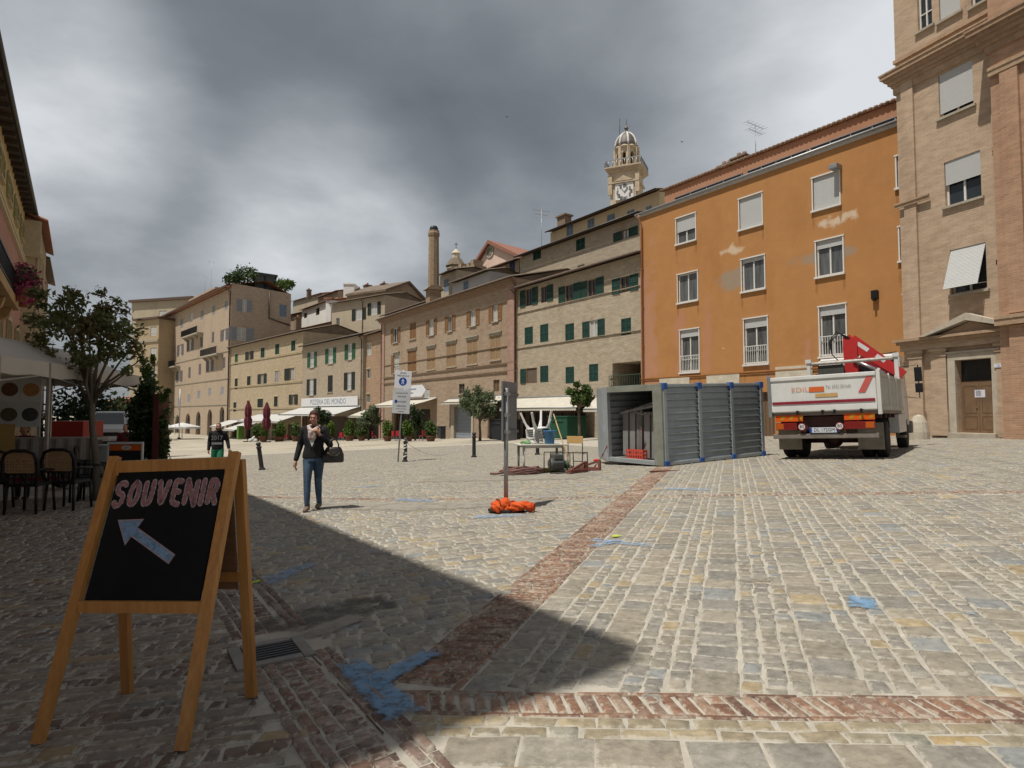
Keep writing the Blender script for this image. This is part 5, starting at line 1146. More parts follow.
# clock tower
def tower():
    Y=104.; sc=Y/F; cx=626.5; P=at(cx,200,Y); h=lambda py:at(cx,py,Y).z
    st=wallmat('tower_stone',(.50,.39,.265),(.455,.35,.225),(.48,.39,.275),bw=.5,rh=.2,ms=.02,stain_amt=.5,stain=(.65,.55,.45)); trim=mat('tower_trim',(.46,.375,.27),.88,.2,2,bump=.2,bscale=6)
    t=thing('clock_tower','domed stone clock tower with an open belfry rising above the rooftops','tower',(P.x,P.y,0),R(-24))
    W=13.8*sc; D=11*sc
    mb=MB(); mb.box(-W,-D,0,W,D*1.4,h(174)); mb.build('shaft',st,t)
    mb=MB(); 
    for s in (-1,1): mb.box(s*W-.35,-D-.3,h(197),s*W+.35,-D+.0-.003,h(178))
    mb.box(-W-.3,-D-.35,h(186.5),W+.3,-D-.003,h(185)); mb.box(W+.003,-D-.3,h(186.5),W+.35,D*1.4,h(185)); mb.prism([(-W*.72,h(184.8)),(W*.72,h(184.8)),(0,h(179.5))],.4,'y',-D-.4); mb.build('clock_pediment',trim,t)
    mb=MB(); a,c_=-W*.62,W*.72; z0,z1=h(203),h(187); mb.box(a,-D-.16,z0,c_,-D-.004,z1); f=mb.build('clock_face',mat('white_clock_face',(.66,.65,.64),.5,.05,3),t)
    mb=MB(); cxx=(a+c_)/2; cz=h(196); rr=(c_-a)*.36
    for q in range(12):
        an=q*math.pi/6; x=cxx+rr*math.sin(an); z=cz+rr*math.cos(an)
        for o in (-.13,.05,.2)[: (1 if q in(1,5,10) else 2 if q in (2,11,9,4) else 3)]: mb.box(x+o-.05,-D-.185,z-.32,x+o+.06,-D-.165,z+.32)
    mb.bar((cxx,-D-.2,cz),(cxx-.9,-D-.2,cz+1.3),.12,.02); mb.bar((cxx,-D-.22,cz),(cxx+.6,-D-.22,cz+.7),.14,.02); mb.build('numerals',metal_dark,f)
    mb=MB(); 
    for o,p,q in ((.15,176,174.6),(.35,174.6,173.2),(.6,173.2,171.8),(.8,171.8,170.6)): mb.box(-W-o,-D-o,h(p)+.002,W+o,D*1.4+o,h(q))
    mb.build('cornice',trim,t)
    mb=MB(); zb=h(170.6); o=.7
    for (ax,ay,bx,by) in ((-W-o,-D-o,W+o,-D-o),(W+o,-D-o,W+o,D*1.4+o),(-W-o,-D-o,-W-o,D*1.4+o)):
        mb.bar((ax,ay,zb+1.1),(bx,by,zb+1.1),.16); n=9
        for q in range(n+1): x=ax+(bx-ax)*q/n; y=ay+(by-ay)*q/n; mb.tube([(x,y,zb),(x,y,zb+1.1)],.07,6)
    mb.build('balustrade',metal_grey,t)
    # octagonal belfry with real openings
    r0=11.6*sc; zt_=h(152.6); cy=D*.2; ztop=h(149.5)
    mb=MB(); arch=MB()
    for q in range(8):
        a0=R(22.5+45*q); a1=R(22.5+45*(q+1)); p0=Vector((r0*math.cos(a0),r0*math.sin(a0))); p1=Vector((r0*math.cos(a1),r0*math.sin(a1)))
        L_=(p1-p0).length; dx=(p1-p0)/L_; nn=Vector((dx.y,-dx.x)); 
        def T(u,d,z): v=p0+dx*u-nn*d; return (v.x,v.y+cy,z)
        u0,u1=L_*.29,L_*.71; za,zbb=h(167),h(154.5)
        Bld.grid(None,mb,L_,1.,[],lambda u,d,z:T(u,d,zb)) if False else None
        ops=[(u0,za-zb,u1,zbb-zb,.7,True)]
        Bld.grid(None,mb,L_,ztop-zb,ops,lambda u,d,z:T(u,d,zb+z))
        w=.22; mb.add([T(-w,-.18,zb),T(w,-.18,zb),T(w,-.18,ztop),T(-w,-.18,ztop),T(-w,.1,zb),T(w,.1,zb),T(w,.1,ztop),T(-w,.1,ztop)],[(0,1,2,3),(0,3,7,4),(1,5,6,2)])
    mb.build('belfry',st,t)
    mb=MB(); mb.lathe([(r0*.55,zb),(r0*.55,h(151))],8,(0,cy,0)); mb.build('shade_core',mat('belfry_shade',(.05,.045,.04),.9,.2,3),t)  # added dark core: shade inside the open belfry put into its colour
    mb=MB(); mb.lathe([(r0*1.02,h(151)),(r0*1.12,h(150.2)),(r0*1.16,h(149.2)),(r0*1.05,h(148.4)),(r0*1.,h(147.5)),(r0*.98,h(147.4))],8,(0,cy,0)); mb.build('belfry_cornice',trim,t)
    # dome with ribs
    prof=[(r0*.97,h(147.6)),(r0*.95,h(144.5)),(r0*.86,h(140.5)),(r0*.70,h(137.2)),(r0*.45,h(134.2)),(r0*.22,h(132.4)),(r0*.18,h(132))]
    mb=MB(); mb.smooth=True; mb.lathe(prof,24,(0,cy,0)); mb.build('dome',mat('lead_dome',(.13,.115,.105),.6,.35,1.2,metal=.3),t)
    mb=MB()
    for q in range(8):
        a0=R(22.5+45*q); mb.tube([(r*1.02*math.cos(a0),r*1.02*math.sin(a0)+cy,z) for r,z in prof],.17,6)
    mb.build('dome_ribs',mat('pale_rib',(.55,.54,.52),.6,.1,3),t)
    mb=MB(); mb.lathe([(r0*.2,h(132.2)),(r0*.28,h(131.8)),(r0*.2,h(131.2)),(r0*.13,h(130.6)),(r0*.13,h(128)),(r0*.2,h(127.6)),(r0*.16,h(126.6)),(.12,h(125)),(.06,h(124.5)),(.05,h(118)),(.01,h(117.9))],10,(0,cy,0)); mb.build('finial',mat('lead_dome',(0,0,0)),t)
    mb=MB(); mb.tube([(-4.6*sc*1.5,cy,h(138)),(-4.6*sc*1.5,cy,h(116))],.05,5); mb.build('lightning_rod',metal_dark,t)
tower()
# far left blocks behind the tallest house
b=hbox('pale_block','large pale flat topped block behind the tallest house','',132,299,192,303,178,172,10,plainbeige,None,cat='building') if False else hbox('pale_block','large pale flat topped block behind the tallest house',132,299,192,303,178,172,10,plainbeige,None)
b.win(159,310.5,166.5,316.5,pane=curtain,**K); b.win(140,322,144,330,pane=curtain,**K); fin(b)
mb=MB(); mb.box(-.5,-.8,b.H+.002,b.W+.5,11,b.H+.7); b.part('coping',mb,copper)
b=hbox('ochre_block','ochre house with stacked windows between the hedge and the tallest house',136,317,159,323,150,146,12,wallmat('ochre_brown_render',(.36,.265,.15),(.37,.275,.155),(.365,.27,.15),bw=1.5,rh=.9,ms=0.,stain_amt=.4),None)
for y in (331,352,374): b.win(150.5,y-4.5,156.5,y+4.5,pane=curtain,**K)
for y in (342,364): b.string(b.uz(150,y)[1],.5,.25,stonetrim)
fin(b); mb=MB(); mb.box(-.4,-.6,b.H+.002,b.W+.4,12,b.H+.5); b.part('coping',mb,copper)
hills=leafobj('far_trees',[((-31.5+i*1.0,41+((i*37)%5),-.2+((i*53)%5)*.4),(1.7,1.7,2.0+((i*29)%4)*.35)) for i in range(7)],5200,.38,DARKG,77,flat=0,hollow=.3); hills['kind']='stuff'
b=hbox('red_house','low house of red brown plaster seen under the market canopy',108,403,121,401,84,83,5,wallmat('red_brown_plaster',(.27,.10,.06),(.28,.11,.065),(.275,.105,.062),bw=1.5,rh=.9,ms=0.,stain_amt=.3),tile3,zb=-4.); b.win(112,410,118,420,pane=dark,**K); fin(b)
# ------------------------------------------------------------------ the shaded side of the square, on the left
def leftside():
    r0,r1=ray(0,60),ray(35,215); HE=11.0
    P0=Vector((r0.x,r0.y))*((HE-EYE)/r0.z); P1=Vector((r1.x,r1.y))*((HE-EYE)/r1.z)
    d=(P1-P0).normalized(); n=Vector((d.y,-d.x)); 
    if n.x<0: n=-n
    T=G(625,640).xy; Tn=HE-gz(*T)
    hs=Vector((SHX,SHY)).normalized(); Lh=Tn/math.tan(SUN_EL); A=T-hs*Lh
    s=(A-P0).dot(d); A=P0+d*s
    ov=.38; W0=A-n*ov; W1=P1-n*ov
    low=wallmat('salmon_render',(.40,.185,.125),(.41,.19,.13),(.405,.187,.127),bw=1.5,rh=.9,ms=0.,stain_amt=.3)
    upw=wallmat('golden_yellow_render',(.47,.32,.10),(.48,.33,.105),(.475,.325,.10),bw=1.5,rh=.9,ms=0.,stain_amt=.25)
    b=Bld('corner_building','salmon and golden yellow building with shutters and a flowered balcony on the shaded left side','building',W0,W1,9,HE,low)
    zs=b.uz(10,228)[1]; full=b.H; b.H=zs
    # windows along the lower floors; the near ones lie outside the picture
    k=dict(shm=yelsh,pane=glass,frame=whitefr,trim=creamtrim,tw=.14,depth=.18)
    L=b.W
    for q in range(9):
        u=L-2.2-q*3.6
        if u<1.5: break
        b.window((u-.5,4.3+.5,u+.5,6.6+.3),sh='open',**{**k,'shW':.5})
        b.ops.append((u-.9,.4,u+.9,3.1,.35,False)); mb=MB(); mb.quad((u-.9,.33,.4),(u+.9,.33,.4),(u+.9,.33,3.1),(u-.9,.33,3.1)); sd=b.part('shop_door',mb,mat('dark_shopfront',(.035,.028,.022)))
    b.finish('lower_wall')
    mbw=MB(); ops=[]
    c=Bld.__new__(Bld); c.__dict__.update(b.__dict__); c.ops=[]; c.sops=[]
    for q in range(9):
        u=L-1.7-q*3.0
        if u<1.5: break
        c.window((u-.48,zs+.75,u+.48,min(zs+2.3,full-.75)),sh='open',**{**k,'shW':.5})
    m_=MB(); c.grid(m_,L,full-zs,[(o[0],o[1]-zs,o[2],o[3]-zs,o[4],o[5]) for o in c.ops],lambda u,dd,z:(u,dd,z+zs))
    m_.quad((0,0,zs),(0,0,full),(0,9,full),(0,9,zs)); m_.quad((L,0,zs),(L,9,zs),(L,9,full),(L,0,full)); m_.quad((0,9,zs),(0,9,full),(L,9,full),(L,9,zs)); m_.quad((0,0,full),(L,0,full),(L,9,full),(0,9,full)); b.part('upper_wall',m_,upw)
    b.string(zs-.12,.24,.1,mat('cream_band',(.5,.42,.27),.85,.1,3))
    mb=MB(); mb.box(-.2,-ov,full+.002,L+.3,9.3,full+.08); 
    for q in range(int(L/.8)): mb.box(q*.8+.1,-ov+.02,full-.14,q*.8+.22,-.003,full-.002)
    b.part('eave',mb,mat('dark_eave_timber',(.055,.04,.03),.7,.2,5))
    mb=MB(); mb.tube([(-.2,-ov-.06,full+.05),(L+.2,-ov-.06,full+.05)],.075,8); b.part('gutter',mb,mat('dark_gutter',(.03,.025,.022),.5,.2,5))
    mb=MB(); mb.add([(-.3,-ov,full+.085),(L+.3,-ov,full+.085),(L+.3,4.4,full+1.3),(-.3,4.4,full+1.3),(-.3,9.4,full+.085),(L+.3,9.4,full+.085)],[(0,1,2,3),(3,2,5,4),(0,3,4),(1,5,2)]); b.part('roof',mb,tile3)
    u,z=b.uz(3,116); mb=MB(); mb.bbox(u-.2,-.34,z-.35,u+.2,-.1,z-.15,.03); mb.bar((u,-.12,z-.2),(u,-.01,z+.0),.06); b.part('floodlight',mb,metal_dark)
    # balcony with flowers
    ue,zf=b.uz(19,302,-1.1); zr=b.uz(19,276,-1.1)[1]; u0=ue-4.5
    mb=MB(); mb.box(u0,-1.1,zf-.22,ue,-.003,zf); 
    for x in (u0+.3,(u0+ue)/2,ue-.5): mb.prism([(-.004,zf-.23),(-1.,zf-.23),(-.95,zf-.42),(-.004,zf-1.2)],.3,'x',x)
    bl=b.part('balcony',mb,mat('ochre_balcony_stone',(.40,.26,.12),.85,.2,4))
    mb=MB(); mb.box(u0,-1.08,zr-.05,ue,-1.03,zr); mb.box(ue-.05,-1.08,zr-.05,ue,-.01,zr); mb.box(u0,-1.08,zf+.08,ue,-1.03,zf+.12)
    for q in range(38): x=u0+.03+(ue-u0-.06)*q/37; mb.box(x-.011,-1.066,zf,x+.011,-1.044,zr-.05)
    for q in range(8): y=-1.03+q*.13; mb.box(ue-.036,y-.011,zf,ue-.014,y+.011,zr-.05)
    mb.build('railing',metal_dark,bl)
    M=Matrix.Translation(b.root.location)@Matrix.Rotation(b.ang,4,'Z')
    for i,(du,h,lab) in enumerate(((.35,.5,'pink flowering pot at the far corner of the balcony'),(-.6,.35,'smaller pink flowering pot further along the balcony railing'))):
        P=M@Vector((ue+du-.25,-1.2,zf+.25)); t=thing('flower_pot',lab,'flowers',P,0,'pots of pink flowers on the balcony')
        leafobj('blossom',[((0,0,.25),(.32,.32,.3)),((.15,-.1,-.1),(.25,.25,.3))],420,.1,[(.16,.015,.05),(.33,.03,.11),(.42,.08,.2)],50+i,t); leafobj('leaves',[((0,0,.2),(.36,.36,.35))],260,.11,DARKG,60+i,t)
        mb=MB(); mb.lathe([(.13,-.35),(.18,-.05),(.2,-.05),(.2,0),(.16,0)],12); mb.build('pot',mat('terracotta',(.3,.13,.07)),t)
    # next house along, with a lower tiled roof seen end on
    Q0=W1+d*.05+n*.55; Q1=Q0+d*7.5; z2=at(40,240,(P1+d*4).y).z
    e=Bld('neighbour_house','narrow yellow brown house with a small tiled roof beyond the golden yellow building','building',Q0,Q1,7,z2,wallmat('yellow_brown_render',(.33,.24,.13),(.34,.25,.135),(.335,.245,.13),bw=1.5,rh=.9,ms=0.,stain_amt=.35)); e.H=z2-e.zb
    for u in (1.6,4.2): e.window((u-.45,e.H-3.0,u+.45,e.H-1.2),sh='closed',shm=yelsh,sill=True,trim=creamtrim); e.window((u-.45,e.H-6.4,u+.45,e.H-4.6),sh='closed',shm=yelsh,sill=True,trim=creamtrim)
    e.finish(); e.roof(over=.35,pitch=.35,m=tile3,per=.24)
    mb=MB(); mb.box(-.3,-.1,e.H-1.8,-.003,.9,e.H-.05); mb.box(-.12,.1,0,-.003,2.2,e.H-.3); e.part('pilaster',mb,creamtrim)
    Q2=Q1+d*.1-n*.2; f=Bld('far_house','dark roofed house further along the shaded left side','building',Q2,Q2+d*9,7,z2-1.2,plainbrick); f.H=at(50,272,(Q2+d*4).y).z-f.zb; f.finish(); f.roof(over=.4,pitch=.3,m=tile2)
leftside()
# ------------------------------------------------------------------ things on the square
def frame_on_ground(p,yaw): return thing
def aboard():
    A,B=G(46,745).xy,G(190,752).xy; C_,D_=G(122,695).xy,G(243,700).xy
    X=(B-A).normalized(); mid=(A+B)/2; midr=(C_+D_)/2; Y=Vector((-X.y,X.x)); dep=(midr-mid).dot(Y); W=(B-A).length
    o=(mid+midr)/2; t=thing('chalkboard_sign','wooden folding chalkboard reading SOUVENIR with a blue chalk arrow on the shaded paving','sign',(o.x,o.y,gz(*o)+.012),(0,math.atan((gz(*B)-gz(*A))/W)*-1,math.atan2(X.y,X.x)))
    wood=mat('varnished_pine',(.44,.215,.062),.42,.22,3,bump=.15,bscale=25,spec=.45,c2=(.30,.13,.034),stretch=(14,14,1.2)); slate=mat('black_chalkboard',(.007,.007,.0075),.8,.35,2.2,spec=.08,c2=(.013,.013,.0135))
    d=dep/2; Ht=1.25; ya=.80; w=W/2; tb=.05; wt=w-.045; shx=.10
    # front frame leans back to meet the rear frame at the top; the legs splay a little
    def P(x,z,f=1): k=1-z/Ht; return Vector((x*(wt+(w-wt)*k)/w if False else x, -f*(d*k+.014), z))
    def leg(s,f,name):
        m=MB(); a=Vector((s*w+(.0),-f*(d+.012),0.)); b=Vector((s*(w-.012),d*ya-f*.018,Ht+ (.02 if f>0 else -.02)))
        m.bar(a,b,.052,.034,up=(0,1,0)); return m.build(name,wood,t)
    fl=leg(-1,1,'leg'); leg(1,1,'leg'); leg(-1,-1,'leg'); leg(1,-1,'leg')
    def rail(z,f,h,ex=0): 
        k=1-z/Ht; x=w-.012*z/Ht-.024; y=-f*(d*k+.016)+d*ya*(1-k); m=MB(); m.bar((-x,y,z),(x,y,z),h,.026,up=(0,1,0)); return m
    ztop=Ht-.04; zbt=.555
    rail(ztop,1,.075).build('rail',wood,t); rail(zbt,1,.055).build('rail',wood,t); rail(ztop,-1,.06).build('rail',wood,t); rail(.62,-1,.05).build('rail',wood,t)
    def plane(f):
        k1,k2=1-zbt/Ht,1-ztop/Ht; p=Vector((0,-f*(d*k1+.012)+d*ya*(1-k1),zbt)); q=Vector((0,-f*(d*k2+.012)+d*ya*(1-k2),ztop)); return p,(q-p).normalized(),(q-p).length
    bd=None
    for f in (1,-1):
        p,U,L=plane(f); x0=w-.05-.002; x1=w-.05-.006; m=MB(); nn=Vector((0,-f,0)); nn=(nn-U*nn.dot(U)).normalized()
        q=p+U*L; th=.008
        vs=[]
        for s_ in (-1,1): vs+= [Vector((s_*x0,p.y,p.z))+nn*s_*0 for _ in (0,)]
        a=Vector((-x0,0,0));b_=Vector((x0,0,0));c_=Vector((x1,0,0));e_=Vector((-x1,0,0))
        fr=[p+a+nn*th,p+b_+nn*th,q+c_+nn*th,q+e_+nn*th]; bk=[p+a-nn*.003,p+b_-nn*.003,q+c_-nn*.003,q+e_-nn*.003]
        m.add(fr+bk,[(0,1,2,3),(7,6,5,4),(0,4,5,1),(1,5,6,2),(2,6,7,3),(3,7,4,0)])
        o_=m.build('panel',slate if f==1 else mat('plywood_panel',(.16,.08,.04),.6,.2,3,stretch=(1,1,10)),t)
        if f==1: bd=(o_,p,U,L,nn)
    o_,p,U,L,nn=bd; Xv=Vector((1,0,0))
    def S(x,y,e): return p+Xv*x+U*y+nn*(.008+e)     # x across, y up the board, e lift
    # hand-chalked letters: strokes drawn twice, a pale outline under a dusty pink fill
    cw=.072; hgt=.118; y0=L-.085-hgt; x=-w+.115
    G_={'S':[[(1,.86),(.75,1),(.25,1),(.02,.82),(.15,.62),(.8,.46),(1,.25),(.78,.02),(.2,0),(0,.14)]],
        'O':[[(.5,1),(.12,.85),(0,.5),(.12,.15),(.5,0),(.88,.15),(1,.5),(.88,.85),(.5,1)]],
        'U':[[(0,1),(.02,.3),(.2,.04),(.5,0),(.8,.04),(.98,.3),(1,1)]],
        'V':[[(0,1),(.42,.02),(.56,.02),(1,1)]],'E':[[(1,1),(.08,1),(0,.5),(.05,0),(1,0)],[(.03,.52),(.8,.52)]],
        'N':[[(0,0),(0,1)],[(0,.97),(1,.03)],[(1,0),(1,1)]],'I':[[(.5,1),(.5,0)]],'R':[[(0,0),(.02,1),(.7,1),(.98,.78),(.8,.52),(.1,.47)],[(.45,.47),(1,0)]]}
    out=MB(); fil=MB()
    def ribbon(mb,pts,hw,e):
        pts=[Vector(q) for q in pts]; dense=[]
        for i in range(len(pts)-1):
            for k in range(4): dense.append(pts[i].lerp(pts[i+1],k/4))
        dense.append(pts[-1])
        # soften corners
        for _ in range(2): dense=[dense[0]]+[(dense[i-1]+dense[i]*2+dense[i+1])/4 for i in range(1,len(dense)-1)]+[dense[-1]]
        L_=[];R_=[]
        for i,q in enumerate(dense):
            d_=(dense[min(i+1,len(dense)-1)]-dense[max(i-1,0)]).normalized(); nn_=Vector((-d_.y,d_.x)); L_.append(q+nn_*hw); R_.append(q-nn_*hw)
        vs=[S(a.x,a.y,e) for a in L_+R_]; n_=len(dense)
        mb.add(vs,[(i,n_+i,n_+i+1,i+1) for i in range(n_-1)])
        for q in (dense[0],dense[-1]):
            c=[S(q.x+hw*math.cos(a),q.y+hw*math.sin(a),e+.0002) for a in [k*math.pi/5 for k in range(10)]]; mb.add(c,[tuple(range(10))])
    letters='SOUVENIR'; widths=[.95,1.0,.9,1.05,.75,1.15,.05,.85]; lift=[0,.0,.0,.0,.004,.0,.004,.002]
    gapm=.0365; span=2*w-.150; tot=sum(widths); u=(span-7*gapm)/tot; xx=-span/2
    for ch,wd,lf in zip(letters,widths,lift):
        for st in G_[ch]:
            pts=[(xx+a*wd*u,y0+lf+b_*hgt+.006*math.sin(9*xx+a*4)) for a,b_ in st]
            ribbon(out,pts,.0155,.0006); ribbon(fil,pts,.0098,.0014)
        xx+=wd*u+gapm
    out.build('lettering_outline',wornpaint('white_chalk',(.42,.34,.345),cover=1.05,scale=60),o_); fil.build('lettering',mat('pink_chalk',(.24,.115,.12),.95,.3,45),o_)
    # arrow pointing up and to the left
    tip=Vector((-w+.135,L-.285)); tail=Vector((w-.25,L-.475)); d_=(tail-tip).normalized(); nn_=Vector((-d_.y,d_.x)); 
    def poly(mb,pp,e): mb.add([S(q.x,q.y,e) for q in pp],[tuple(range(len(pp)))])
    for mb,g,e in ((MB(),.006,.0006),(MB(),0,.0014)):
        hb=tip+d_*.115; hw=.066+g; sw=.020+g
        poly(mb,[tip-d_*g*2.2,hb+d_*g*.6+nn_*(hw+g*.6),hb+d_*g*.6-nn_*(hw+g*.6)],e); poly(mb,[hb-d_*.006+nn_*sw,tail+d_*g+nn_*sw,tail+d_*g-nn_*sw,hb-d_*.006-nn_*sw],e+.0003)
        mb.build('arrow_outline' if g else 'arrow',mat('rosy_chalk',(.30,.20,.22),.95,.3,60) if g else mat('blue_chalk',(.14,.22,.33),.95,.4,50),o_)
    m=MB(); m.tube([(-.9*w,d*ya-.03,Ht-.03),(-.9*w,d*ya+.03,Ht-.03)],.012,8); m.tube([(.9*w,d*ya-.03,Ht-.03),(.9*w,d*ya+.03,Ht-.03)],.012,8); m.build('hinges',metal_grey,t)
aboard()
def bollard(px,py,h,label,mt,lean=0,first=None,r=.055):
    P=G(px,py); t=thing('bollard',label,'bollard',P,(0,lean,0),'bollards across the square')
    m=MB(); m.lathe([(r*1.5,-.05),(r*1.5,.06),(r*1.05,.08),(r,.12),(r*.94,h*.78),(r*1.25,h*.79),(r*1.25,h*.83),(r*.8,h*.85),(r*.8,h*.88),(r*1.1,h*.91),(r*1.15,h*.95),(r*.8,h*.99),(.005,h)],14); m.build('post',mt,t); return t
irn=mat('bollard_iron',(.045,.045,.047),.5,.2,12,metal=.5)
bollard(262,470,1.05,'dark iron bollard leaning left between the two walking people',irn,R(-9),r=.08); bollard(474,457.5,1.02,'dark iron bollard left of the grey sign post',irn,r=.075); bollard(537.5,455,.95,'dark iron bollard seen under the white folding table',irn,r=.07)
t=bollard(405,462,.95,'black and white striped bollard next to the pedestrian zone sign',irn,R(1),r=.075)
m=MB()
for q in range(5):
    a=q*1.3; zz=.16+q*.15; m.add([(.085*math.cos(a+k*.16*6.28),.085*math.sin(a+k*.16*6.28),zz+k*.03*1.0+o) for o in (0,.06) for k in range(4)],[(k,k+1,4+k+1,4+k) for k in range(3)]); m.add([(.085*math.cos(a+3.3+k*.16*6.28),.085*math.sin(a+3.3+k*.16*6.28),zz+k*.03+o) for o in (0,.06) for k in range(4)],[(k,k+1,4+k+1,4+k) for k in range(3)])
m.build('stripes',mat('white_reflective',(.62,.62,.62),.5,.1,8),t)
# chain between the striped bollard and the next one
a,b=G(405,462)+Vector((0,0,.8)),G(474,457.5)+Vector((0,0,.8)); m=MB(); m.tube([a.lerp(b,k/16)+Vector((0,0,-.62*(1-(2*k/16-1)**2))) for k in range(17)],.009,6); tag(m.build('chain',metal_grey),'thin chain sagging between the striped bollard and a dark iron bollard','chain')
# pedestrian zone sign
def pedsign():
    P=G(398,462); Y=P.y; t=thing('traffic_sign','two panel white pedestrian zone sign on a thin leaning pole','sign',P,(R(-0.5),R(3.2),R(-6)))
    z=lambda py:at(400,py,Y).z-P.z
    m=MB(); m.tube([(0,0,-.1),(0,0,z(370))],.03,10); m.build('pole',metal_grey,t)
    sc=Y/F; w=9.2*sc
    m=MB(); m.bbox(-w*.93,-.06,z(388.6),w*.93,-.035,z(371),.01); a=m.build('panel',mat('white_sign_face',(.60,.62,.66),.45,.04,3),t)
    m=MB(); m.bbox(-w*1.0,-.06,z(413.5),w*.94,-.035,z(389),.01); b=m.build('panel',mat('grey_white_sign_face',(.46,.475,.50),.45,.08,3),t)
    bl=mat('sign_blue',(.012,.055,.30),.45,.08,4); wt=mat('sign_white_mark',(.62,.66,.72),.5,0); ink=mat('sign_ink',(.03,.032,.06),.6,0)
    m=MB(); zc=z(381.5); m.lathe([(4.1*sc,0),(.001,0)],24,(0,-.063,zc),axis='y'); m.build('blue_disc',bl,a)
    m=MB(); u=sc
    m.lathe([(.55*u,0),(.001,0)],10,(0,-.066,zc+2.4*u),axis='y')
    m.quad((-.8*u,-.066,zc+1.7*u),(-.35*u,-.066,zc+.1*u),(.55*u,-.066,zc+.1*u),(.8*u,-.066,zc+1.7*u)); m.quad((-.35*u,-.066,zc+.1*u),(-1.6*u,-.066,zc-2.7*u),(-1.0*u,-.066,zc-2.8*u),(.1*u,-.066,zc-.6*u)); m.quad((.55*u,-.066,zc+.1*u),(.1*u,-.066,zc-.6*u),(.9*u,-.066,zc-2.8*u),(1.5*u,-.066,zc-2.7*u)); m.quad((-.8*u,-.066,zc+1.6*u),(-1.6*u,-.066,zc+.1*u),(-1.2*u,-.066,zc-.1*u),(-.5*u,-.066,zc+1.1*u)); m.quad((.8*u,-.066,zc+1.6*u),(.5*u,-.066,zc+1.1*u),(1.3*u,-.066,zc-.1*u),(1.7*u,-.066,zc+.1*u))
    m.build('walking_figure',wt,a)
    m=MB(); textmb(m,'ZONA',2.2*u,(0,-.064,z(373)),(1,0,0),(0,0,1),.0); textmb(m,'PEDONALE',2.4*u,(0,-.064,z(375.8)),(1,0,0),(0,0,1),.0); m.build('lettering',ink,a)
    m=MB()
    for txt,py,sz in (('eccetto 0-24',393,2.3),('8.00-20.00',396.5,2.1),('autorizzati',401.5,2.3),('DEROGHE',406,2.0),('carico e scarico',408.6,1.7),('residenti',411.4,1.9)): textmb(m,txt,sz*u,(0,-.064,z(py)),(1,0,0),(0,0,1),.0)
    m.build('lettering',ink,b); m=MB(); m.quad((-7*u,-.064,z(403)),(-4.5*u,-.064,z(403)),(-4.5*u,-.064,z(400)),(-7*u,-.064,z(400))); m.build('blue_square',bl,b)
    m=MB(); 
    for py in (380,401): m.box(-.05,-.034,z(py)-.03,.05,.035,z(py)+.03)
    m.build('bracket',metal_grey,t)
pedsign()
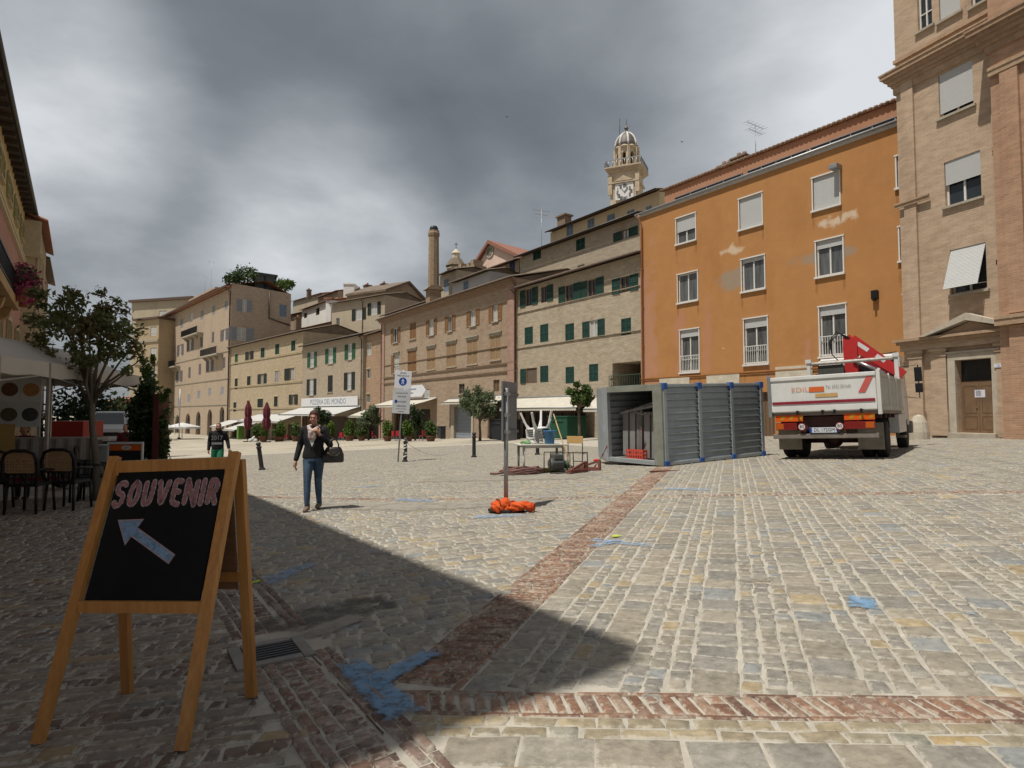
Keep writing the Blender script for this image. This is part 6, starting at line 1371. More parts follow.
# grey back of a large sign, pole weighted with orange sandbags
def backsign():
    P=G(506,512); Y=P.y; t=thing('portable_sign','grey metal sign seen from behind on a pole weighted with orange sandbags','sign',P,R(0))
    z=lambda py:at(506,py,Y).z-P.z
    m=MB(); m.tube([(0,0,.0),(0,0,z(388))],.033,12); m.build('pole',mat('dull_grey_steel',(.30,.30,.30),.5,.15,8,metal=.4),t)
    an=R(70); w=.62
    m=MB(); m.T=Matrix.Translation((0.0,.05,0))@Matrix.Rotation(an,4,'Z')
    m.bbox(-.13,.0,z(441.5),w-.13,.028,z(381),.012); a=m.build('panel',mat('sign_back_grey',(.17,.178,.188),.5,.12,5,metal=.2),t)
    m=MB(); m.T=Matrix.Translation((0.0,.05,0))@Matrix.Rotation(an,4,'Z')
    for py in (394,432): m.box(-.11,-.035,z(py)-.02,w-.15,-.001,z(py)+.02)
    m.build('ribs',mat('sign_rib_grey',(.15,.155,.16),.5,.1,5,metal=.3),a)
    for py in (394,415,432): m=MB(); m.lathe([(.045,-.03),(.055,-.03),(.055,.03),(.045,.03)],12,(0,0,z(py))); m.bar((.0,.0,z(py)),(.06,.06,z(py)),.03); m.build('clamp',metal_grey,t)
    m=MB(); m.lathe([(.25,.012),(.27,.02),(.27,.045),(.23,.06),(.09,.085),(.06,.13),(.045,.13)],28,sx=1.,sy=.8); m.build('base',mat('black_rubber',(.02,.018,.017),.8,.3,9),t)
    orange=mat('orange_sandbag',(.56,.085,.015),.9,.15,9,bump=.5,bscale=14); om=mat('orange_sandbag_fold',(.48,.065,.012),.9,.2,9,bump=.5,bscale=14)
    for i,(dx,dy,ln,wd,hh,rz,lab) in enumerate(((-.07,-.07,.31,.24,.21,R(28),'orange sandbag slumped over the base of the grey sign pole'),(.15,-.11,.40,.25,.145,R(-18),'longer flatter orange sandbag with a tied neck lying at the right of the sign base'))):
        c=P+Vector((dx,dy,.09)); b=thing('sandbag',lab,'sandbag',c,rz,'orange sandbags'); bm=bmesh.new(); bmesh.ops.create_icosphere(bm,subdivisions=4,radius=1)
        r_=random.Random(5+i)
        ph=[r_.random()*6 for _ in range(6)]
        for v in bm.verts:
            x,y,zz=v.co; s=1+.13*math.sin(5*x+ph[0])*math.cos(4*y+ph[1])+.075*math.sin(11*x+7*zz+ph[2])+.05*math.sin(17*y+9*x+ph[3])+.03*math.sin(25*zz+12*y+ph[4])
            px_=(abs(x)**.75)*(1 if x>0 else -1); pinch=1-.45*max(0,x-.45)/.55 if i else 1-.25*max(0,abs(x)-.6)
            v.co=Vector((px_*ln/2*s,(abs(y)**.8)*(1 if y>0 else -1)*wd/2*s*pinch,max(-.055,zz*hh/2*s)+ (.02*math.sin(3*x)) ))
        for f in bm.faces: f.smooth=True
        me=bpy.data.meshes.new('bag'); bm.to_mesh(me); bm.free(); me.materials.append(orange); o=bpy.data.objects.new('bag',me); COL.objects.link(o); o.parent=b
        m=MB(); m.T=Matrix.Translation((ln*.44,0,.01)); m.lathe([(.02,-.02),(.05,.0),(.075,.06),(.05,.09),(.06,.10),(.005,.08)],10,axis='x'); m.build('neck',om,b)
        m=MB(); m.tube([(-ln*.2,-wd*.46,.03),(-ln*.18,-wd*.2,hh*.5),(-ln*.16,wd*.2,hh*.5),(-ln*.15,wd*.45,.02)],.012,6); m.build('strap',mat('dark_orange_strap',(.20,.03,.01),.7,.2,9),b)
backsign()
# ---- work site: table with things on it
plast=mat('white_plastic',(.66,.66,.65),.4,.05,4)
def table():
    A=G(523,477); B=G(565,464.5); C_=G(542,478)
    P=at(541,443,15.4); o=Vector((P.x,P.y+.15,gz(P.x,P.y+.15))); L=1.25; W_=.72; h=P.z-o.z-.02; rz=R(14)
    t=thing('folding_table','white plastic table holding an upturned chair and a blue bucket','table',o,rz)
    m=MB(); m.bbox(-L/2,-W_/2,h-.04,L/2,W_/2,h,.018); m.build('tabletop',mat('cream_table_top',(.55,.53,.46),.5,.1,4),t)
    for x in (-L/2+.12,L/2-.12):
        for y in (-W_/2+.1,W_/2-.1): m=MB(); m.tube([(x,y,0),(x,y,h-.04)],[.022,.035],10); m.build('leg',mat('cream_table_leg',(.50,.50,.45),.5,.1,4) if y<0 else metal_grey,t)
    m=MB(); m.box(-L/2+.1,-W_/2+.09,h-.10,L/2-.1,-W_/2+.11,h-.041); m.box(-L/2+.1,W_/2-.11,h-.10,L/2-.1,W_/2-.09,h-.041); m.build('apron',mat('cream_table_leg',(0,0,0)),t)
    M=Matrix.Translation(o)@Matrix.Rotation(rz,4,'Z')
    # upturned garden chair: seat down on the table, legs in the air
    c=thing('garden_chair','white plastic garden chair turned upside down on the folding table','chair',M@Vector((-.02,.05,h+.004)),(0,R(-6),rz+R(12)))
    m=MB(); vs=[];n=6
    sw=.22
    m.bbox(-sw,-sw,.36,sw,sw,.395,.015); m.build('seat',plast,c)
    m=MB()
    for q in range(7): z=.02+q*.052; m.bbox(-sw+.01,sw-.02+.02*q/7,z,sw-.01,sw+.005+.02*q/7,z+.036,.006)
    m.bar((-sw+.01,sw,.0),(-sw+.01,sw+.01,.37),.035); m.bar((sw-.01,sw,.0),(sw-.01,sw+.01,.37),.035); m.build('backrest',plast,c)
    m=MB()
    for s in (-1,1): m.tube([(s*sw,sw,.16),(s*(sw+.03),.0,.15),(s*(sw+.02),-sw+.02,.17),(s*sw,-sw+.02,.37)],.02,8)
    m.build('armrests',plast,c)
    for x,y,ex,ey in ((-1,-1,-.28,-.28),(1,-1,.28,-.28),(-1,1,-.30,.30),(1,1,.30,.30)):
        m=MB(); m.bar((x*(sw-.03),y*(sw-.03),.385),(ex,ey,.80),.05,.035); m.bar((x*(sw-.09),y*(sw-.03),.385),(ex*.86,ey*.95,.58),.03); m.build('leg',plast,c)
    b=thing('bucket','blue plastic bucket standing on the white table beside the upturned chair','bucket',M@Vector((.16,-.22,h+.002)),0)
    bl=mat('blue_plastic',(.05,.17,.34),.4,.1,5); m=MB(); m.smooth=True; m.lathe([(.001,0),(.115,.0),(.145,.30),(.158,.305),(.158,.325),(.148,.33),(.14,.31),(.11,.015)],24); m.build('body',bl,b); m=MB(); m.tube([(-.15,0,.30),(-.17,.05,.2),(-.12,.12,.12),(.0,.16,.10),(.12,.12,.12),(.17,.05,.2),(.15,0,.30)],.006,6); m.build('handle',metal_grey,b)
    for lab,cc,x,y,sz in (('crumpled green bag lying on the left end of the table',(.20,.36,.16),-.40,-.1,(.14,.1,.05)),('white cloth crumpled next to the green bag on the table',(.6,.6,.58),-.24,-.12,(.11,.09,.055))):
        bm=bmesh.new(); bmesh.ops.create_icosphere(bm,subdivisions=3,radius=1)
        for v in bm.verts: v.co=Vector((v.co.x*sz[0],v.co.y*sz[1],max(-.02,v.co.z*sz[2])))*(1+.18*math.sin(9*v.co.x+13*v.co.y+5*v.co.z))
        me=bpy.data.meshes.new('bag'); bm.to_mesh(me); bm.free(); me.materials.append(mat('cloth_'+lab[9:14].strip().replace(' ','_'),cc,.8,.2,9)); ob=bpy.data.objects.new('crumpled_bag' if 'bag lying' in lab else 'cloth',me); COL.objects.link(ob); ob.location=M@Vector((x,y,h+.026)); tag(ob,lab,'bag' if 'bag lying' in lab else 'cloth')
    # broom handle leaning on the table edge
    a=G(573,474); tp=at(553.5,414,15.6); m=MB(); m.tube([(0,0,0),tp-a],.014,8); br=thing('broom','long wooden broom leaning against the right end of the white table','broom',a,0); m.build('handle',mat('pale_wood_stick',(.42,.29,.14),.6,.15,6),br)
    d_=(tp-a).normalized(); m=MB(); m.bar(-Vector((.16,0,0))+d_*.06,Vector((.16,0,0))+d_*.06,.05,.05); m.build('head',mat('broom_wood',(.3,.2,.1)),br); m=MB()
    for q in range(14): x=-.15+.3*q/13; m.bar((x,0,.05),(x+.01,-.01,-.0),.016)
    m.build('bristles',mat('bristle',(.09,.06,.04),.9,.3,9),br)
    # school chair
    p=G(578,470); s=thing('school_chair','school chair with a pale plywood back and dark tube frame by the table','chair',p,R(-25)); ply=mat('pale_plywood',(.52,.33,.13),.5,.12,5); fr=mat('dark_brown_tube',(.05,.04,.035),.5,.2,9,metal=.3)
    m=MB(); m.bbox(-.2,-.2,.43,.2,.2,.45,.008); m.build('seat',mat('worn_seat_ply',(.14,.10,.07),.6,.2,5),s); m=MB(); m.bbox(-.21,-.235,.68,.21,-.215,.86,.009); m.build('backrest',ply,s)
    for x in (-.19,.19): m=MB(); m.tube([(x,-.25,0),(x,-.2,.42),(x,-.21,.84)],.013,8); m.build('frame',fr,s); m=MB(); m.tube([(x,.22,0),(x,.17,.43),(x,-.2,.43)],.013,8); m.build('leg',fr,s)
    m=MB(); m.tube([(-.19,.2,.2),(.19,.2,.2)],.01,6); m.build('stretcher',fr,s)
    # pump, tools and hoses on the ground
    p=G(557,473); u=thing('motor_pump','grey motor pump in a tube frame on the ground under the table end','pump',p,R(20)); gm=mat('grey_machine',(.11,.115,.11),.55,.3,14,metal=.4)
    m=MB(); m.lathe([(.12,-.2),(.15,-.17),(.15,.12),(.09,.18),(.05,.2)],16,(0,0,.22),axis='x'); m.bbox(-.12,-.13,.33,.12,.13,.46,.03); m.build('engine',gm,u); m=MB(); m.lathe([(.1,-.05),(.11,0),(.1,.05)],16,(.26,0,.2),axis='x'); m.build('pump_head',mat('pump_green',(.07,.11,.07),.6,.3,9),u)
    m=MB()
    for y in (-.19,.19): m.tube([(-.26,y,.02),(-.26,y,.5),(.26,y,.5),(.26,y,.02),(-.26,y,.02)],.014,8)
    m.build('frame',fr,u); m=MB(); m.tube([(.3,0,.2),(.42,-.05,.12),(.5,-.2,.03),(.3,-.35,.03),(-.2,-.38,.03)],.025,8); m.build('hose',mat('black_hose',(.02,.02,.02),.6,.1,9),u)
    for lab,px,py,rx,n_,cc,rr_ in (('brownish red hose coiled loosely on the ground in front of the table',527,474.5,.46,6,(.15,.075,.065),.03),):
        c=G(px,py); m=MB(); pts=[]
        for q in range(90):
            a=q/90*n_*6.283; r_=rx*(.55+.45*math.sin(q*.21)**2); pts.append((r_*1.35*math.cos(a)+.06*math.sin(q*.7),r_*.7*math.sin(a),.03+.13*(q/90)*abs(math.sin(q*.37))+.04*math.sin(q*.9)**2))
        pts.append((-.75,-.1,.03)); pts.append((-.9,-.05,.03)); m.tube(pts,rr_,7); ob=m.build('hose',mat('brown_red_hose',cc,.7,.25,12),None,c); tag(ob,lab,'hose')
    c=G(546,472); bm_=MB(); bm_.tube([(.35*math.cos(q*.35)-.0,.22*math.sin(q*.35),.025+.002*q) for q in range(40)],.02,6); tag(bm_.build('hose',mat('yellow_hose',(.55,.45,.12),.6,.15,9),None,c),'thin yellow hose looped under the white table','hose')
    for i,(px,py,rz_,lab) in enumerate(((578,473.5,.7,'rusty red timber prop lying under the school chair'),(589,471,-.55,'second rusty red prop lying right of the school chair'))):
        c=G(px,py); m=MB(); m.bbox(-.30,-.05,.02,.30,.05,.10,.01); m.bar((-.3,0,.06),(.28,.02,.26),.05); m.bar((.28,.0,.02),(.27,.02,.27),.06); ob=m.build('timber_prop',mat('rusty_prop',(.16,.06,.045),.8,.3,9),None,c,rz_); tag(ob,lab,'prop','rusty props on the ground')
table()
# ---- steel container
def container():
    Nn,Rr=G(665.5,467),G(764.5,456); X=(Rr-Nn).xy.normalized(); L=(Rr-Nn).xy.length; Wd=2.12; Hc=2.02
    t=thing('storage_container','grey ribbed steel storage container with blue corner brackets and an open end door','container',Nn,(0,-math.atan2(Rr.z-Nn.z,L),math.atan2(X.y,X.x)))
    g=mat('container_grey',(.33,.365,.385),.5,.15,2.,metal=.25,bump=.05,bscale=8); g2=mat('container_post_grey',(.33,.36,.375),.5,.15,3,metal=.25); bl=mat('bracket_blue',(.03,.10,.33),.5,.15,6); gg=mat('greenish_post_grey',(.25,.265,.225),.55,.2,3,metal=.2)
    # ribbed walls as folded sheet
    def ribbed(p0,dx,n_,Wl,z0,z1,rows=11,dep=.05):
        m=MB(); p0=Vector(p0); dx=Vector(dx); nn=Vector(n_); hh=(z1-z0)/rows; prof=[]
        for k in range(rows): b=z0+k*hh; prof+= [(b,.012),(b+hh*.16,.012),(b+hh*.20,-dep*.25),(b+hh*.94,-dep)]
        prof.append((z1,0)); a=[p0+nn*d+Vector((0,0,z)) for z,d in prof]; c=[p+dx*Wl for p in a]; k=len(a)
        m.add(a+c,[(i,k+i,k+i+1,i+1) for i in range(k-1)]); return m
    nb=3; pw=.10; bay=(L-pw*(nb+1))/nb
    for i in range(nb):
        x=pw+i*(bay+pw); ribbed((x,0.02,0),(1,0,0),(0,-1,0),bay,.10,Hc-.06).build('side_panel',g,t)
        for k in range(11):
            m=MB(); zz=.10+(Hc-.16)/11*(k+.30); m.box(x+bay-.035,-.005,zz-.02,x+bay-.005,.0165,zz+.02); m.build('bolt',mat('black_void',(.01,.01,.01),.9,0),t)
    for i in range(nb+1):
        x=i*(bay+pw); m=MB(); m.bbox(x,-.03,.02,x+pw,.07,Hc,.008); m.build('post',g2,t)
        for z0,z1 in ((0,.14),(Hc-.14,Hc+.02)):
            m=MB(); m.bbox(x-.02,-.045,z0,x+pw+.02,.1,z1,.012); m.build('corner_bracket',bl,t)
    m=MB(); m.bbox(0,-.015,.03,L,.06,.11,.01); m.build('bottom_rail',g2,t); m=MB(); m.bbox(0,-.015,Hc-.08,L,.06,Hc-.01,.01); m.build('top_rail',g2,t)
    ribbed((L,0.02,0),(0,1,0),(1,0,0),Wd-.02,.1,Hc-.06).build('end_panel',g,t); ribbed((0,Wd,0),(1,0,0),(0,1,0),L,.1,Hc-.06).build('side_panel',g,t)
    m=MB(); m.box(0.02,.02,Hc-.05,L,Wd,Hc-.005); m.build('roof',g,t); m=MB(); m.box(.02,.02,.04,L,Wd,.09); m.build('floor',mat('container_floor',(.10,.085,.07),.8,.3,3),t)
    # end frame round the opening
    m=MB(); m.bbox(-.06,.0,.02,.06,.30,Hc,.01); m.build('door_post',gg,t); m=MB(); m.bbox(-.06,Wd-.12,.02,.06,Wd,Hc,.01); m.build('door_post',g2,t)
    m=MB(); m.bbox(-.06,.302,Hc-.16,.06,Wd-.122,Hc,.01); m.build('header',gg,t); m=MB(); m.bbox(-.06,.302,.02,.06,Wd-.122,.13,.01); m.build('threshold',g2,t)
    # open leaf folded out beyond the far post
    a=Vector((-.03,Wd+.01,0)); d_=Vector((.52,.85,0)).normalized(); lf=MB(); dw=1.12; n_=Vector((-d_.y,d_.x,0)); prof=[]
    k=9
    for q in range(k): b=dw*q/k; w_=dw/k; prof+=[(b,0),(b+w_*.35,0),(b+w_*.45,.05),(b+w_*.9,.05)]
    prof.append((dw,0)); A=[a+d_*u+n_*v+Vector((0,0,.06)) for u,v in prof]; B=[p+Vector((0,0,Hc-.12)) for p in A]; kk=len(A); lf.add(A+B,[(i,i+1,kk+i+1,kk+i) for i in range(kk-1)])
    dl=lf.build('door_leaf',g,t)
    m=MB(); m.bar(a+d_*.02+Vector((0,0,.05)),a+d_*dw+Vector((0,0,.05)),.08); m.bar(a+d_*.02+Vector((0,0,Hc-.06)),a+d_*dw+Vector((0,0,Hc-.06)),.08); m.bar(a+d_*.03+Vector((0,0,.05)),a+d_*.03+Vector((0,0,Hc-.06)),.08); m.bar(a+d_*dw+Vector((0,0,.05)),a+d_*dw+Vector((0,0,Hc-.06)),.08); m.build('door_frame',g2,dl)
    m=MB(); m.tube([tuple(a+d_*dw*.75-n_*.06+Vector((0,0,.1))),tuple(a+d_*dw*.75-n_*.06+Vector((0,0,Hc-.2)))],.016,6); m.bar(a+d_*dw*.75-n_*.07+Vector((0,0,1.05)),a+d_*dw*.45-n_*.07+Vector((0,0,1.0)),.03); m.build('lock_bar',metal_grey,dl)
    M=t.matrix_basis.copy(); M=Matrix.Translation(t.location)@t.rotation_euler.to_matrix().to_4x4()
    # hoarding sheets stacked upright inside, plank bundle on top, red crate in front
    sheet=mat('hoarding_grey',(.27,.27,.265),.55,.15,3,metal=.2)
    names=['front most grey hoarding sheet standing in the container mouth','second grey hoarding sheet from the near post inside the container','third grey hoarding sheet from the near post inside the container','fourth grey hoarding sheet from the near post inside the container','fifth grey hoarding sheet from the near post inside the container','hoarding sheet nearest the open door leaf inside the container']
    for q in range(6):
        y=.33+q*.27; m=MB(); A=[];pr=[]
        m.T=Matrix.Rotation(R(2.5),4,'X')
        for k in range(4): pr+=[(y+.05*k,0),(y+.05*k+.02,.0),(y+.05*k+.028,.035),(y+.05*k+.044,.035)]
        pr.append((y+.2,0)); A=[(.30+.05*q%.13+d,u,0) for u,d in pr]; B=[(x_,u,1.16+.03*((q*7)%3)) for x_,u,_ in A]; kk=len(A); m.add(A+B,[(i,i+1,kk+i+1,kk+i) for i in range(kk-1)])
        m.box(.34,y,0,.40+1.6,y+.2,1.15)
        ob=m.build('hoarding_sheet',sheet,None); ob.matrix_world=M@Matrix.Translation((0,0,.095)); tag(ob,names[q],'sheet','grey hoarding sheets stored in the container')
    m=MB()
    for q in range(5): m.bar((.25,.45+q*.12,1.26+.03*(q%2)),(.5,1.75+q*.04,1.32+.02*q),.05)
    m.bar((.2,.5,1.48),(.3,1.7,1.33),.06); m.bar((.25,.45,1.58),(.3,1.5,1.36),.05); m.bar((.3,.6,1.50),(.25,1.8,1.30),.05); m.bar((.22,1.0,1.28),(.3,1.05,1.5),.04)
    ob=m.build('plank_bundle',mat('grey_planks',(.24,.235,.225),.75,.25,4),None); ob.matrix_world=M; tag(ob,'jumbled grey bars and planks lying on top of the hoarding sheets','planks')
    c=thing('crate','small red plastic crate at the foot of the hoarding sheets','crate',M@Vector((.17,1.18,.092)),math.atan2(X.y,X.x)); red=mat('red_plastic',(.50,.075,.05),.5,.12,6)
    m=MB(); Lc,Wc,Hh=.62,.16,.26
    for z0,z1 in ((0,.05),(.115,.15),(Hh-.05,Hh)): m.box(-Wc/2,-Lc/2,z0,Wc/2,-Lc/2+.02,z1); m.box(-Wc/2,Lc/2-.02,z0,Wc/2,Lc/2,z1); m.box(-Wc/2,-Lc/2+.021,z0,-Wc/2+.02,Lc/2-.021,z1); m.box(Wc/2-.02,-Lc/2+.021,z0,Wc/2,Lc/2-.021,z1)
    m.box(-Wc/2+.021,-Lc/2+.021,0,Wc/2-.021,Lc/2-.021,.015); m.build('rails',red,c)
    m=MB()
    for k in range(8): y=-Lc/2+.01+(Lc-.02)*k/7; m.box(-Wc/2-.003,y-.014,.0,-Wc/2+.018,y+.014,Hh-.002); m.box(Wc/2-.018,y-.014,.0,Wc/2+.003,y+.014,Hh-.002)
    m.build('slats',red,c)
    # red and white tape tied to the sheets and down to the ground
    tp=MB(); wr=mat('red_tape',(.55,.03,.03),.5,.1,9); ww=mat('white_tape',(.68,.68,.68),.5,.05,9)
    def tape(pts,w=.05):
        for i in range(len(pts)-1):
            tp.mi=i%2; a_,b_=Vector(pts[i]),Vector(pts[i+1]); u=Vector((0,0,1)) if abs((b_-a_).normalized().z)<.8 else Vector((0,1,0)); tp.add([a_-u*w/2,b_-u*w/2,b_+u*w/2,a_+u*w/2],[(0,1,2,3)])
    M2=M
    tape([M2@Vector(q) for q in [(.24,.55,.95),(.2,.52,.85),(.24,.5,.75),(.22,.53,.62),(.24,.5,.5),(.22,.52,.38),(.25,.5,.28)]]); tape([M2@Vector(q) for q in [(.24,.5,.95),(.18,.42,.9),(.15,.36,.85),(.16,.34,.78)]]); tape([M2@Vector(q) for q in [(.24,1.1,.9),(.19,1.05,.98),(.2,.98,.88),(.2,1.05,.78),(.22,1.0,.7)]])
    e=G(594,470); s0=M2@Vector((-.05,Wd-.05,.42)); n=7; tape([s0.lerp(e+Vector((0,0,.06)),k/n)+Vector((0,0,-.05*math.sin(3.14*k/n))) for k in range(n+1)],.07)
    tag(tp.build('barrier_tape',[wr,ww],None),'red and white barrier tape tied at the container mouth and trailing to the ground','tape')
    p=G(596,461.5); m=MB(); m.ell((0,0,.04),.09,.06,.04); m.ell((.08,.03,.03),.05,.05,.03); tag(m.build('tape_roll',wr,None,p),'crumpled knot of red tape lying by the open container door','tape')
    p=G(665,472); m=MB(); m.bar((-.35,-.1,.02),(.35,.12,.02),.06,.03); tag(m.build('timber_batten',mat('rusty_prop',(0,0,0)),None,p),'thin reddish batten lying at the near corner of the container','batten')
container()
# ---- crane truck
def truck():
    A=at(773,458,15.3); B=at(884.5,463,13.85); RL=Vector((A.x,A.y)); RR=Vector((B.x,B.y)); Xv=(RR-RL).normalized(); Wt=(RR-RL).length; mid=(RL+RR)/2
    Yv=Vector((-Xv.y,Xv.x)); zl=gz(*(mid+Yv*1.1)); roll=math.atan2(gz(*RR)-gz(*RL),Wt)
    t=thing('crane_truck','white dropside lorry with a folded red loading crane parked on the square','truck',(mid.x,mid.y,zl+.01),(0,-roll*.8,math.atan2(Xv.y,Xv.x)))
    hw=Wt/2; t.scale=(1.0,1.0,1.035)
    wp=mat('truck_white_paint',(.58,.57,.54),.4,.10,1.4,bump=.03,bscale=9,spec=.4); al=mat('dropside_white',(.60,.60,.585),.4,.08,2.,spec=.4); sid=mat('dropside_dull_grey',(.40,.385,.35),.6,.2,2.5); ch=mat('chassis_red_brown',(.055,.022,.018),.6,.35,5); rub=mat('tyre_rubber',(.018,.017,.017),.85,.2,12); bmp=mat('bumper_grey_brown',(.20,.175,.155),.55,.25,5,metal=.3); flap=mat('mudflap_dusty',(.23,.205,.165),.85,.3,4); red=mat('crane_red',(.42,.025,.025),.38,.12,3,spec=.5); dred=mat('stripe_dark_red',(.22,.02,.035),.45,.08,9); orr=mat('reflector_orange',(.62,.09,.01),.35,.05,9); yel=mat('reflector_ochre',(.42,.21,.02),.35,.05,9); lr=mat('lamp_red',(.17,.012,.01),.25,.1,9,spec=.6); lo=mat('lamp_amber',(.42,.09,.01),.25,.1,9,spec=.6)
    zf=1.10; zt_=1.92; Lb=4.1
    m=MB(); m.bbox(-hw+.02,.03,zf-.10,hw-.02,Lb,zf,.01); bed=m.build('bed',bmp,t)
    m=MB()
    for y in (.5,1.3,2.1,2.9,3.7): m.box(-hw+.06,y-.05,zf-.2,hw-.06,y+.05,zf-.102)
    m.box(-.46,.1,zf-.42,-.36,6.4,zf-.202); m.box(.36,.1,zf-.42,.46,6.4,zf-.202); m.build('chassis',ch,t)
    # tailgate with its paint work
    m=MB(); m.bbox(-hw+.05,-.02,zf-.02,hw-.06,.03,zt_,.012); m.bbox(-hw+.05,-.045,zt_-.09,hw-.06,-.0195,zt_-.01,.012); m.bbox(-hw+.05,-.04,zf+.0,hw-.06,-.0195,zf+.13,.012); tg=m.build('tailgate',al,t)
    m=MB(); m.quad((-hw+.07,-.043,zf+.17),(hw-.09,-.043,zf+.17),(hw-.09,-.043,zf+.235),(-hw+.07,-.043,zf+.235)); m.build('stripe',dred,tg)
    m=MB(); x=hw-.42; m.quad((x,-.030,zf+.37),(x+.14,-.030,zf+.37),(x+.32,-.030,zt_-.105),(x+.18,-.030,zt_-.105)); m.build('slanted_mark',mat('mark_salmon_red',(.48,.10,.085),.45,.08,9),tg)
    u=(Wt)/112.
    m=MB(); textmb(m,'EDIL',.15,(-.47,-.031,zf+.50),(1,0,0),(0,0,1),.0,squash=1.35); m.build('lettering',mat('letter_pale_orange',(.60,.30,.20),.5,.1,9),tg)
    m=MB(); m.quad((-.27,-.0305,zf+.435),(.06,-.0305,zf+.435),(.06,-.0305,zf+.55),(-.27,-.0305,zf+.55)); m.build('orange_block',mat('letter_orange',(.58,.12,.03),.5,.1,9),tg)
    m=MB(); textmb(m,'Tel. 0733 201645',.105,(.36,-.031,zf+.53),(1,0,0),(0,0,1),.0,squash=.72); m.build('telephone',mat('letter_grey',(.30,.30,.29),.5,.1,9),tg)
    m=MB(); m.quad((-.14,-.0305,zf+.31),(.34,-.0305,zf+.31),(.34,-.0305,zf+.39),(-.14,-.0305,zf+.39)); m.build('ochre_label',mat('letter_ochre',(.50,.32,.12),.5,.15,9),tg)
    m=MB()
    for x in (-.55,.0,.25,.8): m.box(x-.02,-.07,zf-.08,x+.02,-.021,zf+.02); m.tube([(x,-.06,zf-.02),(x+.05,-.09,zf+.0)],.012,6)
    m.build('hinges',metal_dark,tg)
    for s in (-1,1):
        m=MB(); m.bbox(s*hw-.05 if s>0 else -hw-.03,-.05,zf-.12,s*hw+.03 if s>0 else -hw+.05,.05,zt_+.03,.012); m.bar((s*hw,.02,zt_+.02),(s*hw+s*.02,.02,zt_+.06),.05); m.build('corner_post',wp if s>0 else metal_grey,t)
        m=MB(); m.bbox(s*hw-.02,.06,zf-.03,s*hw+.02,Lb-.05,zt_-.02,.01); m.bbox(s*hw+(.0205 if s>0 else -.04),.06,zt_-.1,s*hw+(.04 if s>0 else -.0205),Lb-.05,zt_-.03,.006); m.bbox(s*hw+(.0205 if s>0 else -.04),.06,zf-.02,s*hw+(.04 if s>0 else -.0205),Lb-.05,zf+.08,.006); sg=m.build('side_gate',sid,t)
        m=MB(); 
        for y in (1.4,2.75): m.box(s*hw+(.0205 if s>0 else -.05),y-.04,zf-.03,s*hw+(.05 if s>0 else -.0205),y+.04,zt_+.02)
        m.build('side_posts',wp,sg)
    # front frame
    zg=2.50
    for s in (-1,1): m=MB(); m.bbox(s*(hw-.06)-.05,Lb-.02,zf,s*(hw-.06)+.05,Lb+.08,zg+.10,.01); m.bbox(s*(hw-.06)-.08,Lb-.05,zg+.02,s*(hw-.06)+.08,Lb+.11,zg+.13,.01); m.build('frame_post',wp,t)
    m=MB(); m.tube([(-hw+.06,Lb+.03,zg),(hw-.06,Lb+.03,zg)],.045,8); m.box(-hw+.1,Lb,zf+.5,hw-.1,Lb+.05,zf+.56); m.build('frame_bar',mat('chipped_white_bar',(.48,.45,.41),.6,.35,12),t)
    m=MB(); m.box(-hw+.12,Lb+.02,zf,hw-.12,Lb+.05,zt_-.05); m.build('headboard',sid,t)
    m=MB(); 
    m.box(-hw+.3,Lb+.051,zt_-.049,-.2,Lb+.06,zg-.06); m.build('mesh_guard',mat('dark_mesh',(.06,.06,.055),.7,.3,14),t)
    # cab
    y0,y1=5.25,6.75; cw=hw-.10
    m=MB(); pr=[(y0,.62),(y1+.05,.62),(y1+.1,1.35),(y1-.12,1.75),(y1-.42,2.62),(y1-.55,2.72),(y0+.05,2.72),(y0,2.62)]
    bm=bmesh.new(); vs=[bm.verts.new((x,a,b)) for x in (-cw,cw) for a,b in pr]; n=len(pr)
    bm.faces.new(vs[:n]); bm.faces.new(list(reversed(vs[n:])))
    for i in range(n): bm.faces.new((vs[i],vs[n+i],vs[n+(i+1)%n],vs[(i+1)%n]))
    bmesh.ops.recalc_face_normals(bm,faces=bm.faces); bmesh.ops.bevel(bm,geom=list(bm.edges),offset=.05,segments=3,affect='EDGES'); bm.verts.index_update()
    m.add([tuple(v.co) for v in bm.verts],[[v.index for v in f.verts] for f in bm.faces]); bm.free(); cab=m.build('cab',wp,t)
    gl=mat('truck_glass',(.015,.018,.02),.1,.2,3,spec=.6)
    for s in (-1,1):
        m=MB(); X=s*(cw+.004); m.quad((X,y0+.35,1.72),(X,y1-.2,1.72),(X,y1-.46,2.5),(X,y0+.35,2.5)); dr=m.build('side_window',gl,cab)
        m=MB(); X0=s*(cw+.003); 
        for (a,b,c_,d_) in ((y0+.3,.8,y0+.32,2.55),(y1-.22,.8,y1-.2,1.7),(y0+.3,.8,y1-.2,.82)): m.quad((X0,a,b),(X0,c_,b),(X0,c_,d_),(X0,a,d_))
        m.build('door_gap',metal_dark,cab); m=MB(); m.bbox(s*(cw+.02)-.015,y0+.42,1.45,s*(cw+.02)+.015,y0+.6,1.49,.006); m.build('door_handle',metal_dark,cab)
        m=MB(); m.tube([(s*cw,y1-.15,2.4),(s*(cw+.32),y1+.05,2.45),(s*(cw+.32),y1+.05,1.45),(s*cw,y1-.02,1.5)],.016,6); m.bbox(s*(cw+.32)-.10,y1+.02,1.95,s*(cw+.32)+.10,y1+.09,2.38,.03); m.bbox(s*(cw+.32)-.10,y1+.02,1.62,s*(cw+.32)+.10,y1+.09,1.90,.03); m.build('mirror',metal_dark,t)
    m=MB(); m.quad((-cw+.15,y0-.004,1.95),(cw-.15,y0-.004,1.95),(cw-.15,y0-.004,2.48),(-cw+.15,y0-.004,2.48)); m.build('rear_window',gl,cab)
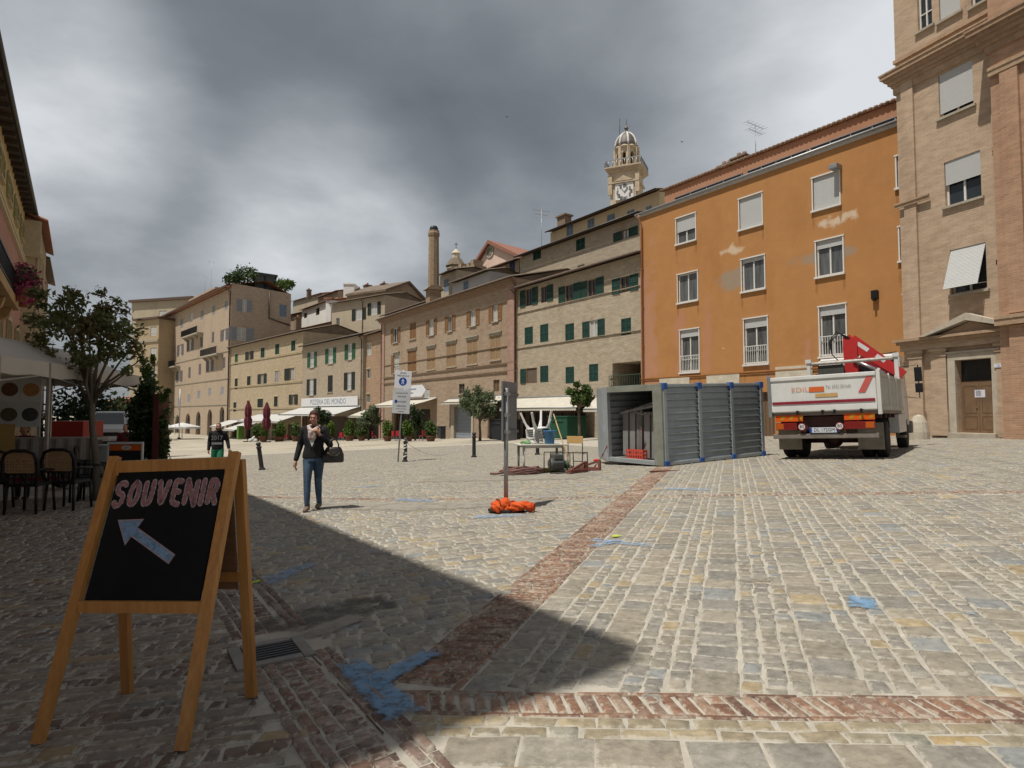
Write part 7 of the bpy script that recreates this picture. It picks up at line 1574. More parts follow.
    m=MB(); m.add([(-cw+.12,y1-.10,1.78),(cw-.12,y1-.10,1.78),(cw-.18,y1-.395,2.58),(-cw+.18,y1-.395,2.58)],[(0,1,2,3)]); m.build('windscreen',gl,cab)
    m=MB(); m.bbox(-hw+.02,y1+.0,.42,hw-.02,y1+.22,.78,.04); m.build('front_bumper',bmp,t)
    # tool lockers, tank, side skirts, steps
    m=MB(); m.bbox(hw-.30,3.55,.50,hw-.03,5.2,zf-.12,.02); m.bbox(hw-.32,4.25,zf-.1,hw-.02,5.2,1.95,.02); m.build('side_locker',wp,t)
    m=MB(); m.bbox(-hw+.03,3.2,.45,-hw+.38,4.6,zf-.14,.04); m.build('fuel_tank',bmp,t)
    m=MB(); m.bbox(hw-.26,4.7,.34,hw-.03,5.15,.40,.01); m.bbox(hw-.22,4.75,.40,hw-.18,4.8,.55,.01); m.build('step',bmp,t)
    # wheels
    def wheel(x,y,r,w,name='wheel'):
        m=MB(); m.smooth=True; m.lathe([(r*.56,-w/2),(r*.93,-w/2),(r,-w*.36),(r,w*.36),(r*.93,w/2),(r*.56,w/2)],28,(x,y,r),axis='x'); o=m.build(name,rub,t)
        m=MB(); m.lathe([(r*.57,w*.45),(r*.5,w*.2),(r*.2,w*.1),(r*.18,w*.4),(.001,w*.42)],20,(x,y,r),axis='x'); m.lathe([(r*.57,-w*.45),(r*.5,-w*.2),(r*.2,-w*.1),(r*.18,-w*.4),(.001,-w*.42)],20,(x,y,r),axis='x'); m.build('rim',mat('wheel_rim',(.28,.27,.26),.5,.2,6,metal=.3),o)
        m=MB()
        for q in range(30):
            a=q*2*math.pi/30; m.bar((x-w*.36,y+(r+.001)*math.cos(a),r+(r+.001)*math.sin(a)),(x+w*.36,y+(r+.001)*math.cos(a+.06),r+(r+.001)*math.sin(a+.06)),.018,.012)
        m.build('tread',rub,o)
    for s in (-1,1):
        wheel(s*(hw-.15),1.15,.42,.24); wheel(s*(hw-.44),1.15,.42,.24); wheel(s*(hw-.20),5.75,.42,.25)
        m=MB(); pr_=[(1.15+.56*math.cos(a),.47+.56*math.sin(a)) for a in [R(20+14*k) for k in range(11)]]
        for k in range(10): m.bar((s*(hw-.30),*pr_[k]),(s*(hw-.30),*pr_[k+1]),.50,.02,up=(0,0,1)) if False else m.add([(s*(hw-.55),*pr_[k]),(s*(hw-.04),*pr_[k]),(s*(hw-.04),*pr_[k+1]),(s*(hw-.55),*pr_[k+1])],[(0,1,2,3)])
        m.build('mudguard',rub,t)
        m=MB(); m.bbox(s*(hw-.30)-.27,.50,.20,s*(hw-.30)+.27,.52,.80,.004); m.build('mudflap',flap,t)
    m=MB(); m.tube([(-hw+.3,1.15,.42),(hw-.3,1.15,.42)],.09,10); m.ell((0,1.15,.42),.2,.22,.2); m.build('axle',ch,t)
    # rear bar, cross member, lamps, reflectors, plate
    m=MB(); m.bbox(-hw+.02,.05,.47,hw-.08,.17,.58,.02); m.build('bumper_bar',bmp,t)
    for s in (-1,1): m=MB(); m.box(s*.45-.04,.08,.585,s*.45+.04,.16,zf-.21); m.build('bar_bracket',ch,t)
    m=MB(); m.bbox(-hw+.45,.12,.66,hw-.5,.22,zf-.12,.02); m.build('rear_beam',ch,t)
    for s in (-1,1):
        a=s*(hw-.42)-.30+(.02 if s<0 else 0); c_=a+.62
        m=MB(); m.bbox(a-.03,.02,.87,c_-.03,.045,1.02,.006); b_=m.build('reflector_board',orr,t)
        m=MB(); 
        for q in range(3): x=a+.06+q*.2; m.quad((x,.0175,.90),(x+.09,.0175,.90),(x+.15,.0175,1.0),(x+.06,.0175,1.0))
        m.build('ochre_bands',yel,b_)
        m=MB(); m.bbox(a-.03,.0,.67,c_-.17 if s<0 else c_-.03,.06,.84,.02); la=m.build('tail_lamp',lr,t); xa=(a-.02) if s<0 else (c_-.22)
        m=MB(); m.bbox(xa,-.006,.69,xa+.17,.02,.82,.01); m.build('indicator',lo,la)
        xs=(c_-.06) if s<0 else (a-.13); m=MB(); m.lathe([(.088,0),(.088,.02),(.0,.02)] if False else [(.088,.0),(.001,.0)],20,(xs,.0,.745),axis='y'); sp_=m.build('speed_disc',mat('disc_white',(.6,.6,.6),.4,.05,9),t); m=MB(); m.lathe([(.088,-.002),(.070,-.002)],20,(xs,.0,.745),axis='y'); m.build('disc_rim',dred,sp_); m=MB(); textmb(m,'80',.10,(xs,-.004,.745),(1,0,0),(0,0,1),.0); m.build('number',metal_dark,sp_)
    m=MB(); m.bbox(-.32,.03,.60,.30,.055,.72,.005); pl=m.build('number_plate',mat('plate_white',(.50,.53,.58),.4,.06,9),t); m=MB(); textmb(m,'DL 172GM',.105,(.0,.028,.66),(1,0,0),(0,0,1),.0,squash=.95); m.build('plate_number',metal_dark,pl); m=MB(); m.quad((-.32,.0285,.602),(-.27,.0285,.602),(-.27,.0285,.718),(-.32,.0285,.718)); m.quad((.26,.0285,.602),(.30,.0285,.602),(.30,.0285,.718),(.26,.0285,.718)); m.build('plate_bands',mat('sign_blue',(0,0,0)),pl)
    # crane
    cy=4.70; cx=-.03
    m=MB(); m.bbox(cx-.32,cy-.24,.75,cx+.32,cy+.24,1.5,.04); m.bbox(-hw+.1,cy-.10,.62,hw-.1,cy+.10,.78,.03); m.build('crane_base',red,t)
    m=MB(); 
    m.prism([(cx-.17,1.5),(cx+.17,1.5),(cx+.13,2.5),(cx+.17,3.05),(cx-.02,3.30),(cx-.20,3.20),(cx-.22,2.9)],.34,'y',cy-.17); m.build('crane_column',red,t)
    def boom(name,p,q,w0,w1,mt,th=.22,yo=0.):
        p,q=Vector(p),Vector(q); d=(q-p).normalized(); n_=Vector((-d.z,0,d.x)); m=MB(); v=[p+n_*w0/2,p-n_*w0/2,q-n_*w1/2,q+n_*w1/2]; m.prism([(a.x,a.z) for a in v],th,'y',cy+yo-th/2); return m.build(name,mt,t)
    top=(cx-.02,cy,3.12); end=(cx+1.25,cy,2.05)
    bo=boom('boom',top,end,.40,.24,red,.26); boom('boom_jib',(cx+.22,cy,2.65),(cx+1.02,cy,1.9),.16,.14,mat('crane_dark_red',(.20,.015,.02),.45,.15,5),.2,-.02)
    d=(Vector(end)-Vector(top)).normalized(); n_=Vector((-d.z,0,d.x))
    for a,b_ in ((.2,.55),(.8,1.08)):
        m=MB(); p=Vector(top)+d*a+n_*.05; q=Vector(top)+d*b_+n_*.05; m.add([tuple(v+Vector((0,-.134,0))) for v in (p-n_*.055,q-n_*.055,q+n_*.055,p+n_*.055)],[(0,1,2,3)]); m.build('boom_label',mat('label_white',(.6,.58,.58),.5,.15,18),bo)
    m=MB(); m.tube([(cx+.05,cy-.2,2.55),(cx+.8,cy-.2,2.12)],.055,8); m.tube([(cx+.5,cy-.2,2.3),(cx+.98,cy-.2,1.98)],.035,8); m.build('ram',mat('chrome_grey',(.35,.35,.36),.3,.1,9,metal=.7),t)
    m=MB(); 
    for k in range(3): m.tube([(cx-.1+.04*k,cy-.18,3.2),(cx-.30-.03*k,cy-.2,3.36+.03*k),(cx-.52-.03*k,cy-.22,3.12),(cx-.5,cy-.22,2.75),(cx-.25,cy-.2,2.45),(cx-.1,cy-.2,1.9)],.016,6)
    m.build('hydraulic_hose',rub,t)
    m=MB(); m.bbox(cx-.75,cy-.12,1.55,cx-.35,cy+.12,1.98,.03); m.bar((cx-.6,cy-.1,1.9),(cx-.45,cy-.1,2.2),.05); m.build('control_box',red,t)
    m=MB(); m.box(hw-.28,cy-.05,zt_+.5,hw-.1,cy+.05,zt_+.58); m.build('lamp_bracket',metal_dark,t)
truck()
# ---- trees and planting
def bough_tree(name,label,P,h,trunk_h,r0,blobs,nleaf,lsize,cols,seed,lean=(0,0),group=None,bark=None,forks=6):
    t=thing(name,label,'tree',P,0,group); rr=random.Random(seed); bark=bark or mat('bark',(.12,.10,.075),.9,.3,6,bump=.4,bscale=20,stretch=(3,3,.6))
    m=MB(); top=Vector((lean[0],lean[1],trunk_h)); m.tube([(0,0,-.15),(lean[0]*.3+.02,lean[1]*.3,trunk_h*.35),(lean[0]*.7-.02,lean[1]*.7,trunk_h*.7),top],[r0*1.35,r0,r0*.9,r0*.85],10); m.build('trunk',bark,t)
    m=MB(); bl=sorted(blobs,key=lambda b:rr.random())
    for b in bl[:max(forks,len(bl))]:
        c=Vector(b[0]); p=top.lerp(c,.35)+Vector((rr.uniform(-.08,.08),rr.uniform(-.08,.08),rr.uniform(-.05,.1)))*h*.1; q=top.lerp(c,.75)+Vector((rr.uniform(-.1,.1),rr.uniform(-.1,.1),rr.uniform(0,.1)))*h*.1
        m.tube([top-Vector((0,0,.05*h*rr.random())),p,q,c],[r0*.62,r0*.42,r0*.25,r0*.08],7)
        for k in range(5):
            s=q.lerp(c,rr.random()); e=c+Vector((rr.uniform(-1,1)*b[1][0],rr.uniform(-1,1)*b[1][1],rr.uniform(-.5,1.1)*b[1][2])); m.tube([s,s.lerp(e,.5)+Vector((0,0,.04)),e],[r0*.16,r0*.1,r0*.03],5)
    m.build('limbs',bark,t); leafobj('crown',blobs,nleaf,lsize,cols,seed,t,hollow=.25,aspect=.42); return t
TREEG=[(.12,.08,.04),(.12,.14,.05),(.20,.24,.085)]
# the young tree in front of the stall
P=G(97,501); P=Vector((P.x,P.y,gz(P.x,P.y))); Yt=P.y
def tb(px,py,dy,rx,rz,ry=None):
    q=at(px,py,Yt+dy)-P; s=Yt/F; return ((q.x,q.y,q.z),(rx*s,(ry or rx)*s,rz*s))
bl=[tb(62,322,.1,24,18),tb(90,330,-.2,26,20),tb(118,330,.15,24,18),tb(40,342,.2,14,12),tb(75,302,-.1,14,16),tb(60,300,.1,8,10),tb(104,312,.3,13,14),tb(133,348,.1,13,17),tb(128,372,-.1,8,8),tb(82,360,-.3,16,12),tb(48,356,.0,12,9),tb(108,352,.3,18,14),tb(143,358,.1,5,8),tb(70,292,0,5,7),tb(88,375,.2,8,8)]
qz=at(92,398,Yt).z-P.z
bough_tree('young_tree','young broadleaf tree with reddish tips in front of the shaded market stall',P,(at(90,300,Yt)-P).z,qz,.058,bl,2700,.11,TREEG,31,lean=(at(92,398,Yt).x-P.x,0))
leafobj('leaf_sprays',[tb(60+random.uniform(-35,78),310+random.uniform(-22,50),random.uniform(-.4,.4),9,7) for _ in range(26)],1500,.10,TREEG,33,bpy.data.objects['young_tree'],hollow=.1,aspect=.4)
for i in range(1):
    q=G(100,500); 
# trees in front of the houses
def fac_tree(px,pyb,pyt,wpx,fn,off,label,cols,name,seed,n=2600,size=.28,tf=.45,squat=1.):
    p=fn(px,-off); Y=p.y; s=Y/F; P=Vector((p.x,p.y,gz(p.x,p.y))); H=at(px,pyt,Y).z-P.z; w=wpx*s/2; r_=random.Random(seed); th=H*tf
    bl=[((r_.uniform(-.8,.8)*w,r_.uniform(-.7,.7)*w,th+(H-th)*(.12+.80*r_.random())),(w*r_.uniform(.26,.45),w*r_.uniform(.26,.45),(H-th)*r_.uniform(.14,.27)*squat)) for _ in range(15)]
    bl+=[((0,0,th+(H-th)*.45),(w*.5,w*.5,(H-th)*.30))]
    bough_tree(name,label,P,H,th,max(.07,H*.025),bl,n,size,cols,seed,group='small trees along the far facades')
fac_tree(480,441,388,37,main,4.5,'grey green olive tree between the grey garage door and the grey sign',OLIVE,'olive_tree',41,n=3600,size=.26,tf=.40)
fac_tree(579,441,383,25,main,4.,'small round headed tree left of the open container door',GREENS,'street_tree',42,n=2600,size=.22,tf=.58)
fac_tree(369,441,406,24,pz,4.,'pale olive tree beside the pizzeria awning end',OLIVE,'olive_tree',43,n=2000,size=.30,tf=.42)
fac_tree(415.5,441,404,16,main,3.5,'dark narrow evergreen behind the pedestrian zone sign',DARKG,'evergreen_tree',44,n=2200,size=.26,tf=.2)
fac_tree(324,441,408,18,pz,4.5,'dark leafed tree behind the walking woman under the pizzeria sign',DARKG,'evergreen_tree',45,n=2000,size=.32,tf=.45)
tc_=mat('dark_terracotta',(.15,.07,.045),.8,.2,5)
def bush(px,w,pyt,fn,off,label,cols,seed,box=True):
    p=fn(px,-off); Y=p.y; s=Y/F; z=gz(p.x,p.y); t=thing('potted_shrub',label,'shrub',(p.x,p.y,z),fn(px+1).y*0+R(-55),'potted shrubs along the restaurant fronts'); H=max(.8,at(px,pyt,Y).z-z); W_=w*s/2; ph=H*.22
    r_=random.Random(seed)
    leafobj('foliage',[((r_.uniform(-.5,.5)*W_,r_.uniform(-.3,.3),ph+(H-ph)*r_.uniform(.2,.75)),(W_*.65,W_*.6,(H-ph)*.36)) for _ in range(6)]+[((0,0,ph+(H-ph)*.3),(W_*1.05,W_*.8,(H-ph)*.40))],1700,.26,cols,seed,t,hollow=.3)
    m=MB(); m.lathe([(W_*.5,0),(W_*.72,ph),(W_*.78,ph+.02),(W_*.78,ph+.12),(W_*.66,ph+.12),(W_*.6,ph)],14); m.build('pot',tc_,t)
labs=['leftmost bright green potted shrub left of the burgundy parasols','bright green potted shrub between the two closed burgundy parasols','bushy potted shrub just right of the taller closed parasol','potted shrub beside the woman on her left in the picture','light green potted shrub to the right of the walking woman','wide potted shrub at the left of the pale olive tree','potted shrub at the foot of the pale olive tree','potted shrub left of the pedestrian zone sign','potted shrub seen just right of the sign pole','rightmost potted shrub at the end of the brown house awning']
for i,(px,w,pt,fn) in enumerate(((257,10,424,gr),(264,12,422,gr),(280,15,422,gr),(296,10,422,gr),(331,10,421,pz),(350,13,421,pz),(362,11,424,pz),(388,12,421,main),(409,11,422,main),(431,14,421,main))): bush(px,w,pt,fn,5.,labs[i],LIME if i%3 else GREENS,90+i)
# closed parasols
bur=mat('burgundy_cloth',(.105,.018,.028),.8,.2,6)
for px,pt,lab in ((248.5,401,'closed burgundy parasol left of the brighter one'),(267,402.5,'brighter closed burgundy parasol near the long house door')):
    p=gr(px,-7.); Y=p.y; z=gz(p.x,p.y); H=at(px,pt,Y).z-z; t=thing('closed_parasol',lab,'parasol',(p.x,p.y,z),0,'closed burgundy parasols')
    m=MB(); m.tube([(0,0,0),(0,0,H)],.05,8); m.bbox(-.5,-.5,0,.5,.5,.12,.03); m.build('pole',metal_dark,t)
    m=MB(); n=16; prof=[(.24,H*.30),(.42,H*.40),(.46,H*.55),(.32,H*.60),(.40,H*.70),(.36,H*.84),(.2,H*.93),(.1,H*1.0),(.02,H*1.01)]; vs=[(r*(1+.28*(j%2))*math.cos(6.283*j/n),r*(1+.28*(j%2))*math.sin(6.283*j/n),zz) for r,zz in prof for j in range(n)]; m.add(vs,[(i*n+j,i*n+(j+1)%n,(i+1)*n+(j+1)%n,(i+1)*n+j) for i in range(len(prof)-1) for j in range(n)]); m.build('canopy',bur,t)
    m=MB(); m.tube([(.5*math.cos(k*.7),.5*math.sin(k*.7),H*.6) for k in range(10)],.03,5); m.build('tie',bur,t)
# open white parasols by the arches
for px,pc,pw,off,lab in ((183,422.5,34,9,'wide white parasol in front of the arches of the tallest house'),(166,423,16,13,'white parasol at the edge of the dark hedge')):
    p=tl(px,-off); Y=p.y; s=Y/F; z=gz(p.x,p.y); zt_=at(px,pc,Y).z-z; r=pw*s/2; t=thing('white_parasol',lab,'parasol',(p.x,p.y,z),.3,'open white parasols')
    m=MB(); n=8; vs=[(0,0,zt_)]+[(r*math.cos(6.283*(j+.5)/n),r*math.sin(6.283*(j+.5)/n),zt_-.75) for j in range(n)]+[(r*math.cos(6.283*(j+.5)/n),r*math.sin(6.283*(j+.5)/n),zt_-1.05) for j in range(n)]; m.add(vs,[(0,1+j,1+(j+1)%n) for j in range(n)]+[(1+j,n+1+j,n+1+(j+1)%n,1+(j+1)%n) for j in range(n)]); m.build('canopy',whitecloth,t)
    m=MB(); m.tube([(0,0,0),(0,0,zt_)],.06,8); m.build('pole',metal_grey,t)
# red cafe chairs along the planters
redc=mat('red_chair_plastic',(.36,.02,.035),.5,.1,5)
def cafe():
    t=thing('red_chair','red cafe chair','chair',(0,0,0),0,'red cafe chairs between the planters')
    m=MB(); m.bbox(-.24,-.24,.44,.24,.24,.49,.02); m.build('seat',redc,t); m=MB(); m.bbox(-.24,.2,.49,.24,.26,.98,.03); m.build('backrest',redc,t)
    for x in (-.2,.2):
        for y in (-.2,.2): m=MB(); m.tube([(x,y,0),(x,y,.45)],.02,6); m.build('leg',metal_grey,t)
    return t
ch0=cafe(); first=True
clab=['red cafe chair left of the walking woman behind the shrubs','red cafe chair between two shrubs left of the walking woman','red cafe chair right of the woman by the pizzeria posts','red cafe chair beside that one under the pizzeria awning','red cafe chair left of the pale olive tree','red cafe chair right of the pale olive tree','red cafe chair next to the sign pole','red cafe chair behind the striped bollard','rightmost red cafe chair by the dark evergreen']
for i,(px,fn) in enumerate(((283,gr),(287,gr),(318,pz),(341,pz),(345,pz),(375,pz),(395,main),(399,main),(423,main))):
    p=fn(px,-4.6); P=Vector((p.x,p.y,gz(p.x,p.y))); rz=R(-150+47*i)
    if first: ch0.location=P; ch0.rotation_euler.z=rz; ch0['label']=clab[i]; first=False
    else: dup(ch0,P,rz,clab[i])
# bins, scooter cover, waste container, white bollard stone
def binn(px,fn,off,w,h,c,lab,name='litter_bin',cat='bin'):
    p=fn(px,-off); s=p.y/F; t=thing(name,lab,cat,(p.x,p.y,gz(p.x,p.y)),R(-50)); mm=mat(name+'_'+lab.split()[0],c,.5,.2,6)
    m=MB(); m.bbox(-w/2,-w/2,.06,w/2,w/2,h,.05); m.build('body',mm,t); m=MB(); m.bbox(-w/2-.04,-w/2-.04,h+.002,w/2+.04,w/2+.04,h+.1,.03); m.tube([(-w*.3,-w/2-.05,h*.85),(w*.3,-w/2-.05,h*.85)],.025,6); m.build('lid',mm,t)
    m=MB(); 
    for x in (-w*.35,w*.35): m.lathe([(.09,-.03),(.09,.03)],10,(x,w*.3,.09),axis='x')
    m.build('wheels',metal_dark,t)
binn(441.5,main,1.2,.62,1.15,(.05,.055,.06),'dark grey litter bin against the brown house left of the garage door')
binn(241,gr,3,.9,2.2,(.10,.2,.03),'bright green bin by the dark doorway of the long house','green_bin')
binn(567,main,1.6,1.9,1.5,(.015,.07,.04),'dark green waste container under the cream awning','waste_container','container')
binn(505,main,3,1.7,1.5,(.02,.022,.025),'black covered scooter bulk behind the grey sign','covered_scooter','crate')  # plain box shape standing in for a covered scooter
p=G(917,438); p=Vector((p.x,p.y,gz(p.x,p.y))); m=MB(); m.lathe([(.34,-.05),(.34,.25),(.28,.62),(.18,.85),(.001,.92)],14); tag(m.build('corner_stone',mat('pale_door_stone',(0,0,0)),None,Vector((at(919,430,23.6).x,23.6,gz(16,23.6)))),'rounded pale corner stone at the left foot of the palace','stone')
# white statue like rubbish bags near the parasols
p=gr(254,-7); m=MB()
for dx,dz,r in ((-.4,.22,.3),(.35,.2,.3),(0,.45,.28),(.1,.72,.17)): m.ell((dx,0,dz),r,r*.8,r)
tag(m.build('white_sacks',whitecloth,None,Vector((p.x,p.y,gz(p.x,p.y)))),'white heap of sacks on the ground between the closed parasols','sacks')
# street lamp pole in front of the tallest house
p=tl(180,-10); z=gz(p.x,p.y); t=thing('flag_pole','thin tall pole standing before the arches of the tallest house','pole',(p.x,p.y,z)); m=MB(); H=at(181,389,p.y).z-z; m.tube([(0,0,0),(0,0,H)],.09,8); m.build('shaft',metal_grey,t); m=MB(); m.lathe([(.3,0),(.3,.3),(.12,.4)],12); m.build('foot',metal_dark,t)
# ---- the shaded market stall on the left
canv=mat('gazebo_canvas',(.47,.435,.38),.85,.07,2); al=mat('gazebo_aluminium',(.30,.29,.27),.45,.1,9,metal=.5)
def gazebo(label,P,rz,w,d,hv,hp,mids=()):
    t=thing('market_gazebo',label,'gazebo',P,rz); pts=[(-w/2,-d/2),(w/2,-d/2),(w/2,d/2),(-w/2,d/2)]
    m=MB(); n=8; vs=[]
    for i in range(4):
        a,b=Vector(pts[i]),Vector(pts[(i+1)%4])
        for k in range(n):
            for q in range(n+1):
                pass
    N_=10
    for j in range(N_+1):
        for i in range(N_+1):
            x=-w/2+w*i/N_; y=-d/2+d*j/N_; e=min(1-abs(2*i/N_-1),3*(1-abs(2*j/N_-1))); vs.append((x,y,hv+(hp-hv)*(e**1.12)-.03*math.sin(math.pi*min(1,e*1.2))))
    m.smooth=True; m.add(vs,[(j*(N_+1)+i,j*(N_+1)+i+1,(j+1)*(N_+1)+i+1,(j+1)*(N_+1)+i) for j in range(N_) for i in range(N_)]); m.smooth=False
    for i in range(4):
        a,b=pts[i],pts[(i+1)%4]; q=12; L=[]
        for k in range(q+1): x=a[0]+(b[0]-a[0])*k/q; y=a[1]+(b[1]-a[1])*k/q; L.append((x,y))
        m.add([(x,y,hv) for x,y in L]+[(x*1.004,y*1.004,hv-.24-.02*math.sin(k*2.1)) for k,(x,y) in enumerate(L)],[(k,k+1,q+2+k,q+1+k) for k in range(q)])
    m.build('canopy',canv,t)
    for x,y in list(pts)+list(mids): m=MB(); m.bbox(x*.985-.025,y*.985-.025,0,x*.985+.025,y*.985+.025,hv,.005); m.bbox(x*.985-.06,y*.985-.06,0,x*.985+.06,y*.985+.06,.015,.004); m.build('pole',al,t)
    m=MB()
    for i in range(4):
        a=Vector((*pts[i],0))*.985; b=Vector((*pts[(i+1)%4],0))*.985; zt_=hv-.04; zl=hv-.36; n=2
        for k in range(n):
            p=a.lerp(b,k/n); q=a.lerp(b,(k+1)/n); m.bar(p+Vector((0,0,zt_)),q+Vector((0,0,zl)),.022); m.bar(p+Vector((0,0,zl)),q+Vector((0,0,zt_)),.022)
    m.bar((-w/2*.98,0,hv-.05),(0,0,hv-.0),.022); m.bar((w/2*.98,0,hv-.05),(0,0,hv),.022); m.bar((0,-d/2*.98,hv-.05),(0,0,hv),.022); m.bar((0,d/2*.98,hv-.05),(0,0,hv),.022); m.tube([(0,0,hv-.1),(0,0,hp-.02)],.02,6)
    m.build('scissor_frame',al,t)
    return t
c1=at(-14,420,10.6); P1=at(51,500,9.9); 
def gz3(x,y): return Vector((x,y,gz(x,y)))
gazebo('long cream canopied market gazebo over the food stall on the shaded side',gz3(-8.72,11.2),R(10.5),1.8,5.1,2.42,2.86,mids=((.9,-1.2),(-.9,0)))
# food board with four dishes
p=at(20,402,11.6); gpo=gz3(p.x,p.y); t=thing('menu_board','white food board with four pictures of round dishes hanging in the market stall','menu board',Vector((p.x,p.y,gpo.z)),R(28))
zc=at(20,402,11.6).z-gpo.z; sc=11.6/F; w=17*sc; h=25*sc
m=MB(); m.bbox(-w,0,zc-h,w,.03,zc+h*1.05,.01); m.build('board',mat('white_board',(.50,.50,.48),.6,.06,3),t)
m=MB()
for x in (-w*.9,w*.9): m.bar((x,.05,0),(x,.05,zc+h),.04)
m.build('posts',al,t)
dish=[((.10,.035,.02),(.18,.09,.05)),((.35,.14,.035),(.5,.3,.12)),((.05,.06,.04),(.12,.10,.05)),((.03,.03,.035),(.08,.07,.06))]
for i,(ca,cb2) in enumerate(dish):
    x=(-.5+(i%2))*w; z=zc+(.5-(i//2))*h
    m=MB(); m.quad((x-w*.46,-.003,z-h*.46),(x+w*.46,-.003,z-h*.46),(x+w*.46,-.003,z+h*.46),(x-w*.46,-.003,z+h*.46)); pc=m.build('picture',mat('picture_white',(.56,.56,.56),.5,.05,6) if i<2 else mat('picture_grey',(.46,.48,.48),.5,.05,6),t)
    m=MB(); m.lathe([(w*.40,0),(.001,0)],24,(x,-.005,z),axis='y'); m.build('dish',mat('dish_%s'%('meat','pasta','greens','grill')[i],ca,.6,.3,16,c2=cb2),pc)
# yellow crate stack, counters, red cloth
p=at(6,440,10.9); m=MB(); t=thing('yellow_banner','narrow yellow banner at the left end of the food stall','banner',gz3(p.x,p.y),R(25)); h0=at(6,424,10.9).z-gz(p.x,p.y); m.bbox(-.45,0,h0-.85,.12,.02,h0,.005); m.build('cloth',mat('yellow_cloth',(.36,.24,.07),.8,.1,4),t); m=MB(); m.tube([(-.2,.03,0),(-.2,.03,h0)],.015,6); m.build('pole',al,t)
p=at(63,462,11.3); g_=gz3(p.x,p.y); t=thing('stall_counter','long counter with a grey brown cloth and red edging in the market stall','counter',g_,R(14)); zt_=at(60,438,11.3).z-g_.z; L=1.15
m=MB(); m.bbox(-L*.95,0,zt_-.05,L*.42,.7,zt_,.01); m.build('top',mat('grey_brown_cloth',(.27,.24,.20),.85,.1,4),t); m=MB(); n=40; m.add([(-L*.95+L*1.37*k/n,-.01-.018*math.sin(k*1.3),zt_-.01) for k in range(n+1)]+[(-L*.95+L*1.37*k/n,-.012-.03*math.sin(k*1.3+.4),.42) for k in range(n+1)],[(k,k+1,n+2+k,n+1+k) for k in range(n)]); m.build('skirt',mat('grey_brown_cloth',(0,0,0)),t); m=MB(); m.box(-L*.95,-.05,.36,L*.42,-.035,.43); m.build('red_edge',mat('red_edging',(.30,.02,.02),.6,.1,6),t)
for x in (-L*.8,L*.35): m=MB(); m.tube([(x,.35,0),(x,.35,zt_-.05)],.025,8); m.build('leg',al,t)
p=at(112,452,12.2); t=thing('white_fridge','small white drinks cabinet behind the young tree trunk','cabinet',gz3(p.x,p.y),R(14)); zt_=at(100,445,12.2).z-gz(p.x,p.y); m=MB(); m.bbox(-.32,0,0,.05,.4,zt_,.02); m.build('body',mat('cabinet_white',(.34,.33,.30),.5,.08,4),t); m=MB(); m.bbox(-.30,-.02,.1,.03,-.002,zt_-.1,.008); m.build('door',mat('cabinet_door',(.38,.37,.34),.4,.08,4),t)
p=at(66,384,18.); zz=gz(p.x,p.y); a=at(47,401,18.);b_=at(84,399,18.); t=thing('red_trailer','red side panel of a stall trailer far behind the counter','trailer',Vector((a.x,a.y,zz)),math.atan2(b_.y-a.y,b_.x-a.x)); L=(b_.xy-a.xy).length; za=at(66,417,18.).z-zz; zb2=at(66,399.5,18.).z-zz
zb3=at(66,417,18.).z-zz; zb4=at(66,430,18.).z-zz
m=MB(); m.bbox(0,0,at(66,437,18).z-zz,L,.9,at(66,428,18).z-zz+.2,.02); m.build('panel',mat('red_panel',(.26,.03,.018),.5,.1,3),t); m=MB()
for x in (.15,L-.2): m.lathe([(.25,-.08),(.25,.08)],14,(x,.5,.25),axis='x')
m.build('wheels',metal_dark,t); m=MB(); m.bbox(0,.02,.3,L,.88,at(66,437,18).z-zz-.003,.02); m.build('chassis',metal_dark,t)
# woven chairs with their backs to the square
def wicker():
    t=thing('cafe_chair','x','chair',(0,0,0),0,'black cafe chairs with woven backs'); bk=mat('black_chair_frame',(.012,.011,.011),.5,.15,9); wv=mat('tan_weave',(.30,.19,.095),.75,.15,12)
    m=MB(); m.bbox(-.23,-.22,.42,.23,.22,.47,.02); m.build('seat',bk,t)
    for x,y in ((-.2,-.2),(.2,-.2),(-.2,.2),(.2,.2)): m=MB(); m.tube([(x*1.12,y*1.12,0),(x,y,.44)],.02,8); m.build('leg',bk,t)
    m=MB(); pts=[(-.20,-.23,.44),(-.245,-.25,.62),(-.25,-.27,.80),(-.20,-.285,.925),(-.10,-.29,.965),(.10,-.29,.965),(.20,-.285,.925),(.25,-.27,.80),(.245,-.25,.62),(.20,-.23,.44)]; m.tube(pts,.025,8); m.tube([(-.24,-.25,.62),(.24,-.25,.62)],.018,6)
    for s in (-1,1): m.tube([(s*.25,-.26,.68),(s*.27,-.05,.67),(s*.26,.15,.65),(s*.22,.2,.45)],.018,8)
    m.build('frame',bk,t)
    # the weave: a pierced panel, real holes
    m=MB(); nx,nz=9,6; x0,x1,z0,z1=-.19,.19,.645,.925
    for i in range(nx+1): x=x0+(x1-x0)*i/nx; zz=z1 if 0<i<nx else z1-.05; m.bar((x,-.262-.0,z0),(x,-.28,zz),.028,.006,up=(0,1,0))
    for k in range(nz+1): z=z0+(z1-z0)*k/nz; e=.03 if k==nz else 0; m.bar((x0+e,-.262-(k/nz)*.02,z),(x1-e,-.262-(k/nz)*.02,z),.028,.006,up=(0,1,0))
    m.build('weave',wv,t); m=MB()
    for k in range(5): m.box(-.18+.08*k,-.245,.47,-.15+.08*k,-.235,.62)
    m.build('lower_slats',bk,t)
    return t
w0=wicker()
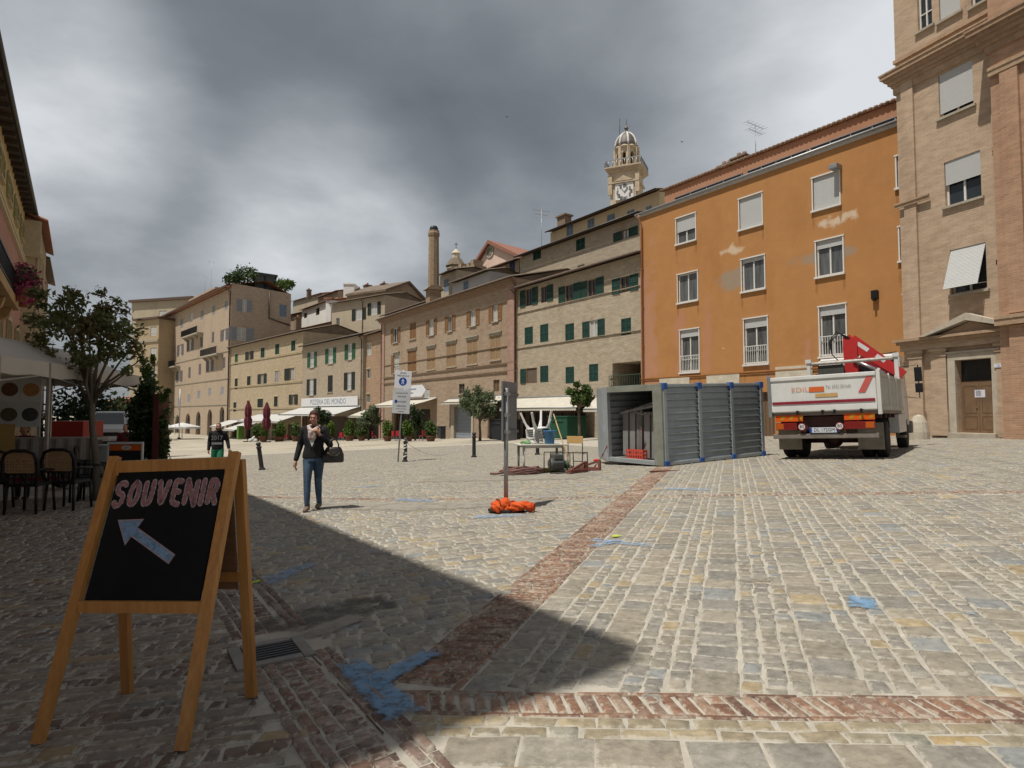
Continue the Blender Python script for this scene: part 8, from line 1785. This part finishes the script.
for i,(px,pyb,rz,lab) in enumerate(((34,505,6,'nearer black cafe chair with a tan woven back left of the tree'),(72,508,2,'black cafe chair with a tan woven back next to the young tree trunk'),(-4,500,25,'black cafe chair cut off by the left edge of the picture'),(97,497,-60,'black cafe chair turned sideways behind the tree trunk'))):
    P=G(px,pyb); Y=(9.6,10.0,9.9,11.3)[i]; P=gz3(colx(px,Y),Y)
    if i==0: w0.location=P; w0.rotation_euler.z=R(rz); w0['label']=lab
    else: dup(w0,P,R(rz),lab)
P=gz3(colx(35,10.9),10.9); t=thing('cafe_table','dark cafe table pushed against the counter behind the woven chairs','table',P,R(10)); bk=mat('black_chair_frame',(0,0,0)); m=MB(); m.bbox(-.8,-.3,.70,.8,.3,.73,.01); m.build('tabletop',bk,t)
for x,y in ((-.72,-.24),(.72,-.24),(-.72,.24),(.72,.24)): m=MB(); m.tube([(x,y,0),(x,y,.7)],.02,8); m.build('leg',bk,t)
# orange and black easel sign by the hedge
Y=11.6; P=gz3(colx(127,Y),Y); t=thing('easel_sign','small white framed easel sign with an orange header and black panel by the hedge','sign',P,R(6)); z=lambda py:at(127,py,Y).z-P.z; sc=Y/F; w=16.8*sc
m=MB(); zt_=z(442); 
for x in (-w,w-.03): m.box(x,-.02,0,x+.03,.02,zt_)
m.box(-w+.03,-.02,zt_-.04,w-.03,.02,zt_); m.box(-w+.03,-.02,.25,w-.03,.02,.29); m.build('frame',mat('easel_white',(.50,.50,.48),.5,.06,6),t)
m=MB(); m.box(-w+.03,-.005,.29,w-.03,.01,zt_-.04); pn=m.build('panel',mat("easel_black",(.012,.012,.014),.6,.2,6),t); m=MB(); m.quad((-w+.04,-.008,z(450.5)),(w-.04,-.008,z(450.5)),(w-.04,-.008,zt_-.05),(-w+.04,-.008,zt_-.05)); m.build('header',mat('easel_orange',(.50,.10,.012),.5,.06,6),pn)
m=MB(); zc=(z(450.5)+zt_-.05)/2; m.lathe([(.085,0),(.001,0)],20,(0.02,-.010,zc),axis='y',sx=1.,sy=.45); m.build('oval_mark',mat('easel_white',(0,0,0)),pn); m=MB(); textmb(m,'caffè',.055,(.02,-.0125,zc),(1,0,0),(0,0,1),.0); m.build('lettering',mat('brown_letter',(.08,.03,.01),.6,0),pn)
m=MB(); m.bar((0,.02,zt_-.05),(0,.45,0),.03); m.build('stay',al,t)
# hedge of climbing plants, dark post
def hedge():
    Y=13.2; s=Y/F
    def B(px,py,rx,rz,dy=0): q=at(px,py,Y+dy); return ((q.x-C0.x,q.y-C0.y,q.z-C0.z),(rx*s,rx*s*.9,rz*s))
    C0=gz3(colx(146,Y),Y); t=thing('tall_shrub','tall dark leafy shrub in a planter between the easel sign and the square','shrub',C0,R(0))
    leafobj('foliage',[B(140,415,12,22),B(150,412,12,20,.2),B(146,440,16,20),B(138,455,9,16),B(154,452,12,22),B(147,392,9,14,.1),B(155,425,8,18)],5200,.12,DARKG,201,t,hollow=.2,aspect=.45)
    m=MB(); m.bbox(-.55,-.25,0,.4,.25,.42,.03); m.build('planter',mat('dark_planter',(.05,.035,.03),.7,.2,5),t); m=MB()
    for k in range(5): m.tube([(-.35+.17*k,0,.3),(-.3+.15*k,.04*(k%2),1.0),(-.35+.18*k,0,1.9)],.02,6)
    m.build('stems',mat('bark',(0,0,0)),t)
    C0=gz3(colx(150,Y+.9),Y+.9); t=thing('climbing_plant','pale green climbing plant rising above the dark shrub','plant',C0,0)
    leafobj('foliage',[B(147,372,6,10,.9),B(150,385,7,12,.9),B(145,395,6,10,.9),B(153,360,3,6,.9),B(143,362,3,5,.9)],1300,.11,LIME,202,t,hollow=.1,aspect=.4); m=MB(); m.tube([(0,0,0),(.02,0,1.4),(-.04,0,2.9)],.018,6); m.tube([(.1,0,0),(.05,.03,1.6),(.08,0,3.)],.012,6); m.build('stem',mat('bark',(0,0,0)),t)
    C0=gz3(colx(165,Y-.2),Y-.2); t=thing('loose_shrub','loose bushy shrub with light sprays at the right edge of the hedge','shrub',C0,0)
    leafobj('foliage',[B(163,398,6,5,-.2),B(168,391,4,3,-.2),B(163,425,4,14,-.2),B(165,445,5,14,-.2),B(164,462,5,10,-.2),B(167,412,3,4,-.2)],950,.11,GREENS,203,t,hollow=.1,aspect=.4); m=MB(); m.tube([(0,0,0),(.0,0,.9),(-.03,0,1.75)],.015,6); m.tube([(-.03,0,1.2),(.1,0,1.6),(.2,0,1.85)],.008,5); m.build('stem',mat('bark',(0,0,0)),t)
    p=at(160,430,Y-.1); g_=gz3(p.x,p.y); t=thing('rusty_screen','narrow rusty red steel screen post at the right side of the hedge','post',g_,R(0)); z0=at(160,394,Y).z-g_.z; m=MB(); m.bbox(-.05,-.2,0,.07,.2,z0,.01); m.build('plate',mat('rusty_steel',(.10,.03,.022),.8,.3,6),t); m=MB(); m.bbox(-.12,-.25,0,.14,.25,.03,.005); m.build('foot',metal_dark,t)
hedge()
# white van and a person far down the shaded lane
Y=34.; P=gz3(colx(112,Y),Y); P.z=at(112,446,Y).z; t=thing('parked_van','white van parked far behind the stall, seen through the gap by the hedge','van',P,R(28)); wv=mat('van_white',(.5,.5,.5),.35,.05,3,spec=.5)
m=MB(); bm=bmesh.new(); pr=[(-2.1,.35),(-2.1,.95),(-1.35,1.15),(-.75,1.85),(2.2,1.9),(2.3,.35)]; vs=[bm.verts.new((x,a,b)) for x in (-.85,.85) for a,b in pr]; n=len(pr); bm.faces.new(vs[:n]); bm.faces.new(list(reversed(vs[n:])))
for i in range(n): bm.faces.new((vs[i],vs[n+i],vs[n+(i+1)%n],vs[(i+1)%n]))
bmesh.ops.recalc_face_normals(bm,faces=bm.faces); bmesh.ops.bevel(bm,geom=list(bm.edges),offset=.08,segments=2,affect='EDGES'); bm.verts.index_update(); m.add([tuple(v.co) for v in bm.verts],[[v.index for v in f.verts] for f in bm.faces]); bm.free(); m.build('body',wv,t)
m=MB(); m.quad((-.7,-1.36,1.18),(.7,-1.36,1.18),(.62,-.80,1.80),(-.62,-.80,1.80)); m.build('windscreen',glass,t); m=MB(); m.quad((-.5,-2.105,.6),(.5,-2.105,.6),(.5,-2.105,.8),(-.5,-2.105,.8)); m.build('grille',metal_dark,t)
for x in (-.8,.8):
    m=MB(); m.ell((x*.8,-2.08,.75),.14,.05,.1); m.build('headlight',mat('lamp_glass',(.6,.6,.6),.2,.05,4),t)
    for y in (-1.4,1.4): m=MB(); m.lathe([(.2,-.1),(.33,-.1),(.33,.1),(.2,.1)],18,(x,y,.33),axis='x'); m.build('wheel',metal_dark,t)
# birds in the sky
for px,py,Y,lab in ((682,142,60,'small dark bird flying right of the clock tower'),(507,117,70,'tiny dark bird high over the rooftops left of the clock tower')):
    p=at(px,py,Y); m=MB(); m.add([(-.45,-.05,.12),(-.15,-.06,.03),(0,.0,0),(.15,-.06,.03),(.45,-.05,.12),(0,-.28,0),(0,.22,.0),(0,0,.06),(-.15,.06,.02),(.15,.06,.02)],[(0,1,8),(1,2,8),(2,3,9),(3,4,9),(5,1,2),(5,2,3),(2,6,8),(2,9,6),(5,1,7),(7,3,5),(7,6,1),(7,3,6)]); o=m.build('bird',mat('bird_black',(.02,.02,.022),.8,0),None,p,.5); tag(o,lab,'bird','swifts in the sky'); o.scale=(.55,.55,.55)
# ------------------------------------------------------------------ people: one voxel-fused body each, clothes as fused shells
def fused(name,mb,mt,parent,vox=.011,sm=3):
    o=mb.build(name,mt,parent); md=o.modifiers.new('fuse','REMESH'); md.mode='VOXEL'; md.voxel_size=vox; md.use_smooth_shade=True
    s=o.modifiers.new('soft','SMOOTH'); s.factor=.5; s.iterations=sm; return o
def limb(mb,pts,rs,n=12): mb.tube(pts,rs,n); [mb.ell(p,r*.98,r*.98,r*.98,10,6) for p,r in zip(pts,rs)]
def secs(mb,S,n=18):              # stack of elliptical cross-sections (x,y,z,rx,ry)
    vs=[(x+rx*math.cos(6.2832*j/n),y+ry*math.sin(6.2832*j/n),z) for x,y,z,rx,ry in S for j in range(n)]; k=len(S)
    mb.add(vs,[(i*n+j,i*n+(j+1)%n,(i+1)*n+(j+1)%n,(i+1)*n+j) for i in range(k-1) for j in range(n)]+[tuple(reversed(range(n))),tuple((k-1)*n+j for j in range(n))])
def hand(mb,wrist,d,palmn,side,L=.175,curl=.35):
    """palm, four unequal bent fingers and a thumb leaving the side of the palm"""
    d=Vector(d).normalized(); nrm=Vector(palmn); nrm=(nrm-d*nrm.dot(d)).normalized(); s=d.cross(nrm)*side; w=Vector(wrist)
    limb(mb,[w,w+d*.03,w+d*.075],[.024,.030,.032],10)
    for k,(off,ln) in enumerate(((.027,.072),(.009,.082),(-.009,.076),(-.026,.058))):
        b=w+d*.085+s*off; c=curl*(1+.15*k); d1=(d*math.cos(c)+nrm*math.sin(c)); d2=(d*math.cos(2*c)+nrm*math.sin(2*c)); limb(mb,[w+d*.05+s*off*.8,b,b+d1*ln*.5,b+d1*ln*.5+d2*ln*.5],[.013,.0105,.0095,.008],8)
    t0=w+d*.025+s*.024; limb(mb,[t0,t0+(d*.6+s*.75).normalized()*.04,t0+(d*.6+s*.75).normalized()*.04+(d*.9+s*.25+nrm*.3).normalized()*.035],[.014,.012,.0095],8)
skin_w=mat('light_skin',(.42,.22,.15),.55,.08,9,spec=.35); skin_m=mat('tan_skin',(.38,.20,.13),.55,.08,9,spec=.35)
def head(mb,c,yaw=0,s=1.):
    c=Vector(c); Rm=Matrix.Rotation(yaw,3,'Z')
    def E(x,y,z,a,b,d): mb.ell(c+Rm@Vector((x,y,z))*s,a*s,b*s,d*s,16,11)
    E(0,.012,.035,.074,.092,.085); E(0,-.02,-.03,.060,.072,.082); E(0,-.045,-.082,.036,.036,.030); E(0,-.092,-.022,.013,.02,.024); E(0,-.10,-.035,.016,.013,.011); E(0,-.088,.022,.042,.012,.012)
    for x in (-1,1): E(x*.075,.01,-.015,.012,.02,.032); E(x*.036,-.07,-.035,.024,.02,.022)
    E(0,-.086,-.066,.024,.010,.007); E(0,-.083,-.078,.020,.010,.007)
def face(t,c,yaw,s,lip,brow):
    c=Vector(c); Rm=Matrix.Rotation(yaw,3,'Z'); f=lambda x,y,z:c+Rm@Vector((x,y,z))*s
    m=MB()
    for x in (-.031,.031): m.ell(f(x,-.083,.0),.0125*s,.008*s,.007*s,10,6)
    e=m.build('eyes',mat('eye_white',(.36,.30,.26),.3,0),t); m=MB()
    for x in (-.031,.031): m.ell(f(x,-.0895,.0),.006*s,.004*s,.006*s,8,6)
    m.build('irises',mat('eye_dark',(.02,.012,.008),.3,0),e); m=MB()
    for x in (-.033,.033): m.tube([f(x-.018,-.086,.02),f(x,-.093,.026),f(x+.018,-.086,.021)],.0042*s,6)
    m.build('eyebrows',brow,t); m=MB(); m.tube([f(-.023,-.090,-.071),f(-.01,-.098,-.068),f(0,-.099,-.070),f(.01,-.098,-.068),f(.023,-.090,-.071)],.006*s,6); m.build('lips',lip,t)
def woman():
    P=G(313,510.5); P.z=gz(P.x,P.y)+.012; t=thing('person','woman in a black jacket, pale scarf and blue jeans walking with a handbag','person',P,R(4)); t.scale=(.965,.965,.965)
    Hs=1.0; hc=Vector((0.0,-.03,1.535))
    LW,RW=Vector((.13,-.20,1.27)),Vector((-.285,-.05,.82))
    body=MB(); secs(body,[(0,0,.80,.13,.10),(0,0,.92,.165,.115),(0,.0,1.05,.125,.095),(0,0,1.2,.15,.11),(0,.01,1.33,.165,.095),(0,.01,1.38,.10,.07)]); limb(body,[(0,.012,1.34),(0,.0,1.45)],[.052,.047])
    head(body,hc,0.06,.98)
    limb(body,[(-.165,.01,1.34),(-.235,.03,1.08),tuple(RW)],[.048,.036,.024]); limb(body,[(.165,.01,1.34),(.265,-.02,1.09),tuple(LW)],[.048,.036,.024])
    hand(body,RW,(-.10,-.12,-1),(1,.1,0),1,curl=.3); hand(body,LW,(-.55,-.15,.75),(-.2,.8,-.5),-1,curl=.75)
    hips=[(-.085,0,.88),(.085,0,.88)]; knees=[(-.078,-.10,.475),(.072,.02,.475)]; ank=[(-.062,-.15,.07),(.058,.17,.085)]
    for a,b,c in zip(hips,knees,ank): limb(body,[a,b,c],[.085,.05,.034])
    fused('body',body,skin_w,t,.0075,2)
    face(t,hc,.06,.98,mat('lip_red',(.30,.06,.055),.4,.05,9),mat('brow_brown',(.06,.035,.02),.8,0))
    # hair drawn back off the face, falling behind the shoulders
    m=MB(); hs=mat('reddish_brown_hair',(.05,.02,.013),.55,.25,14,bump=.4,bscale=80,stretch=(4,4,1)); m.ell(hc+Vector((0,.018,.058)),.080,.092,.080,18,12); m.ell(hc+Vector((0,.05,.0)),.083,.062,.095,18,12); m.ell(hc+Vector((0,.12,.02)),.04,.04,.045); m.ell(hc+Vector((-.070,.012,.01)),.018,.045,.055); m.ell(hc+Vector((.070,.012,.01)),.018,.045,.055); fused('hair',m,hs,t,.008,3)
    blk=mat('black_jacket_cloth',(.014,.014,.016),.85,.25,6,bump=.2,bscale=40)
    # jacket: two fronts leave a V at the neck
    m=MB(); secs(m,[(0,.01,.86,.195,.135),(0,.005,.95,.185,.13),(0,0,1.06,.158,.12),(0,.0,1.2,.178,.13),(0,.012,1.32,.195,.112),(0,.02,1.39,.12,.075),(0,.025,1.41,.085,.06)]); 
    limb(m,[(-.165,.01,1.335),(-.236,.03,1.08),tuple(RW.lerp(Vector((-.235,.03,1.08)),.10))],[.072,.056,.043]); limb(m,[(.165,.01,1.335),(.268,-.02,1.085),tuple(LW.lerp(Vector((.265,-.02,1.09)),.22))],[.072,.058,.046]); j=fused('jacket',m,blk,t,.011,3)
    m=MB()
    for s in (-1,1): m.add([(s*.015,-.142,1.03),(s*.03,-.146,1.05),(s*.135,-.118,1.30),(s*.12,-.09,1.385),(s*.07,-.085,1.40),(s*.075,-.128,1.30)],[(0,1,2,3,4,5)]); m.add([(s*.015,-.136,1.03),(s*.03,-.14,1.05),(s*.135,-.112,1.30),(s*.12,-.084,1.385),(s*.07,-.079,1.40),(s*.075,-.122,1.30)],[(0,5,4,3,2,1)])
    m.build('lapels',mat('black_lapel_cloth',(.02,.02,.023),.8,.2,9),j)
    m=MB(); m.add([(-.075,-.128,1.33),(.075,-.128,1.33),(.045,-.14,1.17),(0.0,-.142,1.06),(-.045,-.14,1.17)],[(0,1,2,3,4)]); m.add([(-.075,-.112,1.33),(.075,-.112,1.33),(.045,-.128,1.17),(0.0,-.13,1.06),(-.045,-.128,1.17)],[(4,3,2,1,0)]); m.build('top',mat('white_green_top',(.58,.66,.62),.8,.06,9),t)
    m=MB(); m.tube([(-.075,.03,1.40),(-.085,-.05,1.39),(-.05,-.11,1.35),(.0,-.135,1.31),(.05,-.11,1.35),(.085,-.05,1.39),(.075,.03,1.40),(0,.07,1.42),(-.075,.03,1.40)],[.028,.03,.034,.045,.034,.03,.028,.028,.028],10); m.ell((-.03,-.135,1.25),.042,.03,.09); m.ell((.025,-.138,1.235),.045,.03,.075); m.ell((-.005,-.14,1.29),.06,.034,.04); fused('scarf',m,mat('pink_patterned_scarf',(.36,.23,.20),.85,.5,38,bump=.5,bscale=50,c2=(.66,.58,.54)),t,.009,2)
    den=mat('blue_denim',(.020,.035,.065),.85,.4,5,bump=.3,bscale=60,c2=(.075,.125,.19),stretch=(1.6,1.6,.5))
    m=MB(); secs(m,[(0,0,.80,.168,.118),(0,0,.88,.172,.122),(0,0,.95,.158,.112)]); 
    for a,b,c in zip(hips,knees,ank): c2=Vector(b).lerp(Vector(c),.93); limb(m,[(a[0],a[1],a[2]-.05),Vector(a).lerp(Vector(b),.45),b,Vector(b).lerp(Vector(c),.4),c2],[.098,.082,.062,.058,.042])
    fused('jeans',m,den,t,.010,3)
    m=MB(); m.lathe([(.163,-.02),(.166,.0),(.163,.02)],24,(0,0,.945),sy=.72); m.build('belt',mat('brown_belt',(.10,.055,.03),.6,.2,9),t)
    for s,a,rz in ((-1,ank[0],-.05),(1,ank[1],.1)):
        m=MB(); a=Vector(a); limb(m,[a+Vector((0,.01,.05)),a+Vector((0,.015,-.025)),a+Vector((0,-.09,-.035)),a+Vector((0,-.155,-.043))],[.045,.046,.042,.032]); m.ell(a+Vector((0,.03,-.035)),.04,.045,.035); fused('shoe',m,mat('grey_brown_suede',(.16,.12,.09),.85,.2,9),t,.009,2); m=MB()
    # bag hanging from the left forearm
    M=Matrix.Translation(P)@Matrix.Rotation(R(4),4,'Z')@Matrix.Scale(.965,4); bc=Vector((.335,-.055,.945)); b=thing('handbag','black leather handbag hanging from the walking woman\'s forearm','handbag',M@bc,R(20)); lb=mat('black_leather',(.016,.014,.013),.4,.2,9,spec=.5,bump=.2,bscale=40)
    m=MB(); secs(m,[(0,0,-.15,.15,.06),(0,0,-.13,.168,.075),(0,0,-.02,.165,.078),(0,0,.07,.13,.055),(0,0,.10,.11,.035)],20); fused('bag_body',m,lb,b,.010,2)
    for y in (-.03,.03): m=MB(); m.tube([(-.085,y,.06),(-.075,y,.15),(-.04,y*.6,.215),(.0,y*.3,.235),(.04,y*.6,.215),(.075,y,.15),(.085,y,.06)],.0095,8); m.build('handle',lb,b)
    m=MB(); m.bbox(-.025,-.088,-.01,.025,-.074,.03,.005); m.tube([(-.10,-.075,.02),(-.05,-.084,-.03),(.05,-.084,-.03),(.10,-.075,.02)],.006,6); m.build('buckle',mat('dull_buckle',(.10,.085,.06),.4,.1,5,metal=.6),b)
woman()
def man():
    P=G(217,477); P=Vector((P.x,P.y,gz(P.x,P.y)+.012)); t=thing('person','bearded man in a black sweatshirt and green shorts walking behind the chalkboard','person',P,R(14)); hc=Vector((0.02,-.03,1.635)); s=1.02
    body=MB(); secs(body,[(0,0,.88,.13,.10),(0,0,.98,.16,.12),(0,0,1.15,.145,.10),(0,0,1.3,.175,.12),(0,.01,1.44,.185,.10),(0,.01,1.49,.11,.075)]); limb(body,[(0,.012,1.45),(.012,0,1.56)],[.062,.056]); head(body,hc,.1,1.02)
    LW,RW=Vector((.36,-.10,.93)),Vector((-.27,-.02,.88))
    limb(body,[(-.2,.01,1.43),(-.26,.05,1.15),tuple(RW)],[.058,.046,.03]); limb(body,[(.2,.01,1.43),(.29,.03,1.16),tuple(LW)],[.058,.046,.03]); hand(body,RW,(.0,-.1,-1),(1,0,0),1); hand(body,LW,(.45,-.25,-.75),(-.8,0,-.4),-1,curl=.6)
    hips=[(-.09,0,.94),(.09,0,.94)]; knees=[(-.10,.02,.50),(.10,-.12,.52)]; ank=[(-.10,.20,.10),(.10,-.15,.08)]
    for a,b,c in zip(hips,knees,ank): limb(body,[a,b,Vector(b).lerp(Vector(c),.35),c],[.09,.056,.056,.036])
    fused('body',body,skin_m,t,.008,2); hair=mat('black_hair',(.012,.01,.009),.6,.2,14); face(t,hc,.1,1.02,mat('lip_brown',(.24,.09,.07),.5,.05,9),hair)
    m=MB(); m.ell(hc+Vector((0,.022,.052)),.080,.090,.078,18,12); m.ell(hc+Vector((0,.045,.01)),.081,.07,.08); fused('hair',m,hair,t,.009,2)
    m=MB(); Rm=Matrix.Rotation(.1,3,'Z'); 
    for a in (-1,-.6,-.3,0,.3,.6,1): m.ell(hc+Rm@Vector((a*.064,-.055-.028*(1-abs(a)),-.078+.03*abs(a))),.022,.024,.036)
    fused('beard',m,hair,t,.008,2)
    blk=mat('black_sweatshirt',(.012,.012,.014),.9,.25,6,bump=.25,bscale=35); m=MB(); secs(m,[(0,.0,.90,.185,.14),(0,0,.94,.19,.145),(0,0,1.15,.185,.135),(0,0,1.3,.205,.14),(0,.012,1.43,.215,.12),(0,.02,1.50,.13,.085),(0,.025,1.525,.09,.07)]); limb(m,[(-.2,.01,1.425),(-.262,.05,1.15),tuple(RW.lerp(Vector((-.26,.05,1.15)),.06))],[.085,.066,.05]); limb(m,[(.2,.01,1.425),(.292,.03,1.16),tuple(LW.lerp(Vector((.29,.03,1.16)),.06))],[.085,.066,.05]); m.ell((0,.10,1.50),.11,.06,.07); sw=fused('sweatshirt',m,blk,t,.012,3)
    m=MB(); textmb(m,'2017',.20,(.0,-.152,1.27),(1,0,0),(0,-.04,1),.0,squash=.9); m.quad((-.16,-.149,1.06),(.16,-.149,1.06),(.16,-.151,1.13),(-.16,-.151,1.13)); m.build('chest_print',mat('grey_print_cloth',(.26,.26,.27),.85,.2,20),sw)
    m=MB(); secs(m,[(0,0,.84,.18,.13),(0,0,.96,.178,.132)])
    for a,b in zip(hips,knees): limb(m,[(a[0],a[1],a[2]-.04),Vector(a).lerp(Vector(b),.5),Vector(a).lerp(Vector(b),.92)],[.108,.108,.105])
    fused('shorts',m,mat('green_shorts_cloth',(.012,.14,.075),.75,.2,6),t,.012,3)
    m=MB()
    for a,b in zip(hips,knees): q=Vector(a).lerp(Vector(b),.93); m.lathe([(.108,-.02),(.11,0),(.108,.02)],18,q)
    m.build('hem_band',mat('white_hem',(.6,.6,.6),.8,.05,9),t)
    for a in ank:
        a=Vector(a); m=MB(); limb(m,[a+Vector((0,.01,.02)),a+Vector((0,-.09,-.03)),a+Vector((0,-.17,-.04))],[.052,.048,.04]); m.ell(a+Vector((0,.04,-.03)),.045,.05,.04); fused('shoe',m,mat('dark_trainer',(.03,.03,.032),.7,.2,9),t,.01,2)
    M=Matrix.Translation(P)@Matrix.Rotation(R(14),4,'Z'); w=M@(LW+Vector((.05,-.05,-.11))); m=MB(); m.bbox(-.07,-.015,-.04,.07,.015,.045,.01); o=m.build('wallet',mat('grey_wallet',(.16,.15,.15),.5,.2,9),None,w,R(-20)); tag(o,'small grey wallet held in the walking man\'s lowered hand','wallet')
man()
def vendor(px,pyh,Y,cc,label,hairc):
    """standing figure behind the counter, seen at a few pixels"""
    h=at(px,pyh,Y); P=gz3(colx(px,Y),Y); H=h.z-P.z; k=H/1.68; t=thing('person',label,'person',P,R(10)); t.scale=(k,k,k); hc=Vector((0,-.02,1.56)); body=MB(); secs(body,[(0,0,.85,.14,.11),(0,0,1.05,.13,.10),(0,0,1.25,.16,.11),(0,.01,1.38,.17,.095),(0,.01,1.42,.1,.07)]); limb(body,[(0,.01,1.38),(0,0,1.48)],[.052,.048]); head(body,hc)
    for s in (-1,1): limb(body,[(s*.17,.01,1.36),(s*.22,0,1.1),(s*.16,-.22,1.02)],[.05,.038,.026]); hand(body,(s*.16,-.22,1.02),(-s*.3,-1,-.1),(0,0,-1),s); limb(body,[(s*.085,0,.86),(s*.09,-.01,.47),(s*.09,0,.08)],[.085,.05,.035])
    fused('body',body,skin_m,t,.01,2); m=MB(); m.ell(hc+Vector((0,.025,.05)),.081,.09,.08); m.ell(hc+Vector((0,.05,0)),.083,.066,.1); fused('hair',m,hairc,t,.01,2)
    m=MB(); secs(m,[(0,0,.8,.18,.14),(0,0,1.06,.16,.125),(0,0,1.25,.185,.135),(0,.01,1.37,.19,.115),(0,.02,1.43,.1,.08)])
    for s in (-1,1): limb(m,[(s*.17,.01,1.355),(s*.222,0,1.1),(s*.17,-.19,1.03)],[.072,.056,.042])
    fused('jacket',m,cc,t,.012,3); m=MB(); secs(m,[(0,0,.78,.165,.12),(0,0,.92,.165,.12)])
    for s in (-1,1): limb(m,[(s*.085,0,.84),(s*.09,-.01,.47),(s*.09,0,.09)],[.1,.066,.05]); m.ell((s*.09,-.08,.045),.045,.12,.045)
    fused('trousers',m,mat('dark_trousers',(.02,.02,.025),.8,.2,6),t,.012,3)
vendor(26,424,12.9,mat('dark_red_jacket',(.14,.012,.03),.8,.2,6),'person in a dark red jacket standing behind the stall counter',mat('dark_brown_hair',(.03,.018,.01),.6,.2,12))
vendor(127,424,22.,mat('maroon_jacket',(.10,.012,.02),.8,.2,6),'distant person in maroon beside the parked white van',mat('dark_brown_hair',(0,0,0)))
